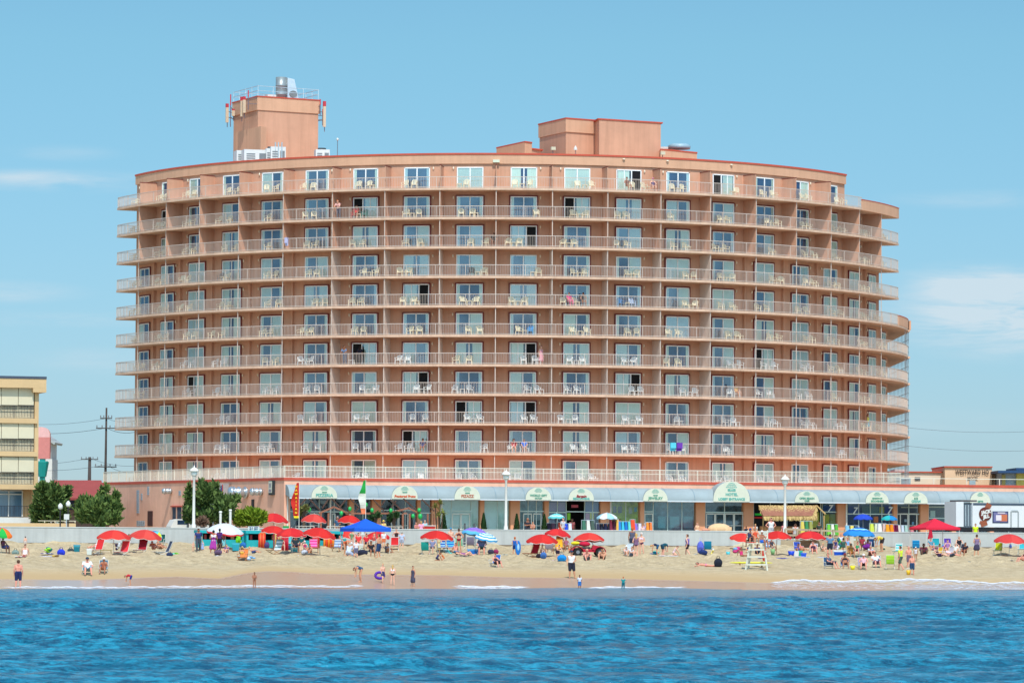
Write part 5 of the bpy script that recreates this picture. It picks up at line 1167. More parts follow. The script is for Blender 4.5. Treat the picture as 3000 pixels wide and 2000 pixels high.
U(811, 898, 1543, 1565, (857, 1622), RM, s1, 'red umbrella, middle of the dense row, above the teal cooler', (.0, .04))
U(888, 984, 1538, 1566, (938, 1628), RM, s1, 'red umbrella, right of the dense row, tipped to the right', (.16, .03), pole=cmat((150, 150, 140), 'metal'))
U(978, 1048, 1545, 1566, (1010, 1600), RM, s1, 'red umbrella partly hidden behind the left half of the blue canopy', (.1, .1))
U(1070, 1142, 1552, 1572, (1106, 1602), RM, s1, 'red umbrella tucked under the right half of the blue canopy', (0, .1))
U(1232, 1328, 1549, 1574, (1283, 1626), RM, s1, 'red umbrella standing alone left of the woman in the red bikini', (.06, -.02))
U(1353, 1432, 1547, 1562, (1392, 1622), [cmat((130, 96, 200)), cmat((90, 170, 210)), cmat((150, 120, 214))], lambda i, j: 1 if j >= 6 else (2 if j % 2 else 0), 'purple umbrella with a pale blue rim, tilted', (.16, -.05), pipe=False)
U(1392, 1458, 1560, 1575, (1388, 1626), [cmat((220, 232, 236)), cmat((60, 150, 200))], lambda i, j: j % 2, 'white and blue ring striped umbrella, low and tilted right of the purple one', (.18, .12), pipe=False)
U(1542, 1634, 1558, 1584, (1588, 1632), RM, s1, 'red umbrella over the wooden lounger, front one of the crossed pair', (.02, .04))
U(1596, 1672, 1543, 1565, (1656, 1612), RM, s1, 'red umbrella, rear one of the crossed pair', (.12, -.02))
U(1680, 1770, 1552, 1579, (1724, 1606), RM, s1, 'red umbrella above the red beach buggy', (-.0, -.06))
U(2138, 2216, 1553, 1578, (2176, 1612), RM, s1, 'red umbrella partly hidden behind the lifeguard stand', (.14, .12))
U(2234, 2319, 1549, 1573, (2273, 1628), RM, s1, 'red umbrella just right of the lifeguard stand', (-.0, -.0), pole=WOODP)
U(2330, 2419, 1551, 1574, (2372, 1602), RM, s1, 'red umbrella in front of the beach ramp', (.03, -.02), pole=cmat((90, 76, 66), 'paint'))
U(2470, 2562, 1545, 1564, (2519, 1632), [cmat((28, 100, 180)), cmat((150, 210, 226)), cmat((40, 130, 200))], lambda i, j: 1 if j == 3 else (2 if j >= 5 else 0), 'blue ring striped umbrella above the big group on the right', (.03, 0), pipe=False, pole=cmat((222, 222, 216), 'metal'))
U(2912, 3006, 1558, 1584, (2955, 1628), [cmat((206, 66, 62)), REDU, cmat((198, 58, 56))], s1, 'faded red umbrella at the right edge beside a yellow chair', (.05, .03))
for a in ((760, 844, 1500, 1524, 'red umbrella on the boardwalk terrace, leftmost, above the hut'), (883, 956, 1506, 1524, 'red umbrella on the boardwalk terrace, middle one'), (990, 1058, 1507, 1526, 'red umbrella on the boardwalk terrace, right one behind the blue canopy')):
    U(a[0], a[1], a[2], a[3], None, RM, s1, a[4], (.06, 0), ground=316, group='red terrace umbrellas', name='terrace_umbrella', droop=.5)
U(1606, 1654, 1502, 1514, None, [cmat((100, 190, 190)), cmat((214, 228, 226))], lambda i, j: 1 if j in (5,) else 0, 'pale teal market umbrella left of the beachwear shop door', (0, 0), ground=321, group='shop umbrellas', name='shop_umbrella', pipe=False)
U(1748, 1808, 1500, 1515, None, [cmat((150, 196, 210)), cmat((224, 230, 230))], lambda i, j: i % 2, 'white and pale blue market umbrella right of the beachwear shop door', (0, 0), ground=321, group='shop umbrellas', name='shop_umbrella', pipe=False)
U(2501, 2556, 1506, 1517, None, [cmat((36, 70, 180))], lambda i, j: 0, 'dark blue market umbrella before the window with the numeral', (0, 0), ground=321, group='shop umbrellas', name='shop_umbrella', pipe=False)
U(2582, 2628, 1507, 1519, None, [cmat((230, 110, 60)), cmat((240, 190, 50)), cmat((40, 170, 170)), cmat((30, 130, 190))], lambda i, j: (i//2) % 4, 'rainbow market umbrella left of the ice cream door', (0, 0), ground=321, group='shop umbrellas', name='shop_umbrella', pipe=False)

def canopy(u0, u1, vt, vv0, vv1, foot, m, lab, rz, legs=POLEW):
    g_ = GP(*foot); um = (u0+u1)/2; w_ = (u1-u0)/F*g_.y; s_ = w_/(math.cos(rz)+math.sin(abs(rz)))/2
    e = empty('pop_up_canopy', g_, rz, lab, 'canopy'); zt_ = PX(um, vt, g_.y).z-g_.z; z1 = PX(um, vv0, g_.y).z-g_.z; z0 = PX(um, vv1, g_.y).z-g_.z
    mb = MB(); K = 8; vs = []; fs = []
    for j in range(K+1):
        f = j/K; zz = z1+(zt_-z1)*(1-f)**1.05-.05*math.sin(math.pi*f)
        for i in range(16):
            t = i/4; k = int(t); q = t-k; c_ = [(-1,-1),(1,-1),(1,1),(-1,1),(-1,-1)]; x = c_[k][0]*(1-q)+c_[k+1][0]*q; y = c_[k][1]*(1-q)+c_[k+1][1]*q
            vs.append((x*s_*f, y*s_*f, zz-(.04*f if i % 4 else 0)))
    for i in range(16): x, y, z = vs[K*16+i]; vs.append((x*1.004, y*1.004, z0-.02*(i % 2)))
    for j in range(K+1):
        for i in range(16): fs.append((j*16+i, j*16+(i+1) % 16, (j+1)*16+(i+1) % 16, (j+1)*16+i))
    mb.add(vs, fs); solid(mb, .015).build('roof', m, e)
    for x, y in ((-1,-1),(1,-1),(1,1),(-1,1)): MB().tube((x*s_*.97, y*s_*.97, -.1), (x*s_*.97, y*s_*.97, z1), .028, n=6).build('leg', legs, e)
    mb = MB()
    for (a, b_) in (((-1,-1),(1,-1)),((1,-1),(1,1)),((1,1),(-1,1)),((-1,1),(-1,-1))): mb.bar((a[0]*s_*.97, a[1]*s_*.97, z1-.12), (b_[0]*s_*.97, b_[1]*s_*.97, z1-.12), .03)
    mb.build('frame', legs, e); return e, s_, z1
canopy(996, 1146, 1519, 1546, 1556, (1070, 1618), cmat((24, 90, 200)), 'bright blue pop up canopy over a big family group', .42)
ce, cs_, cz = canopy(2662, 2803, 1518, 1545, 1551, (2738, 1608), cmat((208, 36, 60)), 'crimson red pop up canopy on the right part of the beach', .35)
mb = MB(); mb.hexa([(-cs_*.72-.26,-cs_,cz-.95), (-cs_*.72+.22,-cs_,cz-.9), (-cs_*.72+.22,-cs_+.1,cz-.9), (-cs_*.72-.26,-cs_+.1,cz-.95), (-cs_*.72-.06,-cs_,cz-.1), (-cs_*.72+.08,-cs_,cz-.1), (-cs_*.72+.08,-cs_+.1,cz-.1), (-cs_*.72-.06,-cs_+.1,cz-.1)]); mb.build('rolled_wall', cmat((190, 30, 56)), ce)

# rental huts of turquoise boards
TQ = mat('hut_turquoise', (30, 166, 172), .7, .08, 2); TQL = mat('hut_pale', (120, 190, 200), .7, .08, 2)
def hut(u0, u1, v0, v1, lab, sign=None):
    a = GP(u0+2, v1); b_ = GP(u1-2, v1); c0 = (a.y-TA*a.x+b_.y-TA*b_.x)/2; e = empty('rental_hut', (0,0,0), 0, lab, 'rental hut'); z0 = min(a.z, b_.z)-.1
    um = (u0+u1)/2; zt_ = PL(um, v0, c0).z; zm = PL(um, v1-22, c0).z; zw = PL(um, v0+9, c0).z
    def rr(n, m, *x):
        mb = MB()
        for q in x: rect(mb, q[0], q[1], 1570, 1580, c0+q[4], q[5], 0, q[2], q[3])
        mb.build(n, m, e)
    rr('wall', TQ, (u0, u1, z0, zm, 0, 1.7), (u0, u0+6, zm, zw, 0, 1.7), (u1-6, u1, zm, zw, 0, 1.7)); rr('back_wall', mat('hut_dark', (40, 30, 40), .8, .3), (u0+6, u1-6, zm, zw, 1.2, .4))
    rr('roof', TQ, (u0-2, u1+2, zw, zt_, -.1, 1.95)); rr('shutter', TQL, ((u0+u1)/2-10, (u0+u1)/2+8, zm-.45, zm-.02, -.06, .05))
    for i in range(4): uu = u0+10+(u1-u0-24)*i/4; rr('price_board', cmat((176, 60, 60) if i % 2 == 0 else (200, 120, 70), 'paint'), (uu, uu+7+i, zm+.03, zw-.1, .25, .04))
    if sign:
        s0, s1_, q0, q1, tx = sign; mb = MB(); rect(mb, s0, s1_, q0, q1, c0+.3, .06); mb.build('sign', WPAINT, e); p = PL((s0+s1_)/2, (q0+q1)/2, c0+.22)
        put('lettering', text_mesh(tx, .30, cmat((46, 76, 120), 'paint'), 0, .01, bold=.01), e, LM(p.x, p.y-.02, p.z, AA))
    return c0
c_h = hut(588, 716, 1552, 1602, 'turquoise beach rental hut with dark hatch, behind the white umbrella')
c_h2 = hut(722, 1004, 1554, 1604, 'long turquoise beach rental hut behind the row of red umbrellas', (727, 760, 1541, 1553, '21 ST'))
def raft(u, vb, w_, h_, col, lab, lean=.18, rz=0.0, col2=None):
    g_ = GP(u, vb); e = empty('surf_mat', g_, rz, lab, 'inflatable mat'); mb = MB()
    for i in range(5):
        x = (i-2)*w_/5; mb.tube((x, -.3*0, .02), (x, h_*math.sin(lean), h_*math.cos(lean)), w_/9.2, n=8, mi=0 if i % 2 == 0 or not col2 else 1)
    mb.build('tubes', [cmat(col, 'plastic'), cmat(col2 or col, 'plastic')], e, True); MB().tube((-w_/2, h_*math.sin(lean), h_*math.cos(lean)), (w_/2, h_*math.sin(lean), h_*math.cos(lean)), .07, n=8).build('pillow', cmat(col2 or col, 'plastic'), e, True)
raft(767, 1604, .55, 1.15, (214, 60, 40), 'orange red surf mat leaning on the turquoise hut, leftmost', .15, 0, (226, 110, 60))
raft(812, 1606, .62, 1.2, (150, 24, 40), 'dark red surf mat with a tan stripe beside the striped chair', .2, .1, (190, 150, 80)); raft(832, 1612, .66, 1.15, (176, 20, 44), 'plain dark red surf mat right of the tan striped one', .2)
raft(926, 1606, .6, 1.15, (190, 30, 40), 'red surf mat behind the pole of the right dense red umbrella', .15); raft(963, 1606, .85, 1.1, (232, 130, 40), 'wide orange surf mat with a red middle, right end of the hut', .12, 0, (224, 70, 44))

# beach chairs
CF = cmat((214, 212, 204), 'metal'); CW = cmat((176, 126, 86), 'paint')
def chair_meshes(kind):
    f, s_, b_ = MB(), MB(), MB()
    if kind == 'low': W2, sh, bh, sd, lean = .28, .24, .62, .5, .35
    elif kind == 'tall': W2, sh, bh, sd, lean = .30, .42, .62, .5, .18
    else: W2, sh, bh, sd, lean = .33, .32, .85, 1.0, .42
    ax_, ay = 0, sd/2
    for x in (-W2, W2):
        f.tube((x, -sd/2, sh), (x, sd/2, sh*.92), .018, n=6); f.tube((x, sd/2, sh*.92), (x, sd/2+bh*math.sin(lean), sh+bh*math.cos(lean)), .018, n=6)
        f.tube((x, -sd/2, sh), (x, sd*.45, 0), .018, n=6); f.tube((x, sd/2, sh), (x, -sd*.40, 0), .018, n=6); f.tube((x, -sd*.42, .01), (x, sd*.47, .01), .018, n=6)
        if kind != 'lounge': f.tube((x*1.08, -sd/2, sh+.22), (x*1.08, sd/2+.1, sh+.24), .022, n=6); f.tube((x, -sd/2, sh), (x*1.08, -sd/2, sh+.22), .016, n=6)
    f.tube((-W2, sd/2+bh*math.sin(lean), sh+bh*math.cos(lean)), (W2, sd/2+bh*math.sin(lean), sh+bh*math.cos(lean)), .018, n=6); f.tube((-W2, -sd/2, sh), (W2, -sd/2, sh), .018, n=6)
    K = 6; vs = []
    for i in range(K+1): t = i/K; vs += [(-W2+.01, -sd/2+sd*t, sh-.05*math.sin(math.pi*t)), (W2-.01, -sd/2+sd*t, sh-.05*math.sin(math.pi*t))]
    s_.add(vs, [(2*i, 2*i+1, 2*i+3, 2*i+2) for i in range(K)]); solid(s_, .012); vs = []
    for i in range(K+1): t = i/K; sg = .04*math.sin(math.pi*t); vs += [(-W2+.01, sd/2+bh*t*math.sin(lean)+sg, sh*.95+bh*t*math.cos(lean)), (W2-.01, sd/2+bh*t*math.sin(lean)+sg, sh*.95+bh*t*math.cos(lean))]
    b_.add(vs, [(2*i, 2*i+1, 2*i+3, 2*i+2) for i in range(K)], 0); b_.m = [i % 2 for i in range(K)]; solid(b_, .012)
    return f.mesh('frame', CF), s_.mesh('seat', CF), b_.mesh('backrest', [CF, CF])
CM = {k: chair_meshes(k) for k in ('low', 'tall', 'lounge')}
def omat(o, *ms_):
    for i, m in enumerate(ms_): o.material_slots[i].link = 'OBJECT'; o.material_slots[i].material = m
CHAIRS = []
def chair(u, v, rz, col, lab, kind='low', frame=None, col2=None, sc=1.0):
    g_ = GP(u, v); e = empty('beach_chair' if kind != 'lounge' else 'beach_lounger', g_, rz, lab, 'beach chair' if kind != 'lounge' else 'lounger', 'chairs on the beach'); e.scale = (sc, sc, sc)
    a, b_, c_ = CM[kind]; o = put('frame', a, e); omat(o, frame or CF); o = put('seat', b_, e); omat(o, cmat(col)); o = put('backrest', c_, e); omat(o, cmat(col), cmat(col2 or col)); return e
RD = (206, 46, 48)
chair(276, 1621, -.55, RD, 'red lounger with a sitting person, leftmost lounger', 'lounge'); chair(352, 1628, -.45, (214, 60, 66), 'red lounger with a dark bag on it, right of the first umbrella pole', 'lounge')
chair(354, 1592, .1, (120, 20, 52), 'dark red high chair close to the wall behind the first umbrella', 'tall'); chair(408, 1622, -.3, (150, 20, 36), 'dark red lounger seen from behind under the second umbrella', 'lounge')
chair(470, 1603, -.15, (24, 78, 70), 'dark green high chair behind the sunbathers, left group', 'tall'); chair(470, 1628, -1.1, (60, 70, 90), 'lounger with dark blue end, sunbather on it, left group', 'lounge')
chair(254, 1680, .1, (60, 130, 150), 'low chair with blue pattern, man in white shirt, near the water', 'low'); chair(303, 1676, .05, (70, 110, 130), 'low chair, person in white hat, near the water', 'low')
chair(710, 1641, -.3, (226, 130, 70), 'low orange lounger with tan legs, centre left', 'low', CW); chair(800, 1622, -.6, (214, 220, 220), 'wooden lounger with a white flowered cloth', 'lounge', CW, (120, 150, 150))
chair(846, 1606, .15, (90, 180, 184), 'pale teal high chair behind the family by the dense red umbrellas', 'tall'); chair(920, 1618, .2, (226, 60, 140), 'pink patterned chair with white flowers', 'tall', CW, (236, 130, 190))
chair(984, 1618, -.4, (120, 150, 190), 'chair draped with a blue patterned towel left of the blue canopy group', 'tall', CW, (200, 210, 220)); chair(1010, 1608, .3, (40, 140, 140), 'small teal chair under the left part of the blue canopy')
chair(1156, 1612, 0, (204, 40, 44), 'red backed tall chair with white frame by the wall, right of the canopy', 'tall'); chair(1248, 1626, 2.9, (22, 140, 130), 'teal chair seen from behind, left of the lone red umbrella', 'tall')
chair(1294, 1618, .1, (30, 80, 170), 'blue and white patterned chair, left of its pair', 'tall', None, (150, 200, 220)); chair(1320, 1618, .1, (24, 96, 186), 'blue and teal patterned chair, right of its pair', 'tall', None, (90, 190, 210))
chair(1350, 1612, 2.7, (120, 214, 170), 'mint green chair seen from behind below the purple umbrella', 'tall'); chair(1380, 1610, 3.0, (120, 112, 130), 'grey violet chair seen from behind near the blue cooler', 'tall')
chair(1412, 1616, .1, (110, 120, 150), 'chair of the seated man with grey striped shirt', 'tall'); chair(1448, 1658, -.5, (40, 100, 180), 'low blue chair with reading woman, near the damp sand', 'low')
chair(1552, 1632, -.7, (170, 30, 44), 'wooden chair with dark red cloth under the front crossed umbrella', 'lounge', CW); chair(1610, 1622, 3.0, (150, 140, 150), 'wooden chair seen from behind with a grey shirted back in it', 'tall', CW)
chair(1640, 1618, .2, (232, 170, 40), 'wooden chair with a yellow orange towel', 'tall', CW); chair(1836, 1622, -.7, (200, 210, 216), 'pale low chair left of the standing group at the wall', 'low')
chair(2076, 1622, 2.9, (20, 120, 150), 'tall teal chair folded upright beside the blue bags', 'tall'); chair(2252, 1616, .1, (40, 120, 180), 'high chair with red white and blue stripes right of the lifeguard stand', 'tall', None, (200, 210, 216))
chair(2340, 1616, .3, (40, 70, 160), 'blue chair left of the pair below the ramp', 'low'); chair(2382, 1622, -.3, (60, 60, 100), 'striped chair right of the pair below the ramp', 'low', None, (200, 190, 200))
chair(2428, 1665, .2, (50, 90, 130), 'blue low chair, far left of the front row of four, right beach', 'low'); chair(2474, 1665, -.1, (90, 130, 190), 'pale blue low chair, second of the front row, right beach', 'low')
chair(2528, 1665, .15, (150, 130, 160), 'mauve low chair, third of the front row, right beach', 'low'); chair(2568, 1660, -.1, (90, 120, 130), 'grey low chair, fourth of the front row, right beach', 'low')
chair(2492, 1628, .1, (170, 130, 60), 'ochre chair behind the front row, beside the blue and white cooler', 'low'); chair(2540, 1616, -.3, (120, 40, 130), 'purple low chair under the blue striped umbrella, right side', 'low'); chair(2556, 1614, 2.6, (30, 70, 120), 'navy chair, rearmost right of the umbrella group', 'tall')
chair(2608, 1666, 3.05, (150, 200, 50), 'empty lime green chair seen from behind, alone on the right', 'tall', None, (166, 212, 70)); chair(2628, 1628, -.6, (60, 190, 190), 'slanting chair with turquoise and white stripes beside the man in yellow', 'tall', None, (214, 232, 230))
chair(2684, 1618, 3.0, (20, 110, 170), 'tall blue chair at the left leg of the red canopy', 'tall', None, (30, 140, 190)); chair(2744, 1612, .1, (30, 150, 160), 'teal high chair under the red canopy', 'tall'); chair(2778, 1612, .1, (90, 60, 160), 'violet high chair under the red canopy', 'tall')
chair(2744, 1632, -1.0, (230, 180, 60), 'low chair with a yellow sunflower towel under the red canopy', 'low'); chair(2776, 1632, -1.0, (200, 190, 200), 'low pale chair of the second reclining person under the red canopy', 'low'); chair(2812, 1622, -.9, (60, 64, 80), 'dark chair at the right side of the red canopy', 'low')
chair(2922, 1626, -.5, (206, 214, 40), 'bright yellow low chair left of the faded red umbrella', 'tall'); chair(2994, 1622, -.4, (60, 180, 190), 'turquoise chair cut by the right edge', 'tall')

def item(kind, u, v, col, lab, w_=.5, d_=.35, h_=.35, rz=0.0, col2=None, cat=None):
    g_ = GP(u, v); cat = cat or kind.replace('_', ' ')
    e = empty(kind, g_, rz, lab, cat); m = cmat(col, 'cloth' if kind in ('bag', 'towel', 'backpack') else 'plastic')
    m2 = cmat(col2 or (220, 222, 220), 'plastic')
    if kind == 'cooler':
        b_ = MB(); b_.hexa([(-w_*.46,-d_*.44,0),(w_*.46,-d_*.44,0),(w_*.46,d_*.44,0),(-w_*.46,d_*.44,0),(-w_/2,-d_/2,h_*.78),(w_/2,-d_/2,h_*.78),(w_/2,d_/2,h_*.78),(-w_/2,d_/2,h_*.78)]); b_.build('body', m, e)
        MB().box((0,0,h_*.9), (w_*1.04, d_*1.04, h_*.2)).build('lid', m2, e); mb = MB(); mb.path([(-w_*.52,0,h_*.6), (-w_*.58,0,h_*1.05), (w_*.58,0,h_*1.05), (w_*.52,0,h_*.6)], .015, 6); mb.build('handle', m2, e)
    elif kind in ('bag', 'backpack'):
        b_ = MB(); b_.ell((0,0,h_*.5), (w_/2, d_/2, h_*.52), 14, 10); b_.box((0,0,h_*.35), (w_*.8, d_*.8, h_*.6)); b_.build('body', m, e, True)
        mb = MB()
        for y in (-d_*.2, d_*.2): mb.path([(-w_*.22,y,h_*.85), (-w_*.12,y,h_*1.25), (w_*.12,y,h_*1.25), (w_*.22,y,h_*.85)], .014, 6)
        mb.build('strap', cmat(col2 or tuple(int(c*.6) for c in col)), e); MB().box((0,-d_*.46,h_*.35), (w_*.5, d_*.18, h_*.35)).build('pocket', cmat(tuple(int(c*.8) for c in col)), e)
    elif kind == 'towel':
        nx, ny = 16, 8; vs = []
        for j in range(ny+1):
            for i in range(nx+1):
                x = (i/nx-.5)*w_; y = (j/ny-.5)*d_; wx_ = g_.x+x*math.cos(rz)-y*math.sin(rz); wy_ = g_.y+x*math.sin(rz)+y*math.cos(rz)
                vs.append((x+.03*math.sin(j*2.1), y+.03*math.sin(i*1.3), zs(wx_, wy_)-g_.z+.035+.02*math.sin(i*1.9+u)*math.sin(j*1.7)))
        b_ = MB(); fs = []; ms_ = []
        for j in range(ny):
            for i in range(nx): a = j*(nx+1)+i; fs.append((a, a+1, a+nx+2, a+nx+1)); ms_.append((i//2) % 2 if col2 else 0)
        b_.v, b_.f, b_.m = vs, fs, ms_; solid(b_, .012); b_.build('cloth', [m, cmat(col2 or col)], e, True)
    elif kind == 'bucket':
        MB().lathe([(w_*.32, 0), (w_*.5, h_), (w_*.46, h_), (w_*.30, .03)], 14).build('body', m, e, True); mb = MB(); mb.path([(-w_*.5,0,h_), (-w_*.3,0,h_*1.4), (w_*.3,0,h_*1.4), (w_*.5,0,h_)], .012, 6); mb.build('handle', m2, e)
    elif kind == 'clothes_pile':
        b_ = MB()
        for i in range(6): b_.ell((random.uniform(-w_,w_)*.35, random.uniform(-d_,d_)*.35, h_*(.25+.12*i)), (w_*.28, d_*.4, h_*.22), 10, 6, i % 2)
        b_.build('clothes', [m, cmat(col2 or (200, 200, 200))], e, True)
    return e
I = item
I('bag', 45, 1627, (120, 140, 132), 'grey green beach bag left of the sitting woman', .55, .35, .42); I('towel', 75, 1631, (222, 214, 208), 'pale towel under the sitting woman, left', 1.5, .9, rz=.1, col2=(200, 120, 130)); I('towel', 120, 1630, (196, 196, 214), 'long grey white towel right of the sitting woman, left', 1.9, .7, rz=-.1)
I('clothes_pile', 142, 1618, (150, 214, 60), 'heap of lime green and teal beach things', .6, .4, .4, col2=(30, 120, 120)); I('towel', 150, 1622, (80, 80, 150), 'blue and white striped towel under the lime heap', 1.5, .7, rz=.1, col2=(220, 216, 220)); I('bag', 179, 1628, (34, 56, 190), 'bright blue beach bag on the left sand', .6, .4, .5); I('clothes_pile', 160, 1631, (206, 170, 50), 'flat yellow towel heap beside the bright blue bag', .6, .25, .15, col2=(120, 90, 50))
I('bag', 207, 1618, (60, 70, 70), 'dark round bag beside a teal chair back, left', .5, .35, .32); I('cooler', 225, 1618, (20, 116, 130), 'teal upright cooler bag left of the first lounger', .42, .36, .55, col2=(30, 150, 170)); I('towel', 216, 1628, (40, 170, 180), 'small turquoise cloth on the sand below the teal cooler', .45, .35)
I('cooler', 262, 1624, (206, 214, 206), 'white box cooler beside the leftmost lounger', .35, .3, .4); I('clothes_pile', 345, 1612, (50, 30, 60), 'dark bag lying on the second red lounger', .4, .3, .55)
t = GP(310, 1624); e = empty('side_table', t, .1, 'low yellow folding table left of the first umbrella pole', 'table'); MB().box((0,0,.34), (.85,.45,.04)).build('table_top', cmat((206, 180, 60), 'paint'), e)
for x in (-.36, .36):
    for y in (-.17, .17): MB().tube((x*1.1,y,0), (x,y,.33), .02, n=6).build('leg', cmat((190, 160, 50), 'paint'), e)
I('bag', 497, 1629, (40, 56, 90), 'navy bag right of the left sunbathers', .5, .35, .28); I('clothes_pile', 514, 1628, (110, 200, 170), 'mint and green towel heap right of the navy bag', .55, .35, .25, col2=(110, 180, 50))
I('cooler', 644, 1605, (50, 44, 64), 'dark box beside the woman in the purple white dress', .38, .3, .4); I('bag', 639, 1624, (96, 74, 100), 'mauve grey bag at the foot of the white umbrella', .6, .4, .36); I('towel', 672, 1629, (222, 220, 226), 'white towel spread before the white umbrella', 2.0, .9); I('clothes_pile', 700, 1604, (110, 200, 40), 'green inflatable toy on the blue beach cart', .5, .4, 1.15, col2=(130, 214, 50))
I('cooler', 691, 1612, (40, 150, 170), 'light blue box cart left of the dark blue stroller', .5, .4, .55, col2=(60, 170, 190)); I('bag', 712, 1606, (40, 110, 180), 'blue net bag by the white umbrella', .5, .4, .5); I('clothes_pile', 735, 1641, (220, 220, 228), 'white and blue towels right of the orange low lounger', .6, .3, .3, col2=(120, 170, 210))
I('cooler', 862, 1620, (70, 170, 176), 'teal cooler before the family in the dense red row', .5, .38, .4, col2=(110, 200, 200)); I('bag', 892, 1624, (190, 196, 206), 'grey striped bag beside the teal cooler', .5, .35, .36); I('towel', 845, 1627, (60, 140, 170), 'blue white towel at the foot of the teal cooler', 1.5, .5, col2=(210, 214, 220)); I('bag', 846, 1610, (60, 70, 110), 'dark bag behind the teal cooler', .4, .3, .35)
I('bag', 782, 1606, (80, 70, 120), 'violet bag at the hut corner', .4, .3, .5); I('bag', 1062, 1627, (34, 40, 60), 'big black bag at the feet of the canopy group', .8, .5, .45); I('cooler', 1052, 1612, (206, 214, 200), 'white cooler inside the canopy group', .6, .4, .5); I('clothes_pile', 1118, 1628, (50, 40, 40), 'pair of dark shoes right of the man in navy trunks', .3, .2, .1); I('towel', 1070, 1638, (190, 196, 190), 'pale cloth on the sand before the canopy group', .9, .5)
I('bag', 1085, 1585, (30, 34, 70), 'navy pack hanging in the middle of the canopy group', .7, .3, .45)
I('cooler', 1386, 1625, (30, 110, 190), 'bright blue cooler beside the man with grey striped shirt', .8, .45, .42, col2=(60, 150, 210)); I('towel', 1345, 1628, (70, 60, 110), 'dark violet towel under the lying woman', 1.5, .6, col2=(60, 130, 130)); I('clothes_pile', 1312, 1624, (90, 190, 180), 'teal towel heap before the patterned chairs', .6, .4, .4, col2=(210, 220, 214))
I('bag', 1438, 1622, (60, 60, 80), 'dark grey beach bag, left of its pair', .5, .35, .36); I('bag', 1453, 1622, (150, 40, 90), 'maroon flowered beach bag, right of its pair', .42, .3, .36); I('towel', 1470, 1625, (130, 190, 200), 'pale teal towel right of the maroon bag', 1.1, .5, col2=(60, 90, 110))
I('bag', 1578, 1634, (40, 30, 40), 'small black bag right of the dark red lounger', .4, .3, .34); I('bag', 1592, 1636, (60, 100, 160), 'blue striped bag at the front umbrella pole', .5, .35, .5, col2=(200, 210, 220)); I('towel', 1618, 1642, (206, 170, 196), 'pink white towel on the sand in front of the crossed umbrellas', 1.0, .5, col2=(120, 40, 80)); I('bag', 1646, 1644, (20, 130, 200), 'bright cyan blue bag in front of the crossed umbrellas', .7, .45, .5)
I('towel', 1930, 1628, (226, 226, 224), 'long white sheet under the kneeling children', 3.2, .9); I('clothes_pile', 1917, 1625, (30, 90, 190), 'blue pile beside the bending children', .7, .4, .3, col2=(60, 190, 170)); I('bag', 2052, 1622, (90, 100, 190), 'tall violet patterned pack beside the teal chair', .55, .4, 1.0, col2=(190, 190, 220)); I('bag', 2060, 1625, (30, 50, 100), 'dark blue bag at the foot of the violet pack', .7, .4, .4); I('clothes_pile', 2088, 1626, (220, 200, 110), 'small heap of yellow sand toys', .35, .3, .5)
I('clothes_pile', 2038, 1625, (50, 44, 50), 'pair of dark sandals left of the violet pack', .35, .2, .12); I('backpack', 2104, 1660, (30, 36, 50), 'black backpack beside the prone sunbather', .62, .4, .62)
I('towel', 2132, 1634, (40, 80, 170), 'dark blue towel left of the bucket', 1.2, .5); I('towel', 2170, 1636, (90, 150, 220), 'light blue towel left of the lifeguard stand', 2.2, .8); I('bucket', 2133, 1627, (80, 190, 200), 'turquoise bucket on the blue towels', .34, .3, .32); I('towel', 2270, 1635, (50, 70, 180), 'blue towel right of the lifeguard stand', 2.6, .7); I('clothes_pile', 2160, 1622, (120, 160, 200), 'patterned blue bag left of the lifeguard stand', .7, .5, .55, col2=(200, 60, 120))
I('bucket', 2264, 1624, (130, 180, 120), 'green white pail at the pole right of the stand', .4, .3, .45); I('bucket', 2318, 1629, (30, 70, 200), 'big blue tub right of the stand', .55, .5, .42); I('cooler', 2333, 1628, (222, 222, 220), 'white box between two blue ones', .36, .3, .36); I('cooler', 2345, 1628, (20, 150, 130), 'teal box left of the small blue cooler', .3, .3, .4, col2=(40, 170, 150)); I('cooler', 2354, 1630, (30, 80, 200), 'small blue cooler at the right end of the row', .4, .3, .28, col2=(40, 90, 200)); I('towel', 2380, 1632, (206, 214, 232), 'pale long towel in front of the coolers', 3.6, .6)
I('cooler', 2460, 1628, (20, 80, 190), 'blue cooler with a white lid before the big group', .9, .42, .42, col2=(220, 226, 230)); I('bucket', 2498, 1668, (230, 214, 50), 'yellow bucket right of the second front chair', .4, .35, .3); I('bucket', 2661, 1683, (226, 180, 40), 'yellow bucket held low between the two men on the right', .32, .3, .34); I('clothes_pile', 2462, 1608, (70, 190, 50), 'green folded chair cover behind the cooler', .6, .4, .9, col2=(30, 100, 110)); I('clothes_pile', 2452, 1612, (210, 210, 226), 'white bags on top of the blue cooler', .5, .3, .6, col2=(150, 130, 180)); I('bucket', 2590, 1612, (40, 80, 60), 'small dark green pail near the wall', .2, .2, .2)
I('clothes_pile', 2766, 1614, (60, 160, 190), 'light blue ball shaped bag under the red canopy', .5, .4, .6, col2=(150, 60, 150)); I('towel', 2804, 1645, (40, 150, 170), 'teal towel in front of the red canopy', 2.0, .7, col2=(30, 100, 130)); I('clothes_pile', 2836, 1600, (150, 170, 180), 'pale plastic bag tied at the canopy right leg', .35, .3, .6); I('clothes_pile', 2966, 1642, (70, 50, 50), 'dark flip flops on bare sand near the right edge', .3, .2, .06)
I('bag', 2960, 1606, (60, 80, 150), 'small blue bag hung on the faded umbrella pole', .25, .2, .35)

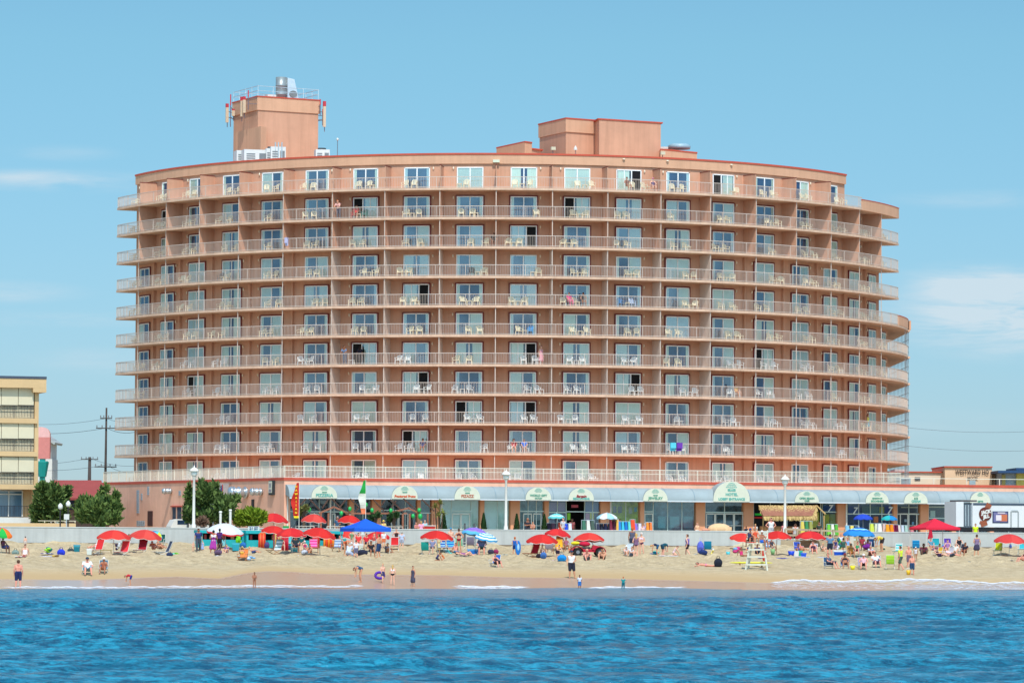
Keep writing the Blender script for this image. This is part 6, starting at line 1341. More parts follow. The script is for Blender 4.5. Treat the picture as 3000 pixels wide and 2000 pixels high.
# lifeguard stand
g_ = GP(2218, 1667); lg = empty('lifeguard_stand', g_, -.12, 'tall white wooden lifeguard stand with a red rescue can', 'lifeguard stand')
LW = mat('stand_white', (206, 206, 188), .6, .08); hs = 1.85
for x, y in ((-.62,-.75),(.62,-.75),(.55,.8),(-.55,.8)): MB().bar((x*1.25, y*1.15, -.1), (x*.75, y*.55, hs), .1).build('leg', LW, lg)
for z, k_ in ((.35, 1.18), (.9, 1.03), (1.42, .9)): MB().bar((-.62*k_, -.75*(1.1-.25*z/hs)-.05, z), (.62*k_, -.75*(1.1-.25*z/hs)-.05, z), .05, .12).build('rung', LW, lg)
for x in (-1, 1): 
    for z in (.5, 1.3): MB().bar((x*.66, -.75, z), (x*.62, .75, z), .05, .1).build('side_rail', LW, lg)
mb = MB(); 
for j in range(5): mb.box((0, -.5+j*.24, hs), (1.45, .2, .05))
mb.build('seat', LW, lg)
mb = MB(); 
for j in range(4): mb.box((0, .68+j*.04, hs+.18+j*.2), (1.4, .04, .14))
mb.build('backrest', LW, lg)
for x in (-.7, .7): MB().bar((x, -.5, hs+.32), (x, .7, hs+.34), .08).build('armrest', LW, lg); MB().bar((x, .66, hs), (x, .82, hs+.95), .08).build('back_post', LW, lg)
rc = empty('rescue_can', GP(2238, 1660)+Vector((0,-.25,.95)), .1, 'red rescue can hanging at the right leg of the lifeguard stand', 'rescue can'); MB().lathe([(.0, -.55), (.10, -.45), (.15, -.2), (.15, .2), (.10, .42), (0, .5)], 12).build('float', cmat((226, 50, 40), 'plastic'), rc, True); mb = MB(); mb.path([(0,0,.45), (-.05,.05,.8)], .015); mb.build('strap', LW, rc)
g_ = GP(2205, 1659); rb = empty('rescue_board', g_+Vector((-.1,.35,.28)), .05, 'long yellow rescue board lying under the lifeguard stand', 'surfboard')
mb = MB(); mb.ell((0,0,0), (1.62, .27, .07), 28, 8); mb.build('board', cmat((226, 222, 40), 'plastic'), rb, True); MB().box((0,0,.075), (1.6,.05,.015)).build('stripe', cmat((214, 214, 206), 'plastic'), rb)
for x in (-.8, .8): MB().box((x,0,-.18), (.08,.5,.26)).build('support', WOODP, rb)
# red beach buggy
g_ = GP(1722, 1628); bg_ = empty('beach_buggy', g_, .12, 'red two seat utility buggy with fat black tyres parked under a red umbrella', 'buggy'); BR = cmat((176, 26, 52), 'paint')
for x in (-.85, .85):
    for y in (-.55, .55):
        w = MB().tube((x, y-.13, .3), (x, y+.13, .3), .31, n=18).build('tyre', mat('tyre', (26, 26, 28), .8, .2), bg_); MB().tube((x, y-.14, .3), (x, y+.14, .3), .14, n=12).build('rim', cmat((120, 124, 130), 'metal'), w)
mb = MB()
for x in (-.85, .85):
    for i in range(8):
        a0, a1 = math.pi*i/8, math.pi*(i+1)/8; 
        for y in (-.55, .55): mb.hexa([(x-.42*math.cos(a0), y-.2, .3+.4*math.sin(a0)), (x-.42*math.cos(a1), y-.2, .3+.4*math.sin(a1)), (x-.42*math.cos(a1), y+.2, .3+.4*math.sin(a1)), (x-.42*math.cos(a0), y+.2, .3+.4*math.sin(a0)), (x-.46*math.cos(a0), y-.2, .3+.45*math.sin(a0)), (x-.46*math.cos(a1), y-.2, .3+.45*math.sin(a1)), (x-.46*math.cos(a1), y+.2, .3+.45*math.sin(a1)), (x-.46*math.cos(a0), y+.2, .3+.45*math.sin(a0))])
mb.build('fender', BR, bg_)
mb = MB(); mb.box((0,0,.42), (1.9,.7,.22)); mb.hexa([(.25,-.42,.5),(1.15,-.36,.5),(1.15,.36,.5),(.25,.42,.5),(.4,-.38,.85),(1.0,-.3,.72),(1.0,.3,.72),(.4,.38,.85)]); mb.build('body', BR, bg_)
MB().box((-.2,0,.62), (.7,.7,.16)).build('seat', IRON, bg_); mb = MB(); mb.path([(.45,0,.8),(.3,0,1.05)], .025); mb.tube((.3,-.25,1.05),(.3,.25,1.05), .02, n=6); mb.build('handlebar', IRON, bg_); MB().box((-.85,0,.78), (.75,.95,.05)).build('rack', IRON, bg_)
e = empty('bag', g_+Vector((-.95,-.1,.83)), .1, 'yellow dry bag strapped on the back of the red buggy', 'bag'); MB().ell((0,0,.14), (.36,.22,.15)).build('body', cmat((222, 204, 40)), e, True); e = empty('bag', g_+Vector((-.25,-.1,.73)), .1, 'red jacket bundle on the seat of the red buggy', 'bag'); MB().ell((0,0,.18), (.45,.25,.2)).build('body', cmat((190, 30, 60)), e, True)
for u_, lab in ((1338, 'dark square post at the wall left of the purple umbrella pole'), (1391, 'dark square post at the wall right beside the purple umbrella')):
    pass
for u_, v0, lab in ((1362, 1532, 'tall dark post before the wall, left of two behind the purple umbrella'), (1390, 1532, 'tall dark post before the wall, right of two behind the purple umbrella')):
    p = PL(u_, v0, 302.3); tag(MB().box((p.x, p.y, (p.z+2.5)/2), (.12, .12, p.z-2.5), AA).build('wall_post', mat('post_dark', (84, 90, 92), .8, .1)), lab, 'post')

# things on the boardwalk before the shops
def bitem(u, vt, c, w_, d_, cols, lab, name='display_rack', h_=None):
    p = PL(u, vt, c); h = h_ or p.z-3.2; e = empty(name, (p.x, p.y, 3.2), AA, lab, name.replace('_', ' '))
    MB().box((-w_*.48, 0, h/2), (.04, .04, h)).box((w_*.48, 0, h/2), (.04, .04, h)).box((0, 0, h-.02), (w_, .05, .04)).build('stand', STEEL, e)
    for i, col in enumerate(cols):
        x = -w_/2+w_*(i+.5)/len(cols); mb = MB(); mb.hexa([(x-w_/len(cols)*.48,-d_/2,h*.32),(x+w_/len(cols)*.48,-d_/2,h*.32),(x+w_/len(cols)*.48,d_/2,h*.32),(x-w_/len(cols)*.48,d_/2,h*.32),(x-w_/len(cols)*.3,-d_*.2,h*.97),(x+w_/len(cols)*.3,-d_*.2,h*.97),(x+w_/len(cols)*.3,d_*.2,h*.97),(x-w_/len(cols)*.3,d_*.2,h*.97)]); mb.build('garment', cmat(col), e)
    return e
bitem(1620, 1530, 322, 1.2, .5, [(60,50,70),(120,90,110),(40,40,50)], 'dark clothes rack under the pale teal market umbrella'); bitem(1645, 1528, 321, .7, .5, [(216,80,40),(200,120,60)], 'orange towels rack left of the blue inflatable'); bitem(1663, 1532, 320, .7, .5, [(30,70,200),(210,220,230)], 'blue and white inflatable ring stack at the beachwear door')
bitem(1722, 1522, 321, 1.2, .6, [(60,110,90),(210,210,200),(70,90,80)], 'green and white printed dresses rack right of the beachwear door'); bitem(1768, 1532, 321, 1.4, .5, [(50,54,76),(40,44,60),(60,60,90),(70,70,80)], 'dark shirts rack under the white and pale blue umbrella'); bitem(1798, 1520, 321, .9, .5, [(190,70,90),(90,40,60),(220,170,80)], 'colourful printed towels rack left of the lime window')
bitem(1828, 1526, 321, 1.2, .6, [(40,130,200),(60,180,200),(30,110,190),(90,200,190)], 'blue and turquoise floats rack before the lime window'); bitem(1853, 1520, 321, .5, .4, [(226,80,50)], 'tall orange red float before the lime window'); bitem(1868, 1532, 321, .7, .4, [(130,110,200),(214,210,226)], 'white and violet towels rack beside the jewelry column'); bitem(1901, 1528, 320, .6, .4, [(230,140,50),(224,120,60)], 'orange towel rack before the jewelry door')
bitem(2362, 1525, 321, 1.2, .5, [(210,190,90),(60,130,80),(150,150,80)], 'yellow and green beach toys rack right of the thatched bar'); bitem(2438, 1534, 321, 1.1, .5, [(110,190,60),(220,220,200),(90,170,60)], 'green floats rack at the foot of the numeral window'); bitem(2495, 1538, 320, 1.3, .5, [(120,180,210),(224,200,90),(60,90,110)], 'pastel floats rack left of the open souvenir door')
bitem(2560, 1532, 320, .9, .5, [(200,214,80),(214,220,190)], 'pale yellow folding chairs rack by the souvenir door'); bitem(2583, 1532, 319, .9, .5, [(224,224,220),(210,180,170)], 'white hats rack under the rainbow market umbrella'); bitem(2605, 1534, 318, .8, .5, [(232,150,30),(226,130,20)], 'orange shirts rack nearest the wall, right'); bitem(2622, 1535, 318.5, .6, .5, [(130,24,70),(100,20,60)], 'dark magenta shirts rack beside the orange shirts'); bitem(2643, 1537, 319, 1.0, .5, [(214,200,190),(190,200,210),(160,190,180)], 'pale printed shirts rack before the ice cream door')
e = bitem(2100, 1533, 307.5, 2.3, .6, [(222,190,150)]*3, 'big sand coloured sculpture block before the lobby doors', 'sand_sculpture') if False else None
g_ = PL(2108, 1550, 308); e = empty('sand_sculpture', (g_.x, g_.y, 3.2), AA, 'pale tan rounded display block before the hotel lobby doors', 'display'); mb = MB(); mb.ell((.1,.3,.9), (1.05,.5,.5), 20, 10); mb.box((.35,.3,.55), (1.4,.9,1.1)); mb.build('block', mat('display_tan', (222, 184, 140), .9, .1, 2, bump=.4, bscale=6), e, True); mb = MB(); mb.box((-1.4,.2,.45), (1.3,.5,.55)); mb.ell((-1.2,.2,.85), (.35,.2,.14)); mb.build('bench_part', cmat((214, 150, 120)), e)
for (u0, u1, vt, lab) in ((1238, 1272, 1540, 'red counter at the right end of the pizzeria terrace'),):
    a, b_ = PL(u0, vt, 312), PL(u1, vt, 312); e = empty('terrace_counter', ((a.x+b_.x)/2, (a.y+b_.y)/2, 3.2), AA, lab, 'counter'); MB().box((0,0,(a.z-3.2)/2), ((b_-a).length, .4, a.z-3.2)).build('panel', cmat((196, 56, 50), 'paint'), e); MB().box((0,-.01,a.z-3.17), ((b_-a).length+.1, .5, .06)).build('top', WPAINT, e)
for (u0, u1, lab) in ((866, 920, 'white framed terrace rail, left one, above the dense umbrellas'), (958, 1010, 'white framed terrace rail at the pizzeria door'), (1112, 1180, 'beige terrace rail right of the blue canopy')):
    a, b_ = PL(u0, 1534, 311), PL(u1, 1534, 311); e = empty('terrace_rail', (0,0,0), 0, lab, 'railing'); a.z = b_.z = 3.2; fence_run(a, b_, 3.2, .95, e, 'rail', .3, 5, mat('rail_beige', (206, 196, 180), .6, .05), (.1, .5))
p = PL(838, 1532, 311); e = empty('green_sign', (p.x, p.y, 3.2), AA, 'small green box sign on the terrace edge', 'sign'); MB().box((0,0,.75), (.5,.08,.42)).build('board', cmat((40, 150, 80), 'paint'), e); MB().box((0,.02,.27), (.05,.05,.54)).build('post', STEEL, e)
g_ = PL(560, 1540, 314); e = empty('parked_van', (g_.x, g_.y, 3.2), AA, 'white van on the boardwalk, only its roof and windows above the wall', 'van')
mb = MB(); K = [(-1.9,.35),(-1.9,1.0),(-1.6,1.62),(-1.2,1.70),(.9,1.70),(1.35,1.2),(1.95,1.05),(1.95,.35)]
mb.add([(x,-.8,z*.86) for x,z in K]+[(x,.8,z*.86) for x,z in K], [tuple(range(8)), tuple(range(15,7,-1))]+[((i+1)%8,i,8+i,8+(i+1)%8) for i in range(8)]); mb.build('body', LPW, e)
mb = MB(); mb.box((-.9,-.81,1.2), (.9,.02,.34)); mb.box((.25,-.81,1.2), (1.1,.02,.34)); mb.build('window', mat('car_glass', (40, 60, 84), .1, .1, spec=.8), e)
for x in (-1.2, 1.3): 
    for y in (-.72,.72): MB().tube((x,y-.1,.32),(x,y+.1,.32), .32, n=16).build('wheel', MATS['tyre'], e)

# ================================================================ balcony chairs and tables
def arm_chair():
    mb = MB(); mb.box((0,0,.40), (.46,.44,.035))
    for x in (-.22,.22):
        for y in (-.2,.2): mb.bar((x*1.12,y*1.15,0), (x,y,.40), .045)
        mb.bar((x*1.12,-.24,.62), (x*1.12,.2,.66), .06, .03); mb.bar((x,-.2,.4), (x*1.12,-.24,.62), .04)
    for i in range(7):
        t = -1.15+2.3*i/6; x0 = .235*math.sin(t); y0 = .05+.2*math.cos(t); hgt = .86-.08*(abs(t)/1.15)**2
        mb.bar((x0,y0,.41), (x0*1.1,y0*1.15+.06,hgt), .05, .02)
    pts = [(.26*math.sin(-1.2+2.4*i/8), .05+.235*math.cos(-1.2+2.4*i/8)+.06, .87-.1*(abs(-1.2+2.4*i/8)/1.2)**2) for i in range(9)]
    mb.path(pts, .026, 5); return mb.mesh('balcony_chair', CF)
AC = arm_chair(); TBL = MB().box((0,0,.44), (.48,.48,.035)).bar((-.2,-.2,0),(-.18,-.18,.43),.04).bar((.2,-.2,0),(.18,-.18,.43),.04).bar((-.2,.2,0),(-.18,.18,.43),.04).bar((.2,.2,0),(.18,.18,.43),.04).mesh('side_table', CF)
CRM = cmat((238, 228, 196), 'plastic'); WPL = cmat((232, 234, 230), 'plastic')
ORD = ['top', 'second', 'third', 'fourth', 'fifth', 'sixth', 'seventh', 'eighth', 'ninth', 'tenth', 'lowest']
RORD = ['first', 'second', 'third', 'fourth', 'fifth', 'sixth', 'seventh', 'eighth', 'ninth', 'tenth', 'eleventh', 'twelfth', 'thirteenth', 'fourteenth', 'fifteenth', 'sixteenth', 'seventeenth', 'eighteenth', 'nineteenth']
rg = random.Random(11); CH = []; TB = []
for k in range(1, 12):
    z = (zk(k) if k > 1 else ZT)+.1
    for i in range(19):
        if k == 11 and i > 17: continue
        t = -1.0755+DT*i; base = rg.choice([-.9, -.5, -.2, .1, .5, .8]) if abs(t) < .8 else rg.uniform(-.6, .6); gap = rg.choice([.85, 1.0, 1.15, 1.3]); off = rg.uniform(.75, 1.15)
        for sgn, nm in ((-1, 'left'), (1, 'right')):
            if rg.random() < .05: continue
            s_ = base+sgn*gap/2; CH.append((abs(t-.05), k, i, nm, LM(*AP(t+s_/RW, RW+off, z), t+s_/RW+rg.choice([-.5,-.3,-.1,.1,.3,.6])*(1 if nm == 'left' else -1)*1.0)))
        if rg.random() < .66: TB.append((abs(t-.05), k, i, LM(*AP(t+(base+rg.choice([0,0,.8]))/RW, RW+off+.05, z), t)))
CH.sort(key=lambda a: a[0]); TB.sort(key=lambda a: a[0])
ODD = {(10, 6, 'left'): ((206, 60, 60), 'red'), (10, 6, 'right'): ((20, 120, 110), 'teal'), (7, 11, 'left'): ((40, 130, 190), 'blue'), (7, 11, 'right'): ((190, 206, 230), 'pale blue'), (6, 9, 'right'): ((60, 160, 220), 'sky blue'), (8, 8, 'left'): ((50, 46, 52), 'black'), (8, 3, 'left'): ((60, 70, 80), 'dark grey')}
rest_m = []
for n_, (_, k, i, nm, M_) in enumerate(CH):
    if n_ < 298:
        o = put('balcony_chair', AC, None, M_); cr_ = k >= 6 or (k == 5 and (i*3) % 4 == 0); col = ODD.get((k, i, nm)); omat(o, cmat(col[0], 'plastic') if col else (CRM if cr_ else WPL))
        tag(o, '%s plastic armchair, %s one in %s room from left, %s balcony row' % (col[1] if col else 'cream' if cr_ else 'white', nm, RORD[i], ORD[11-k]), 'chair', 'plastic armchairs on the hotel balconies')
    else: rest_m.append(M_)
b1 = bmesh.new()
for M_ in rest_m:
    n0 = len(b1.verts); b1.from_mesh(AC); b1.verts.ensure_lookup_table(); bmesh.ops.transform(b1, matrix=M_, verts=b1.verts[n0:])
me = bpy.data.meshes.new('balcony_chairs'); b1.to_mesh(me); b1.free(); me.materials.clear(); me.materials.append(CRM); o = put('balcony_chairs', me); tag(o, 'remaining cream and white plastic armchairs at the two ends of the balconies', 'chair', 'plastic armchairs on the hotel balconies', 'stuff')
seen = set()
for n_, (_, k, i, M_) in enumerate(TB):
    o = put('side_table', TBL, None, M_); omat(o, CRM if k >= 6 else WPL); tag(o, '%s plastic side table in %s room from left, %s balcony row' % ('cream' if k >= 6 else 'white', RORD[i], ORD[11-k]), 'table', 'plastic side tables on the hotel balconies')
# towels over the balcony rail
def btowel(t, k, w_, col, lab):
    p = AP(t, RB+.0, zk(k)+.1); e = empty('towel', p, t, lab, 'towel'); mb = MB(); n = 8
    for i in range(n): x = -w_/2+w_*(i+.5)/n; mb.box((x, .02+.012*(i % 2), .70), (w_/n, .012, .74)); mb.box((x, -.13+.012*(i % 2), .82), (w_/n, .012, .5))
    mb.box((0, -.05, 1.075), (w_, .17, .015)); mb.build('cloth', cmat(col), e)
btowel(.395, 2, .55, (90, 200, 220), 'turquoise towel hung on the second lowest balcony rail, left of a purple one'); btowel(.411, 2, .55, (110, 60, 170), 'purple towel hung on the second lowest balcony rail'); btowel(-.5, 9, .3, (190, 190, 220), 'small pale cloth on a high balcony rail, left part')
# ================================================================ people
V = Vector
def remesh(mb, vox, name):
    me = mb.mesh('t', CF); o = bpy.data.objects.new('t', me); C.objects.link(o)
    md = o.modifiers.new('r', 'REMESH'); md.mode = 'VOXEL'; md.voxel_size = vox; md.use_smooth_shade = True
    sm_ = o.modifiers.new('s', 'SMOOTH'); sm_.factor = .5; sm_.iterations = 1
    dg = bpy.context.evaluated_depsgraph_get(); m2 = bpy.data.meshes.new_from_object(o.evaluated_get(dg)); m2.name = name
    bpy.data.objects.remove(o); bpy.data.meshes.remove(me); m2.materials.clear(); m2.materials.append(CF); return m2
def cap(mb, a, b, ra, rb): 
    a, b = V(a), V(b); mb.ell(a, (ra,)*3, 10, 6); mb.ell(b, (rb,)*3, 10, 6)
    if (b-a).length > 1e-3: mb.tube(a, b, ra, rb, 10)
# joints: P pelvis, T chest, N neck, H head, then per side S shoulder, E elbow, W wrist, L hip, K knee, A ankle, F toe
def J(P, T, N_, H, S, E, W, L_, K, A, F_):
    return dict(P=V(P), T=V(T), N=V(N_), H=V(H), S=[V(x) for x in S], E=[V(x) for x in E], W=[V(x) for x in W], L=[V(x) for x in L_], K=[V(x) for x in K], A=[V(x) for x in A], F=[V(x) for x in F_])
def mir(x, y, z): return [(-x, y, z), (x, y, z)]
ST = dict(P=(0,0,.95), T=(0,-.01,1.27), N_=(0,.0,1.47), H=(0,-.02,1.63), S=mir(.18,.0,1.40), L_=mir(.09,0,.92))
POSES = {
 'stand': J(**ST, E=mir(.23,.03,1.12), W=mir(.24,-.05,.87), K=mir(.11,-.02,.50), A=mir(.13,.02,.08), F_=mir(.15,-.15,.03)),
 'relax': J(**ST, E=[(-.25,.05,1.13),(.25,.06,1.13)], W=[(-.26,-.12,.92),(.12,-.16,1.05)], K=[(-.09,-.03,.50),(.14,-.06,.50)], A=[(-.10,.02,.08),(.20,.0,.08)], F_=[(-.12,-.15,.03),(.26,-.15,.03)]),
 'hips': J(**ST, E=mir(.36,.08,1.16), W=mir(.18,-.03,1.0), K=mir(.13,-.02,.50), A=mir(.17,.02,.08), F_=mir(.20,-.15,.03)),
 'walk': J(**ST, E=[(-.24,-.08,1.14),(.24,.12,1.14)], W=[(-.24,-.24,.93),(.24,.04,.90)], K=[(-.09,-.16,.52),(.09,.05,.50)], A=[(-.10,-.20,.09),(.10,.32,.13)], F_=[(-.11,-.36,.06),(.10,.22,.03)]),
 'cross': J(**ST, E=mir(.24,-.03,1.14), W=[(.06,-.20,1.18),(-.06,-.22,1.13)], K=mir(.10,-.02,.50), A=mir(.11,.02,.08), F_=mir(.13,-.15,.03)),
 'lean': J((0,0,.95), (0,-.12,1.26), (0,-.20,1.44), (0,-.26,1.59), mir(.18,-.16,1.38), mir(.25,-.32,1.14), mir(.2,-.48,1.08), mir(.09,0,.92), mir(.10,.0,.50), mir(.11,.05,.08), mir(.12,-.12,.03)),
 'bend': J((0,.08,.93), (0,-.22,1.02), (0,-.40,1.0), (0,-.54,.92), mir(.17,-.34,1.0), mir(.17,-.40,.74), mir(.12,-.44,.50), mir(.09,.06,.90), mir(.11,-.04,.49), mir(.12,.02,.08), mir(.14,-.15,.03)),
 'chair': J((0,.05,.36), (0,.17,.66), (0,.20,.85), (0,.17,1.0), mir(.18,.19,.79), mir(.28,.02,.58), mir(.24,-.20,.52), mir(.09,.02,.34), mir(.15,-.38,.50), mir(.17,-.56,.09), mir(.19,-.72,.04)),
 'tall': J((0,.08,.54), (0,.15,.84), (0,.16,1.03), (0,.13,1.18), mir(.18,.16,.97), mir(.28,.02,.76), mir(.20,-.20,.66), mir(.09,.05,.52), mir(.14,-.38,.55), mir(.15,-.40,.09), mir(.16,-.56,.04)),
 'recline': J((0,.02,.40), (0,.25,.62), (0,.38,.74), (0,.47,.84), mir(.18,.34,.70), mir(.28,.14,.56), mir(.16,-.05,.58), mir(.09,-.02,.38), mir(.11,-.42,.52), mir(.13,-.84,.36), mir(.14,-.90,.50)),
 'ground': J((0,.05,.12), (0,.08,.42), (0,.0,.61), (0,-.06,.76), mir(.18,.02,.55), mir(.27,-.16,.36), [(-.10,-.40,.38),(.10,-.42,.34)], mir(.09,.02,.12), mir(.20,-.34,.42), mir(.14,-.50,.07), mir(.16,-.66,.03)),
 'legsout': J((0,.05,.12), (0,.16,.42), (0,.16,.62), (0,.12,.77), mir(.18,.16,.56), mir(.26,.30,.32), mir(.26,.36,.08), mir(.09,.0,.12), mir(.12,-.42,.14), mir(.13,-.82,.08), mir(.15,-.88,.20)),
 'kneel': J((0,.10,.30), (0,-.06,.56), (0,-.18,.70), (0,-.28,.80), mir(.17,-.13,.66), mir(.19,-.30,.44), mir(.13,-.42,.18), mir(.09,.08,.28), mir(.15,-.22,.10), mir(.12,.22,.08), mir(.12,.34,.04)),
 'prone': J((0,0,.14), (0,-.32,.17), (0,-.50,.22), (0,-.64,.24), mir(.18,-.44,.18), mir(.28,-.62,.08), [(-.12,-.74,.06),(.12,-.76,.06)], mir(.09,.02,.13), mir(.12,.45,.09), mir(.12,.86,.09), mir(.13,1.0,.04)),
 'supine': J((0,0,.14), (0,.32,.17), (0,.50,.18), (0,.66,.20), mir(.18,.44,.16), mir(.30,.22,.09), mir(.27,-.02,.08), mir(.09,-.02,.13), [(-.12,-.40,.34),(.12,-.45,.11)], [(-.13,-.62,.08),(.13,-.86,.08)], [(-.14,-.78,.04),(.14,-.92,.18)]),
 'high': J((0,.02,.12), (0,.06,.43), (0,.06,.62), (0,.03,.77), mir(.18,.06,.56), mir(.27,-.06,.35), mir(.15,-.26,.26), mir(.09,.0,.10), mir(.13,-.42,.12), mir(.14,-.46,-.33), mir(.15,-.62,-.38)),
}
BODY = {}
def body_mesh(pose):
    if pose in BODY: return BODY[pose]
    j = POSES[pose]; mb = MB(); up_ = (j['N']-j['T']).normalized(); sd = (j['S'][1]-j['S'][0]).normalized(); fw_ = sd.cross(up_).normalized()*-1
    if fw_.y > .3 and pose not in ('supine', 'recline'): pass
    hf = V((0,-1,0)) if pose not in ('bend', 'prone', 'kneel', 'supine', 'recline') else {'bend': V((0,-.35,-.94)), 'prone': V((0,-.9,-.4)), 'kneel': V((0,-.7,-.7)), 'supine': V((0,-.3,.95)), 'recline': V((0,-.75,.65))}[pose]
    hu = (j['H']-j['N']).normalized()
    for s in (0, 1):
        sg = -1 if s == 0 else 1
        cap(mb, j['P']+sd*.065*sg, j['P'].lerp(j['T'], .5)+sd*.05*sg, .105, .092); cap(mb, j['P'].lerp(j['T'], .5)+sd*.05*sg, j['T']+sd*.075*sg, .092, .108)
        cap(mb, j['T']+sd*.075*sg, j['S'][s]-sd*.035*sg-up_*.02, .108, .066); cap(mb, j['S'][s]-sd*.01*sg, j['N']-up_*.03, .058, .055)
        cap(mb, j['S'][s], j['E'][s], .055, .042); cap(mb, j['E'][s], j['W'][s], .042, .028)
        cap(mb, j['L'][s], j['K'][s], .092, .058); m = j['K'][s].lerp(j['A'][s], .3); cap(mb, j['K'][s], m, .056, .060); cap(mb, m, j['A'][s], .060, .036)
        cap(mb, j['A'][s]-(j['A'][s]-j['F'][s])*(-.22)+V((0,0,-.03)) if j['A'][s].z > j['F'][s].z+.02 else j['A'][s], j['F'][s], .036, .026)
        d = (j['W'][s]-j['E'][s]).normalized(); t_ = d.cross(V((1,0,0))); t_ = (t_ if t_.length > .2 else d.cross(V((0,1,0)))).normalized(); cu = d.cross(t_).normalized()
        w = j['W'][s]
        for q in (-.016, .016): cap(mb, w+t_*q*.6, w+d*.085+t_*q, .022, .020)
        for i, (o_, l_) in enumerate(((-.033,.058), (-.011,.075), (.012,.072), (.034,.062))):
            b_ = w+d*.09+t_*o_*.9; m_ = b_+d*l_*.55+t_*o_*.18; cap(mb, b_, m_, .0115, .011); cap(mb, m_, m_+(d*.75-cu*sg*.5).normalized()*l_*.5, .011, .0095)
        cap(mb, w+d*.03-t_*.022, w+d*.055-t_*.06, .014, .0115); cap(mb, w+d*.055-t_*.06, w+d*.09-t_*.068, .0115, .010)
    cap(mb, j['N']-up_*.05, j['H']-hu*.05, .055, .052)
    H = j['H']; cap(mb, H-hu*.045+hf*.012, H+hu*.045-hf*.012, .078, .092); cap(mb, H-hu*.095+hf*.045, H-hu*.05+hf*.03, .036, .055)
    cap(mb, H+hf*.082-hu*.005, H+hf*.105-hu*.03, .012, .016)
    for sg in (-1, 1): cap(mb, H+sd*.088*sg-hu*.03, H+sd*.094*sg+hu*.015, .014, .016)
    me = remesh(mb, .0155, 'body')
    bm = bmesh.new(); bm.from_mesh(me); ft = MB()
    for sg in (-1, 1): ft.ell(H+hf*.083+sd*.033*sg+hu*.008, (.013,.013,.010), 8, 5)
    ft.ell(H+hf*.088-hu*.062, (.024,.012,.008), 8, 5)
    n0 = len(bm.faces); t = ft.mesh('t', CF); bm.from_mesh(t); bm.faces.ensure_lookup_table()
    for f_ in bm.faces[n0:]: f_.material_index = 1; f_.smooth = True
    bm.to_mesh(me); bm.free(); bpy.data.meshes.remove(t); me.materials.append(IRON)
    BODY[pose] = (me, j, sd, up_, hf, hu); return BODY[pose]
GARM = {}
def garment(pose, kind):
    key = (pose, kind)
    if key in GARM: return GARM[key]
    me, j, sd, up_, hf, hu = body_mesh(pose); mb = MB(); g = .017
    P, T = j['P'], j['T']; mid = P.lerp(T, .5)
    def torso(a, b_, extra=0):                          # a..b along pelvis (0) chest (1) shoulder (2)
        pts = [(P, .065, .105), (mid, .05, .092), (T, .075, .108)]
        for sg in (-1, 1):
            for i in range(2):
                if a <= i/2 and b_ >= (i+1)/2: cap(mb, pts[i][0]+sd*pts[i][1]*sg, pts[i+1][0]+sd*pts[i+1][1]*sg, pts[i][2]+g+extra, pts[i+1][2]+g+extra)
            if b_ > 1: s = 0 if sg < 0 else 1; cap(mb, T+sd*.075*sg, j['S'][s]-sd*.035*sg-up_*.025, .108+g, .066+g)
    def legs(f0, f1, ex=.0):
        for s in (0, 1):
            a = j['L'][s]; b_ = j['L'][s].lerp(j['K'][s], min(1, f1)); cap(mb, a, b_, .094+g+ex, .094+g+ex-.03*min(1, f1))
            if f1 > 1: cap(mb, j['K'][s], j['K'][s].lerp(j['A'][s], f1-1), .064+g+ex, .05+g+ex)
    if kind in ('shirt', 'tank', 'long'):
        torso(0, 2)
        if kind != 'tank':
            for s in (0, 1):
                cap(mb, j['S'][s], j['S'][s].lerp(j['E'][s], .55 if kind == 'shirt' else 1), .057+g, .05+g)
                if kind == 'long': cap(mb, j['E'][s], j['E'][s].lerp(j['W'][s], .9), .045+g, .034+g)
    elif kind == 'onepiece': torso(0, 1, -.006); 
    elif kind == 'top':
        for sg in (-1, 1): cap(mb, T+sd*.075*sg+up_*.0, T+sd*.078*sg+up_*.03, .108+.008, .10+.008)
        for sg in (-1, 1): cap(mb, T+sd*.055*sg+hf*.06, T+sd*.055*sg+hf*.07, .062, .055)
    elif kind == 'brief': 
        for sg in (-1, 1): cap(mb, P+sd*.065*sg-up_*.02, P+sd*.065*sg+up_*.01, .105+.010, .103+.010)
    elif kind == 'shorts': legs(0, .55, .006); torso(0, .0); [cap(mb, P+sd*.065*sg, P+sd*.062*sg+(T-P)*.12, .107+g, .104+g) for sg in (-1, 1)]
    elif kind == 'trunks': legs(0, .92, .010); [cap(mb, P+sd*.065*sg, P+sd*.062*sg+(T-P)*.12, .107+g, .104+g) for sg in (-1, 1)]
    elif kind == 'pants': legs(0, 1.9); [cap(mb, P+sd*.065*sg, P+sd*.062*sg+(T-P)*.12, .107+g, .104+g) for sg in (-1, 1)]
    elif kind in ('skirt', 'dress'):
        if kind == 'dress': torso(0, 1)
        for s in (0, 1): cap(mb, j['L'][s]+(P-j['L'][s])*.3, j['L'][s].lerp(j['K'][s], 1.15 if kind == 'dress' else .7), .12, .15)
        cap(mb, P, (j['K'][0]+j['K'][1])/2*(1 if kind == 'dress' else .7)+P*(0 if kind == 'dress' else .3), .13, .17)
    GARM[key] = remesh(mb, .019, kind); return GARM[key]
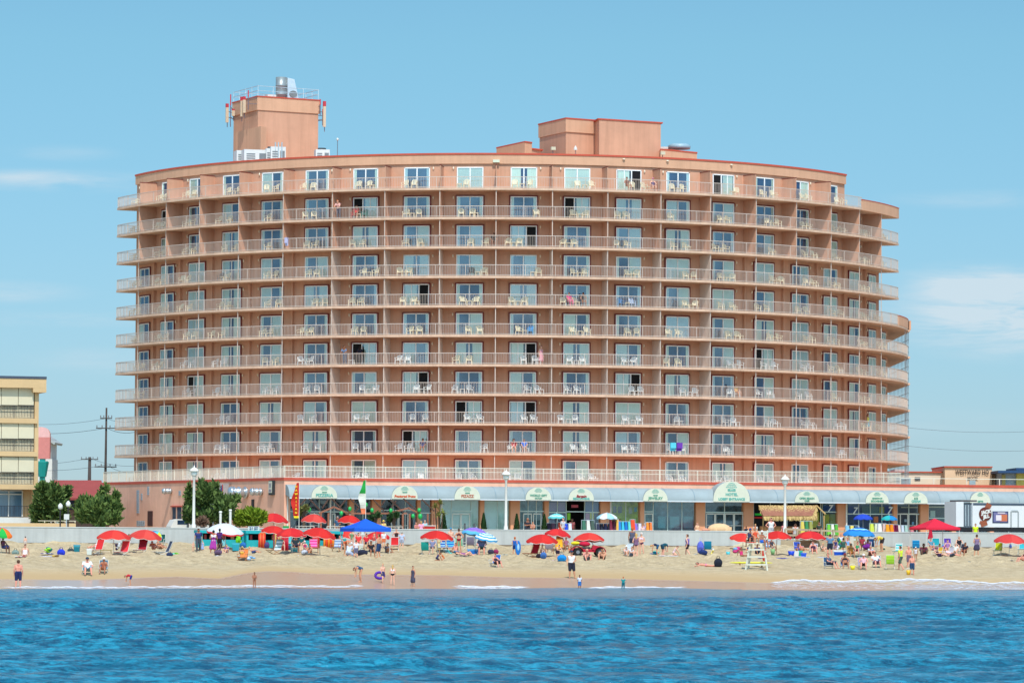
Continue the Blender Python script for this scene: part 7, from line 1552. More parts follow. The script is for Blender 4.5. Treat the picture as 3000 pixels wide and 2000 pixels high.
def head_mesh(pose, kind):
    key = (pose, kind)
    if key in GARM: return GARM[key]
    me, j, sd, up_, hf, hu = body_mesh(pose); mb = MB(); H = j['H']
    if kind in ('short', 'long', 'bun'):
        cap(mb, H+hu*.05-hf*.028, H+hu*.0-hf*.035, .090, .084); cap(mb, H+hu*.075+hf*.02, H+hu*.06-hf*.03, .066, .084)
        if kind == 'long': cap(mb, H-hf*.05, H-hu*.20-hf*.07, .080, .062); cap(mb, H-hu*.20-hf*.07, H-hu*.32-hf*.06, .062, .03)
        if kind == 'bun': cap(mb, H+hu*.10-hf*.08, H+hu*.12-hf*.10, .048, .04)
    elif kind == 'cap': cap(mb, H+hu*.055-hf*.012, H+hu*.07-hf*.012, .100, .088); [cap(mb, H+hu*.04+hf*.08+sd*x, H+hu*.035+hf*.15+sd*x*.8, .018, .012) for x in (-.04, 0, .04)]
    elif kind == 'hat':
        cap(mb, H+hu*.07, H+hu*.11, .095, .08)
        for i in range(14): t = 2*math.pi*i/14; cap(mb, H+hu*.06+(sd*math.cos(t)+hf*math.sin(t))*.08, H+hu*.045+(sd*math.cos(t)+hf*math.sin(t))*.17, .02, .016)
    GARM[key] = remesh(mb, .014, 'hair' if kind in ('short', 'long', 'bun') else kind); return GARM[key]
SK = {'p': (226, 172, 146), 't': (206, 148, 116), 'b': (168, 112, 84), 'd': (104, 70, 54), 'r': (222, 150, 128)}
HC_ = {'k': (34, 28, 28), 'b': (84, 58, 42), 'l': (196, 158, 96), 'g': (170, 166, 160), 'o': (190, 96, 40)}
def person(loc, yaw, pose, skin, hair, clothes, lab, sc=1.0, group=None, fat=1.0):
    """hair: kind+colour such as 'short:k', or '' ; clothes: list of (kind, rgb) incl. cap / hat"""
    e = empty('person', loc, yaw, lab, 'person', group); e.scale = (sc*fat, sc*fat, sc)
    me = body_mesh(pose)[0]; o = put('body', me, e); omat(o, cmat(SK[skin], 'skin'), cmat((60, 36, 32), 'skin'))
    if hair:
        k, c = hair.split(':'); o = put('hair', head_mesh(pose, k), e); omat(o, cmat(HC_[c], 'hair'))
    for k, rgb in clothes:
        me = head_mesh(pose, k) if k in ('cap', 'hat') else garment(pose, k)
        o = put({'top': 'bikini_top', 'brief': 'bikini_bottom', 'onepiece': 'swimsuit', 'tank': 'tank_top', 'long': 'long_shirt'}.get(k, k), me, e); omat(o, cmat(rgb))
    return e
PI = math.pi
def bp(u, v, yaw, pose, skin, hair, clothes, lab, sc=1.0, fat=1.0):
    g_ = GP(u, v); g_.z = max(g_.z, .0 if v > 1712 else g_.z)-.01; return person(g_, yaw, pose, skin, hair, clothes, lab, sc, 'people on the beach', fat)
NAVY = (34, 44, 86); WH = (226, 226, 224); BK = (30, 30, 36)
# by the water
bp(53, 1721, PI, 'stand', 'r', 'short:b', [('trunks', NAVY)], 'shirtless man in navy trunks seen from behind at the water, far left', 1.0, 1.12)
bp(256, 1684, .2, 'chair', 'r', '', [('shirt', WH), ('trunks', (120, 160, 180)), ('cap', (40, 60, 80))], 'man in white shirt and dark cap on low chair near the water', 1.05, 1.15)
bp(303, 1680, -.05, 'chair', 'b', '', [('onepiece', (150, 84, 60)), ('hat', WH)], 'woman in white hat and brown swimsuit on low chair near the water', .95)
bp(382, 1713, -PI/2, 'bend', 't', 'short:b', [('shirt', (190, 40, 54)), ('shorts', (36, 50, 130))], 'small child in red shirt and blue shorts bending over wet sand', .62)
bp(745, 1723, .4, 'cross', 'b', 'short:k', [], 'dark haired boy with folded arms standing in the shallows, left centre', .60)
bp(1056, 1704, -PI/2+.4, 'bend', 't', 'short:b', [('onepiece', (60, 90, 120))], 'girl in blue patterned swimsuit bending to the wet sand', .95, .85)
bp(1121, 1707, .5, 'walk', 'p', 'short:l', [('shorts', (60, 64, 110))], 'blond child with purple float and navy shorts at the water', .74)
bp(1150, 1713, PI, 'stand', 'p', 'long:l', [('top', WH), ('brief', BK)], 'fair haired girl in white top and black bikini bottom, seen from behind', .76, 1.05)
bp(1210, 1716, -.7, 'stand', 't', 'short:b', [('dress', (74, 72, 90))], 'woman with short dark hair in grey black swim dress by the water', .76, .95)
bp(1674, 1693, .1, 'relax', 't', '', [('tank', WH), ('trunks', (36, 38, 54)), ('cap', (44, 56, 80))], 'man in white sleeveless shirt, dark shorts and cap on the damp sand', 1.08, 1.1)
bp(1698, 1727, .2, 'stand', 'b', 'short:k', [('shirt', (216, 214, 224)), ('trunks', (50, 110, 180))], 'small boy in white shirt and blue shorts at the foam line', .56)
bp(1826, 1730, 2.9, 'relax', 'p', 'short:o', [('shirt', (20, 140, 140)), ('pants', (22, 110, 120))], 'red haired child in teal swim shirt standing in foam', .50, 1.1)
# left group
bp(12, 1622, .9, 'tall', 'd', 'short:k', [('onepiece', (120, 70, 100)), ('skirt', (50, 56, 100))], 'dark haired person seated under the rainbow umbrella at the left edge', .95)
bp(73, 1630, .05, 'legsout', 'p', 'bun:b', [('onepiece', (222, 206, 210))], 'woman in pale swimsuit leaning back on her towel, left', 1.0)
bp(74, 1604, PI, 'stand', 'p', 'short:k', [('shorts', (206, 190, 180))], 'child standing behind the woman in the pale swimsuit', .50)
bp(280, 1617, -.55, 'recline', 'r', 'short:b', [('tank', WH), ('shorts', (214, 206, 210))], 'person in white reclining on the leftmost red lounger', .9)
bp(374, 1606, -.9, 'tall', 'b', 'short:b', [('shirt', (80, 84, 92)), ('trunks', (70, 78, 84))], 'person in dark grey sitting by the dark red chair at the wall', .85)
bp(421, 1614, PI, 'tall', 'p', 'short:l', [('tank', (140, 130, 90))], 'fair haired person sitting right of the dark red lounger', .85)
bp(450, 1619, .35, 'recline', 'r', 'short:b', [('top', (214, 110, 40)), ('brief', (196, 60, 50))], 'sunbather in orange bikini, left one of the two by the navy bag', .95)
bp(470, 1618, .5, 'recline', 't', 'long:k', [('top', BK), ('brief', BK)], 'sunbather in black bikini, right one of the two by the navy bag', .95)
bp(581, 1614, .05, 'walk', 'b', 'short:k', [('shirt', (44, 56, 110)), ('pants', (66, 72, 84))], 'man in navy t-shirt and grey trousers walking before the turquoise hut', .98, 1.1)
bp(566, 1614, .6, 'stand', 'p', '', [('brief', (216, 190, 170))], 'bare toddler left of the walking man in navy', .42)
bp(593, 1614, -.3, 'stand', 'p', 'short:l', [('dress', (150, 170, 214))], 'toddler in pale blue dress right of the walking man in navy', .46)
bp(625, 1621, PI+.2, 'relax', 'b', 'short:k', [('tank', (220, 214, 216)), ('dress', (170, 60, 160))], 'woman in white and purple dress seen from behind', 1.0, 1.05)
bp(643, 1614, 2.6, 'relax', 'd', 'short:k', [('shirt', (80, 40, 110)), ('shorts', BK)], 'person in dark violet shirt beside the woman in the purple dress', .98)
bp(664, 1619, -.5, 'ground', 'p', 'short:b', [('shirt', (130, 90, 150))], 'child in lilac shirt sitting on sand by the mauve bag', .75)
bp(711, 1640, 2.9, 'chair', 't', 'short:b', [('onepiece', (214, 180, 80)), ('hat', (214, 190, 120))], 'woman in yellow with straw hat on the low orange chair', .85)
bp(742, 1628, .9, 'recline', 't', 'short:l', [('trunks', (60, 80, 130))], 'tanned person in blue trunks reclining right of the orange chair', .75)
# dense red row
bp(866, 1618, .2, 'tall', 'b', '', [('shirt', (36, 50, 56)), ('trunks', (60, 50, 70)), ('cap', (60, 40, 40))], 'man in black shirt and cap seated in the dense umbrella row', 1.0, 1.15)
bp(882, 1612, -.3, 'tall', 'p', 'short:o', [('shirt', (20, 90, 90)), ('shorts', (110, 80, 90))], 'red faced person in dark teal shirt beside the man in black', .95)
bp(894, 1620, .4, 'tall', 'p', '', [('onepiece', (170, 50, 100)), ('cap', (230, 200, 214))], 'child in magenta with white cap by the teal cooler', .72)
# canopy group
bp(1012, 1626, .9, 'bend', 't', '', [('onepiece', (214, 100, 60)), ('cap', WH)], 'woman in orange swimsuit and white cap bending under the blue canopy', 1.0)
bp(1031, 1606, -.4, 'hips', 'p', 'long:l', [('onepiece', (120, 150, 110))], 'blond woman in pale green standing under the blue canopy', .85)
bp(1022, 1629, PI-.4, 'kneel', 't', 'short:g', [('shirt', (196, 206, 224)), ('skirt', (170, 184, 214))], 'grey haired woman in pale blue crouching before the canopy', 1.08)
bp(1043, 1634, PI+.3, 'relax', 'r', 'short:b', [('shirt', (216, 212, 220)), ('trunks', (110, 110, 140))], 'child in white shirt and plaid shorts before the canopy', .76)
bp(1050, 1606, .1, 'tall', 'p', 'short:b', [('shirt', (214, 60, 60))], 'person in red shirt sitting under the canopy, left of the navy pack', .95)
bp(1073, 1608, -.1, 'tall', 't', 'short:k', [('shirt', (206, 40, 50)), ('shorts', (40, 40, 80))], 'person in crimson shirt sitting behind the navy pack under the canopy', .95)
bp(1062, 1600, .1, 'stand', 'p', 'short:g', [('shirt', (206, 220, 214)), ('shorts', (190, 190, 180))], 'tall person in pale shirt standing at the back of the canopy', .95)
bp(1088, 1630, .3, 'tall', 'b', 'short:k', [('shirt', (34, 32, 38)), ('shorts', (60, 56, 66))], 'person in black t-shirt sitting in front of the canopy', .9, 1.1)
bp(1110, 1633, -PI/2-.5, 'relax', 't', 'short:b', [('trunks', (34, 60, 100))], 'shirtless man in long navy trunks at the right canopy leg', 1.0, 1.05)
bp(1124, 1606, .3, 'stand', 'p', 'short:b', [('shirt', (220, 222, 226)), ('shorts', (214, 120, 80))], 'boy in white shirt under the right edge of the canopy', .80)
bp(1161, 1603, .1, 'hips', 'p', 'short:g', [('onepiece', (70, 40, 40))], 'grey haired woman in dark swimsuit behind the red backed chair', .86)
bp(1177, 1607, PI-.2, 'relax', 'p', 'short:g', [('shirt', (180, 190, 214)), ('shorts', (170, 176, 196))], 'person in blue flowered shirt right of the red backed chair', .78, 1.15)
# centre
bp(1266, 1621, -.2, 'tall', 'p', 'short:k', [('shirt', (126, 130, 160)), ('trunks', (110, 110, 140))], 'person in grey print seated under the lone red umbrella', .95)
bp(1285, 1618, .3, 'lean', 'p', 'short:l', [('dress', (222, 206, 150))], 'child in pale yellow dress under the lone red umbrella', .72)
bp(1282, 1642, PI/2, 'kneel', 'b', 'short:k', [('tank', (70, 70, 110)), ('shorts', (40, 40, 60))], 'child in navy crouching on the sand before the lone umbrella', .70)
bp(1298, 1640, -PI/2, 'kneel', 't', 'short:o', [('tank', (206, 110, 60))], 'child in orange digging beside the crouching child in navy', .58)
bp(1307, 1617, -.1, 'tall', 'b', 'short:k', [('shirt', (60, 70, 140)), ('shorts', (150, 190, 190))], 'person in blue print seated between the patterned chairs', .85)
bp(1320, 1611, .3, 'relax', 'p', '', [('trunks', (120, 160, 190)), ('cap', (60, 130, 170))], 'shirtless man with blue cap behind the lone umbrella', 1.0)
bp(1344, 1617, PI, 'hips', 't', 'bun:b', [('top', (90, 30, 40)), ('brief', (150, 24, 44))], 'woman in dark red bikini seen from behind, hair tied up', 1.05, .95)
bp(1362, 1627, PI/2+.2, 'supine', 'p', 'short:b', [('onepiece', (150, 90, 140))], 'woman in violet pink lying on the dark towel', .9)
bp(1411, 1627, 0, 'tall', 'r', '', [('shirt', (104, 106, 140)), ('trunks', (40, 60, 60)), ('cap', (60, 60, 80))], 'man in grey blue striped shirt seated facing the sea', 1.15, 1.1)
bp(1454, 1661, .55, 'chair', 'r', 'short:b', [('onepiece', (60, 44, 60)), ('skirt', (50, 34, 44))], 'reading woman in black print on the low blue chair', .85, 1.1)
bp(1508, 1627, PI-.3, 'relax', 't', 'short:o', [('tank', (30, 90, 170)), ('shorts', (30, 60, 120))], 'boy in blue vest carrying a board along the wall', .82)
# crossed umbrellas
bp(1611, 1618, PI, 'tall', 'p', 'short:b', [('shirt', (130, 124, 150))], 'person in grey violet shirt seen from behind under the crossed umbrellas', 1.0, 1.1)
bp(1641, 1612, PI-.5, 'tall', 'b', 'bun:k', [('onepiece', (214, 120, 40))], 'woman with dark bun and orange top under the crossed umbrellas', 1.12)
bp(1634, 1636, .5, 'lean', 'p', 'short:b', [('top', (230, 180, 60)), ('shorts', (44, 36, 60))], 'person in dark shorts stooping behind the cyan bag', .62, 1.3)
bp(1659, 1614, .2, 'tall', 'b', 'short:k', [('tank', (150, 90, 110))], 'dark haired person in mauve left of the red buggy', .85)
bp(1719, 1641, .2, 'ground', 'r', '', [('trunks', (100, 110, 120))], 'bald shirtless man sitting on sand before the red buggy', 1.0, 1.15)
bp(1765, 1639, -.2, 'ground', 't', 'short:k', [('shorts', (90, 60, 50))], 'dark haired shirtless man sitting on sand, right of the buggy', 1.0, 1.1)
bp(1834, 1627, .5, 'ground', 'p', '', [('tank', (210, 210, 214)), ('hat', WH)], 'seated person in white with white hat by the pale chair', .88)
bp(1850, 1629, .8, 'ground', 'p', 'short:b', [('shirt', (206, 206, 206)), ('shorts', (90, 100, 120))], 'seated person in white shirt and blue shorts beside the white hat', .88)
bp(1852, 1618, PI, 'stand', 'b', 'short:o', [('tank', (84, 86, 106)), ('trunks', (50, 54, 74))], 'tall man in dark grey vest facing the wall', 1.14)
bp(1864, 1632, PI-.2, 'relax', 'p', 'long:l', [('tank', (120, 90, 120)), ('brief', (50, 34, 54))], 'blond woman in mauve vest, nearest of the group of three', 1.05)
bp(1879, 1626, -.3, 'relax', 'p', 'short:o', [('top', (226, 190, 200)), ('brief', (90, 40, 80)), ('cap', (226, 226, 220))], 'woman with white cap and pale bikini, right of the group of three', 1.0)
# children and the beach left of the stand
bp(1925, 1626, -PI/2, 'bend', 't', 'short:l', [('tank', (30, 50, 80)), ('shorts', (30, 80, 120))], 'blond child in navy bending over the blue pile', .82)
bp(1942, 1627, PI/2+.6, 'bend', 'r', 'short:g', [('shirt', (20, 80, 96)), ('shorts', (30, 70, 90))], 'child in dark teal bending, seen from behind, on the white sheet', .86)
bp(1976, 1627, PI/2, 'kneel', 'p', 'short:b', [('tank', (220, 190, 190))], 'child in pale pink kneeling on the white sheet', .85)
bp(2014, 1631, -PI/2-.5, 'walk', 'p', 'short:b', [('tank', (120, 100, 170)), ('shorts', (44, 36, 44))], 'woman in violet vest and black shorts walking along the wall', 1.0, 1.05)
bp(2068, 1659, PI+PI/2, 'prone', 'r', 'short:k', [('brief', (214, 130, 160))], 'sunbather lying face down beside the black backpack', .95)
bp(2174, 1630, .6, 'legsout', 'b', 'short:k', [('onepiece', (200, 50, 110))], 'woman in pink leaning on the blue towel behind the stand', .85)
bp(2218, 1622, .3, 'ground', 'b', 'short:k', [('shirt', (34, 44, 110)), ('shorts', (30, 60, 90))], 'person in navy sitting behind the lifeguard stand', .9)
bp(2338, 1618, .2, 'ground', 'b', 'short:k', [('shirt', (50, 80, 180))], 'person in blue seated left of the pair below the ramp', .85)
bp(2352, 1621, .5, 'recline', 't', 'short:o', [('top', (206, 60, 90)), ('brief', (220, 150, 60))], 'sunbather in red and orange bikini below the ramp', .8)
bp(2383, 1624, .1, 'chair', 'r', 'short:b', [('onepiece', (70, 40, 60))], 'woman in dark swimsuit on the striped chair below the ramp', .95, 1.1)
# right groups
bp(2432, 1625, PI, 'relax', 'r', 'short:b', [('shirt', (96, 130, 160)), ('trunks', (40, 46, 64))], 'man in blue grey sleeveless shirt seen from behind, left of the cooler', .95, 1.2)
bp(2448, 1613, .2, 'stand', 'b', 'short:b', [('shirt', (40, 50, 110))], 'child in navy between the man in blue grey and the cooler', .52)
bp(2472, 1617, PI-.3, 'tall', 'b', 'short:k', [('tank', (60, 100, 90))], 'dark haired person behind the blue and white cooler', .9)
bp(2484, 1614, .2, 'tall', 'r', 'short:o', [('tank', (110, 160, 206))], 'person in light blue beside the ochre chair', .85)
bp(2494, 1632, .1, 'chair', 'b', '', [('onepiece', (196, 130, 50)), ('hat', (120, 100, 80))], 'woman in ochre with brown hat on the ochre chair', .95)
bp(2512, 1622, -.2, 'chair', 'r', 'short:b', [('tank', (60, 140, 90)), ('shorts', (150, 50, 70))], 'person in green and red behind the umbrella pole, right group', .9)
bp(2526, 1612, .1, 'tall', 'd', '', [('shirt', (150, 50, 60)), ('hat', (54, 60, 60))], 'person with dark hat and red shirt under the blue striped umbrella', .95)
bp(2541, 1618, -.3, 'chair', 'd', 'short:k', [('dress', (110, 30, 130))], 'person in purple on the purple chair, right group', .95, 1.1)
bp(2432, 1665, .9, 'chair', 'r', 'short:b', [('shirt', (80, 90, 110)), ('trunks', (36, 50, 74))], 'man in grey shirt, first of the four in the front row', 1.0, 1.05)
bp(2476, 1665, .0, 'chair', 'b', 'short:k', [('top', BK), ('brief', BK), ('cap', (150, 60, 60))], 'woman in black bikini and sunglasses, second of the front row', 1.0, 1.1)
bp(2530, 1667, -.1, 'chair', 'r', '', [('tank', (214, 170, 180)), ('shorts', (50, 30, 40)), ('cap', (226, 220, 220))], 'person in pink white vest, third of the front row', 1.0, 1.1)
bp(2566, 1661, .2, 'chair', 'r', 'short:k', [('shirt', (220, 222, 220)), ('trunks', (110, 80, 110))], 'man in white shirt, fourth of the front row', 1.0, 1.1)
bp(2583, 1615, -PI/2+.4, 'bend', 't', 'short:b', [('shirt', (220, 190, 70)), ('shorts', (50, 40, 46))], 'person in yellow shirt bending down beside the wall', 1.12)
bp(2638, 1669, -PI/2-.7, 'walk', 'r', 'short:b', [('shirt', (206, 226, 60)), ('trunks', (70, 90, 80))], 'man in bright yellow green shirt and grey green shorts', 1.0, 1.05)
bp(2662, 1662, .3, 'relax', 'r', '', [('trunks', (110, 90, 110))], 'bald shirtless man behind the boy in blue green trunks', .9)
bp(2672, 1683, .1, 'stand', 'r', 'short:g', [('trunks', (40, 66, 100))], 'boy in blue green trunks holding the yellow bucket', .82, 1.1)
bp(2683, 1642, -.4, 'stand', 'b', '', [('tank', (206, 200, 206)), ('cap', (226, 226, 226))], 'child with white cap behind the bald man, right', .62)
bp(2706, 1626, .0, 'ground', 'd', 'short:k', [('shirt', (110, 40, 60)), ('trunks', (60, 64, 70))], 'man in maroon shirt sitting with raised knees under the red canopy', 1.1, 1.1)
bp(2752, 1622, .3, 'ground', 'b', 'short:k', [('shirt', (130, 70, 100))], 'dark haired person before the teal chair, red canopy', .95)
bp(2752, 1640, .9, 'recline', 'p', '', [('tank', (70, 30, 50)), ('shorts', (60, 44, 80)), ('cap', (110, 60, 130))], 'reclining person in dark clothes before the red canopy, left one', .95)
bp(2786, 1640, .9, 'recline', 'r', 'short:o', [('shirt', (226, 200, 210)), ('trunks', (60, 66, 80))], 'reclining person in pale pink shirt before the red canopy, right one', .95)
bp(2799, 1626, -.2, 'chair', 'p', 'short:g', [('shirt', (206, 206, 196))], 'grey haired person in pale shirt under the red canopy', .88)
bp(2811, 1618, .1, 'tall', 'p', 'short:g', [('tank', BK), ('shorts', (60, 40, 60))], 'grey haired woman in black top seated right under the canopy', 1.05)
bp(2826, 1627, -.5, 'chair', 'b', 'short:k', [('shirt', (40, 34, 44)), ('shorts', (120, 60, 50))], 'person in black shirt at the far right canopy leg', .95)
bp(2862, 1629, PI, 'relax', 't', 'bun:b', [('tank', (130, 110, 140)), ('skirt', (64, 60, 84))], 'woman in violet vest and dark skirt standing alone, right', 1.0, 1.05)
bp(2997, 1650, -1.2, 'chair', 'r', 'short:k', [('top', (60, 30, 40)), ('brief', (60, 30, 40))], 'sunbather cut by the right picture edge', .9)
bp(824, 1614, .4, 'tall', 'p', 'short:l', [('tank', (90, 130, 170))], 'fair haired person in blue vest between the dark red mats', .9)
bp(908, 1622, -.4, 'ground', 't', 'long:b', [('onepiece', (40, 60, 70))], 'long haired person in dark swimsuit right of the magenta child', .85)
bp(998, 1612, .6, 'tall', 'r', 'short:k', [('tank', (90, 110, 150)), ('shorts', (60, 60, 90))], 'person in slate vest at the left leg of the blue canopy', .9)
bp(1096, 1612, -.5, 'stand', 'p', 'short:l', [('shirt', (200, 90, 80)), ('shorts', (210, 210, 200))], 'child in coral shirt behind the shirtless man in navy trunks', .75)
bp(1134, 1618, .9, 'ground', 'b', 'short:k', [('shirt', (110, 110, 120))], 'person in grey sitting right of the shirtless man in navy trunks', .85)
bp(1336, 1620, .3, 'legsout', 'r', 'short:b', [('trunks', (30, 120, 160))], 'shirtless person in teal trunks sitting below the blue patterned chair', .9)
bp(1588, 1622, .5, 'ground', 'b', 'short:b', [('shirt', (170, 150, 120))], 'person in tan shirt under the front crossed umbrella pole', .85)
bp(1672, 1622, .3, 'ground', 't', 'short:l', [('shirt', (200, 110, 70)), ('shorts', (60, 60, 90))], 'child in rust shirt between the yellow chair and the red buggy', .75)
bp(2196, 1618, -.6, 'ground', 't', 'short:b', [('shirt', (40, 60, 120))], 'child in dark blue crouched left behind the stand', .75)
bp(2262, 1618, .4, 'tall', 'b', 'short:k', [('tank', (60, 60, 70))], 'dark haired person by the red white and blue striped chair', .9)
bp(2410, 1616, .7, 'ground', 'p', 'short:l', [('tank', (90, 120, 110))], 'fair haired person in sage vest left of the man in blue grey', .85)
bp(2464, 1608, -.3, 'stand', 'r', 'short:b', [('shirt', (214, 212, 220)), ('shorts', (90, 90, 120))], 'child in white shirt standing behind the blue and white cooler', .7)
bp(2550, 1626, .5, 'ground', 'r', 'short:g', [('shirt', (190, 196, 210)), ('shorts', (110, 60, 60))], 'grey haired person in pale blue right below the purple chair', .9)
bp(2728, 1616, .2, 'tall', 'r', 'short:b', [('shirt', (90, 140, 160))], 'person in blue teal shirt left of the teal high chair', .9)
bp(2776, 1622, -.2, 'tall', 'p', 'short:b', [('tank', (150, 110, 160))], 'person in lilac seated before the violet high chair', .9)
# things carried
e = empty('float_ring', GP(1117, 1703)+V((-.1,-.25,.42)), .3, 'purple inflatable float carried by the blond child', 'float'); mb = MB(); P_ = [(.3*math.cos(2*PI*i/14), 0, .2*math.sin(2*PI*i/14)) for i in range(15)]; mb.path(P_, .09, 8); mb.build('ring', cmat((90, 40, 170), 'plastic'), e, True)
e = empty('body_board', GP(1517, 1627)+V((.02,-.1,.1)), .5, 'blue patterned body board held by the boy in the blue vest', 'board'); mb = MB(); mb.ell((0,0,.5), (.24,.04,.55), 16, 12); mb.build('deck', cmat((40, 120, 200), 'plastic'), e, True); MB().ell((0,-.035,.55), (.1,.02,.25), 12, 8).build('print', cmat((170, 210, 230), 'plastic'), e, True)
# lifeguards
L0 = GP(2218, 1667)-V((0,0,.1)); R_ = Matrix.Rotation(-.12, 3, 'Z')
def onstand(x, y, z): return L0+R_ @ V((x, y, z))
person(onstand(.38, -.25, 1.98), .7, 'high', 'b', '', [('shorts', (40, 110, 210)), ('cap', WH)], 'shirtless lifeguard in blue shorts and white cap, right on the stand', 1.0)
person(onstand(-.15, .25, 2.22), .2, 'high', 't', 'long:o', [('onepiece', (206, 80, 50))], 'long haired lifeguard in red swimsuit, middle of the stand', 1.02)
person(onstand(-.52, .35, 2.12), -.4, 'high', 'b', '', [('tank', (50, 56, 90)), ('shorts', BK), ('cap', (34, 70, 130))], 'lifeguard in navy with blue cap, left on the stand', 1.02)
# people on the boardwalk: u, height of the head top in the picture, plane
def wp(u, vh, c, yaw, pose, skin, hair, clothes, lab, fat=1.0):
    p = PL(u, vh, c); h = {'chair': 1.11, 'tall': 1.29}.get(pose, 1.745); sc = (p.z-3.2)/h; return person(V((p.x, p.y, 3.2)), yaw, pose, skin, hair, clothes, lab, sc, 'people on the boardwalk', fat)
wp(1546, 1517, 321, .2, 'cross', 'b', '', [('shirt', (40, 42, 52)), ('trunks', (60, 60, 70))], 'bald man in black shirt with folded arms at the glass doors', 1.1)
wp(1561, 1527, 320, -.3, 'cross', 't', 'short:b', [('tank', (190, 130, 110))], 'shorter woman beside the bald man at the glass doors')
wp(1219, 1529, 312.5, .8, 'cross', 'r', 'short:b', [('tank', (196, 120, 120))], 'person in rose vest at the left end of the red counter')
wp(1234, 1526, 311.5, PI, 'relax', 'r', 'short:l', [('shirt', (232, 160, 190))], 'woman in pink shirt at the red counter', 1.1)
wp(1245, 1523, 313, .3, 'relax', 'p', 'short:g', [('shirt', (150, 200, 206))], 'person in pale teal shirt behind the pink shirt')
wp(1124, 1524, 312, -.4, 'relax', 't', '', [('shirt', (224, 196, 120)), ('hat', (226, 190, 90))], 'person with straw hat and yellow shirt above the blue canopy')
wp(989, 1512, 322, .2, 'relax', 'b', 'short:g', [('shirt', (60, 90, 120))], 'man in slate blue shirt in the pizzeria doorway')
wp(1650, 1516, 320, .6, 'relax', 'p', 'short:b', [('shirt', (190, 190, 196))], 'person in grey shirt right of the pale teal market umbrella')
wp(1676, 1519, 325, .1, 'stand', 'd', 'short:k', [('shirt', (150, 80, 80))], 'person in dull red shirt inside the dark beachwear entrance')
wp(1883, 1537, 307, -.2, 'stand', 'p', 'short:o', [('shirt', (236, 190, 180)), ('shorts', (190, 220, 214))], 'small person in salmon shirt at the wall by the jewelry column')
wp(2043, 1530, 307, .4, 'relax', 'p', 'short:o', [('tank', (232, 180, 140)), ('shorts', (226, 226, 220))], 'person in peach vest left of the tan display block')
wp(2186, 1541, 306, .4, 'stand', 'd', 'short:k', [('shirt', (36, 40, 60))], 'dark person at the wall behind the lifeguard stand')
wp(2213, 1534, 307, -.3, 'stand', 't', 'short:l', [('shirt', (206, 200, 190))], 'fair haired person in cream at the wall behind the stand')
wp(2259, 1516, 309, .2, 'hips', 'r', 'short:b', [('tank', WH), ('trunks', (180, 180, 180))], 'man in white vest on the boardwalk right of the stand', 1.1)
wp(2297, 1531, 309, -.2, 'relax', 'r', 'short:b', [('shirt', (206, 130, 130))], 'person in rose shirt at the foot of the right lamp post')
wp(2858, 1533, 306, .1, 'stand', 'p', 'short:b', [('shirt', (206, 236, 40))], 'person in neon yellow shirt before the parked trailer', 1.1)
wp(2672, 1546, 306, .1, 'stand', 'r', 'short:o', [('shirt', (196, 120, 130))], 'person in rose at the wall left under the red canopy')
wp(1815, 1520, 322, .4, 'relax', 'b', 'short:k', [('shirt', (90, 40, 60)), ('trunks', (70, 50, 60))], 'shopper in plum shirt before the lime window')
wp(1888, 1532, 322, -.4, 'relax', 'p', 'short:g', [('shirt', (170, 150, 206))], 'shopper in lilac shirt left of the jewelry door')
wp(2400, 1528, 322, .1, 'relax', 'b', 'short:k', [('shirt', (60, 70, 60))], 'customer in dark green shirt at the thatched bar')
wp(2330, 1534, 321.6, PI, 'tall', 'r', 'short:b', [('shirt', (200, 196, 196))], 'customer in white shirt sitting at the thatched bar')
wp(595, 1537, 307, .3, 'stand', 'b', 'short:k', [('shirt', (60, 50, 60))], 'dark haired person by the brown shrub and lamp post')
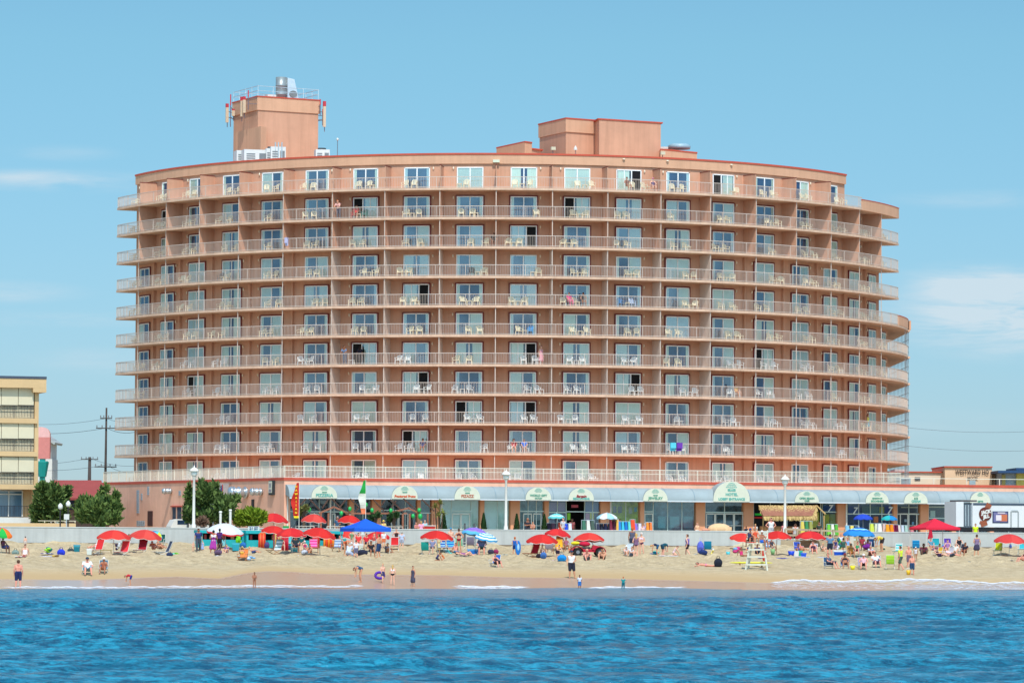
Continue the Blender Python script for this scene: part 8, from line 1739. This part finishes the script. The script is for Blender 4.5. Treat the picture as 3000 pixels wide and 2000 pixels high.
# people on the balconies
def balc(i, off_t, k, r_, yaw, pose, skin, hair, clothes, lab, sc=1.0):
    t = -1.0755+DT*i+off_t/RW; p = AP(t, RW+r_, (zk(k) if k > 1 else ZT)+.1); person(p, t+yaw, pose, skin, hair, clothes, lab, sc, 'people on the balconies')
balc(6, -2.0, 10, 1.55, 0, 'lean', 'p', 'long:o', [('shirt', (226, 170, 160)), ('pants', (60, 60, 90))], 'red haired woman leaning on the rail of the second balcony row from the top')
balc(6, -.55, 10, 1.0, .3, 'tall', 'b', 'short:k', [('shirt', (206, 60, 60))], 'person in red on the second balcony row from the top')
balc(6, -1.4, 5, 1.3, 0, 'lean', 'b', 'short:k', [('shirt', (110, 130, 160)), ('pants', (90, 100, 120))], 'person in grey blue standing at the rail of the seventh balcony row')
balc(6, -.3, 5, .5, PI, 'stand', 'd', 'long:k', [('shirt', (40, 36, 50)), ('pants', (40, 40, 50))], 'dark haired person at the open door, seventh balcony row')
balc(9, 1.55, 5, 1.0, .6, 'stand', 'p', 'short:b', [('dress', (224, 160, 170))], 'woman in pink at the open door, seventh balcony row, centre')
balc(10, -.8, 7, 1.0, .3, 'tall', 'p', 'short:k', [('shirt', (216, 70, 130)), ('pants', (224, 120, 150))], 'person in hot pink seated on the fifth balcony row')
balc(10, .45, 7, 1.0, 0, 'tall', 'b', 'short:k', [('tank', BK)], 'person in black seated on the fifth balcony row')
balc(11, -.4, 11, .9, .2, 'tall', 'b', 'short:k', [('tank', (110, 70, 60))], 'person seated before the half open door of the top balcony')
balc(11, 2.0, 11, 1.0, -.1, 'tall', 'p', '', [('onepiece', (80, 60, 110)), ('cap', (190, 120, 150))], 'person in pink cap seated on the top balcony row')
balc(8, 2.2, 9, .9, 0, 'tall', 'b', 'short:k', [('shirt', (80, 60, 50))], 'person in brown seated on the third balcony row near the open door')
balc(17, .6, 3, 1.2, 0, 'stand', 'b', 'long:k', [('tank', (220, 210, 100)), ('skirt', (70, 170, 190))], 'woman in yellow top and teal skirt, ninth balcony row, right')
balc(9, -.8, 2, .9, 0, 'tall', 'p', 'short:b', [('shirt', (206, 60, 70))], 'person in red on the tenth balcony row, centre left')
balc(9, .1, 2, 1.1, 0, 'tall', 'p', 'short:g', [('shirt', (60, 110, 200))], 'person in blue on the tenth balcony row, centre')
balc(7, .85, 2, .9, 0, 'tall', 'b', 'short:k', [('shirt', (50, 60, 120))], 'person in navy beside the open door of the tenth balcony row')
balc(13, .9, 4, 1.0, .1, 'tall', 't', 'short:b', [('tank', (220, 170, 90))], 'person in ochre seated on the eighth balcony row, right')
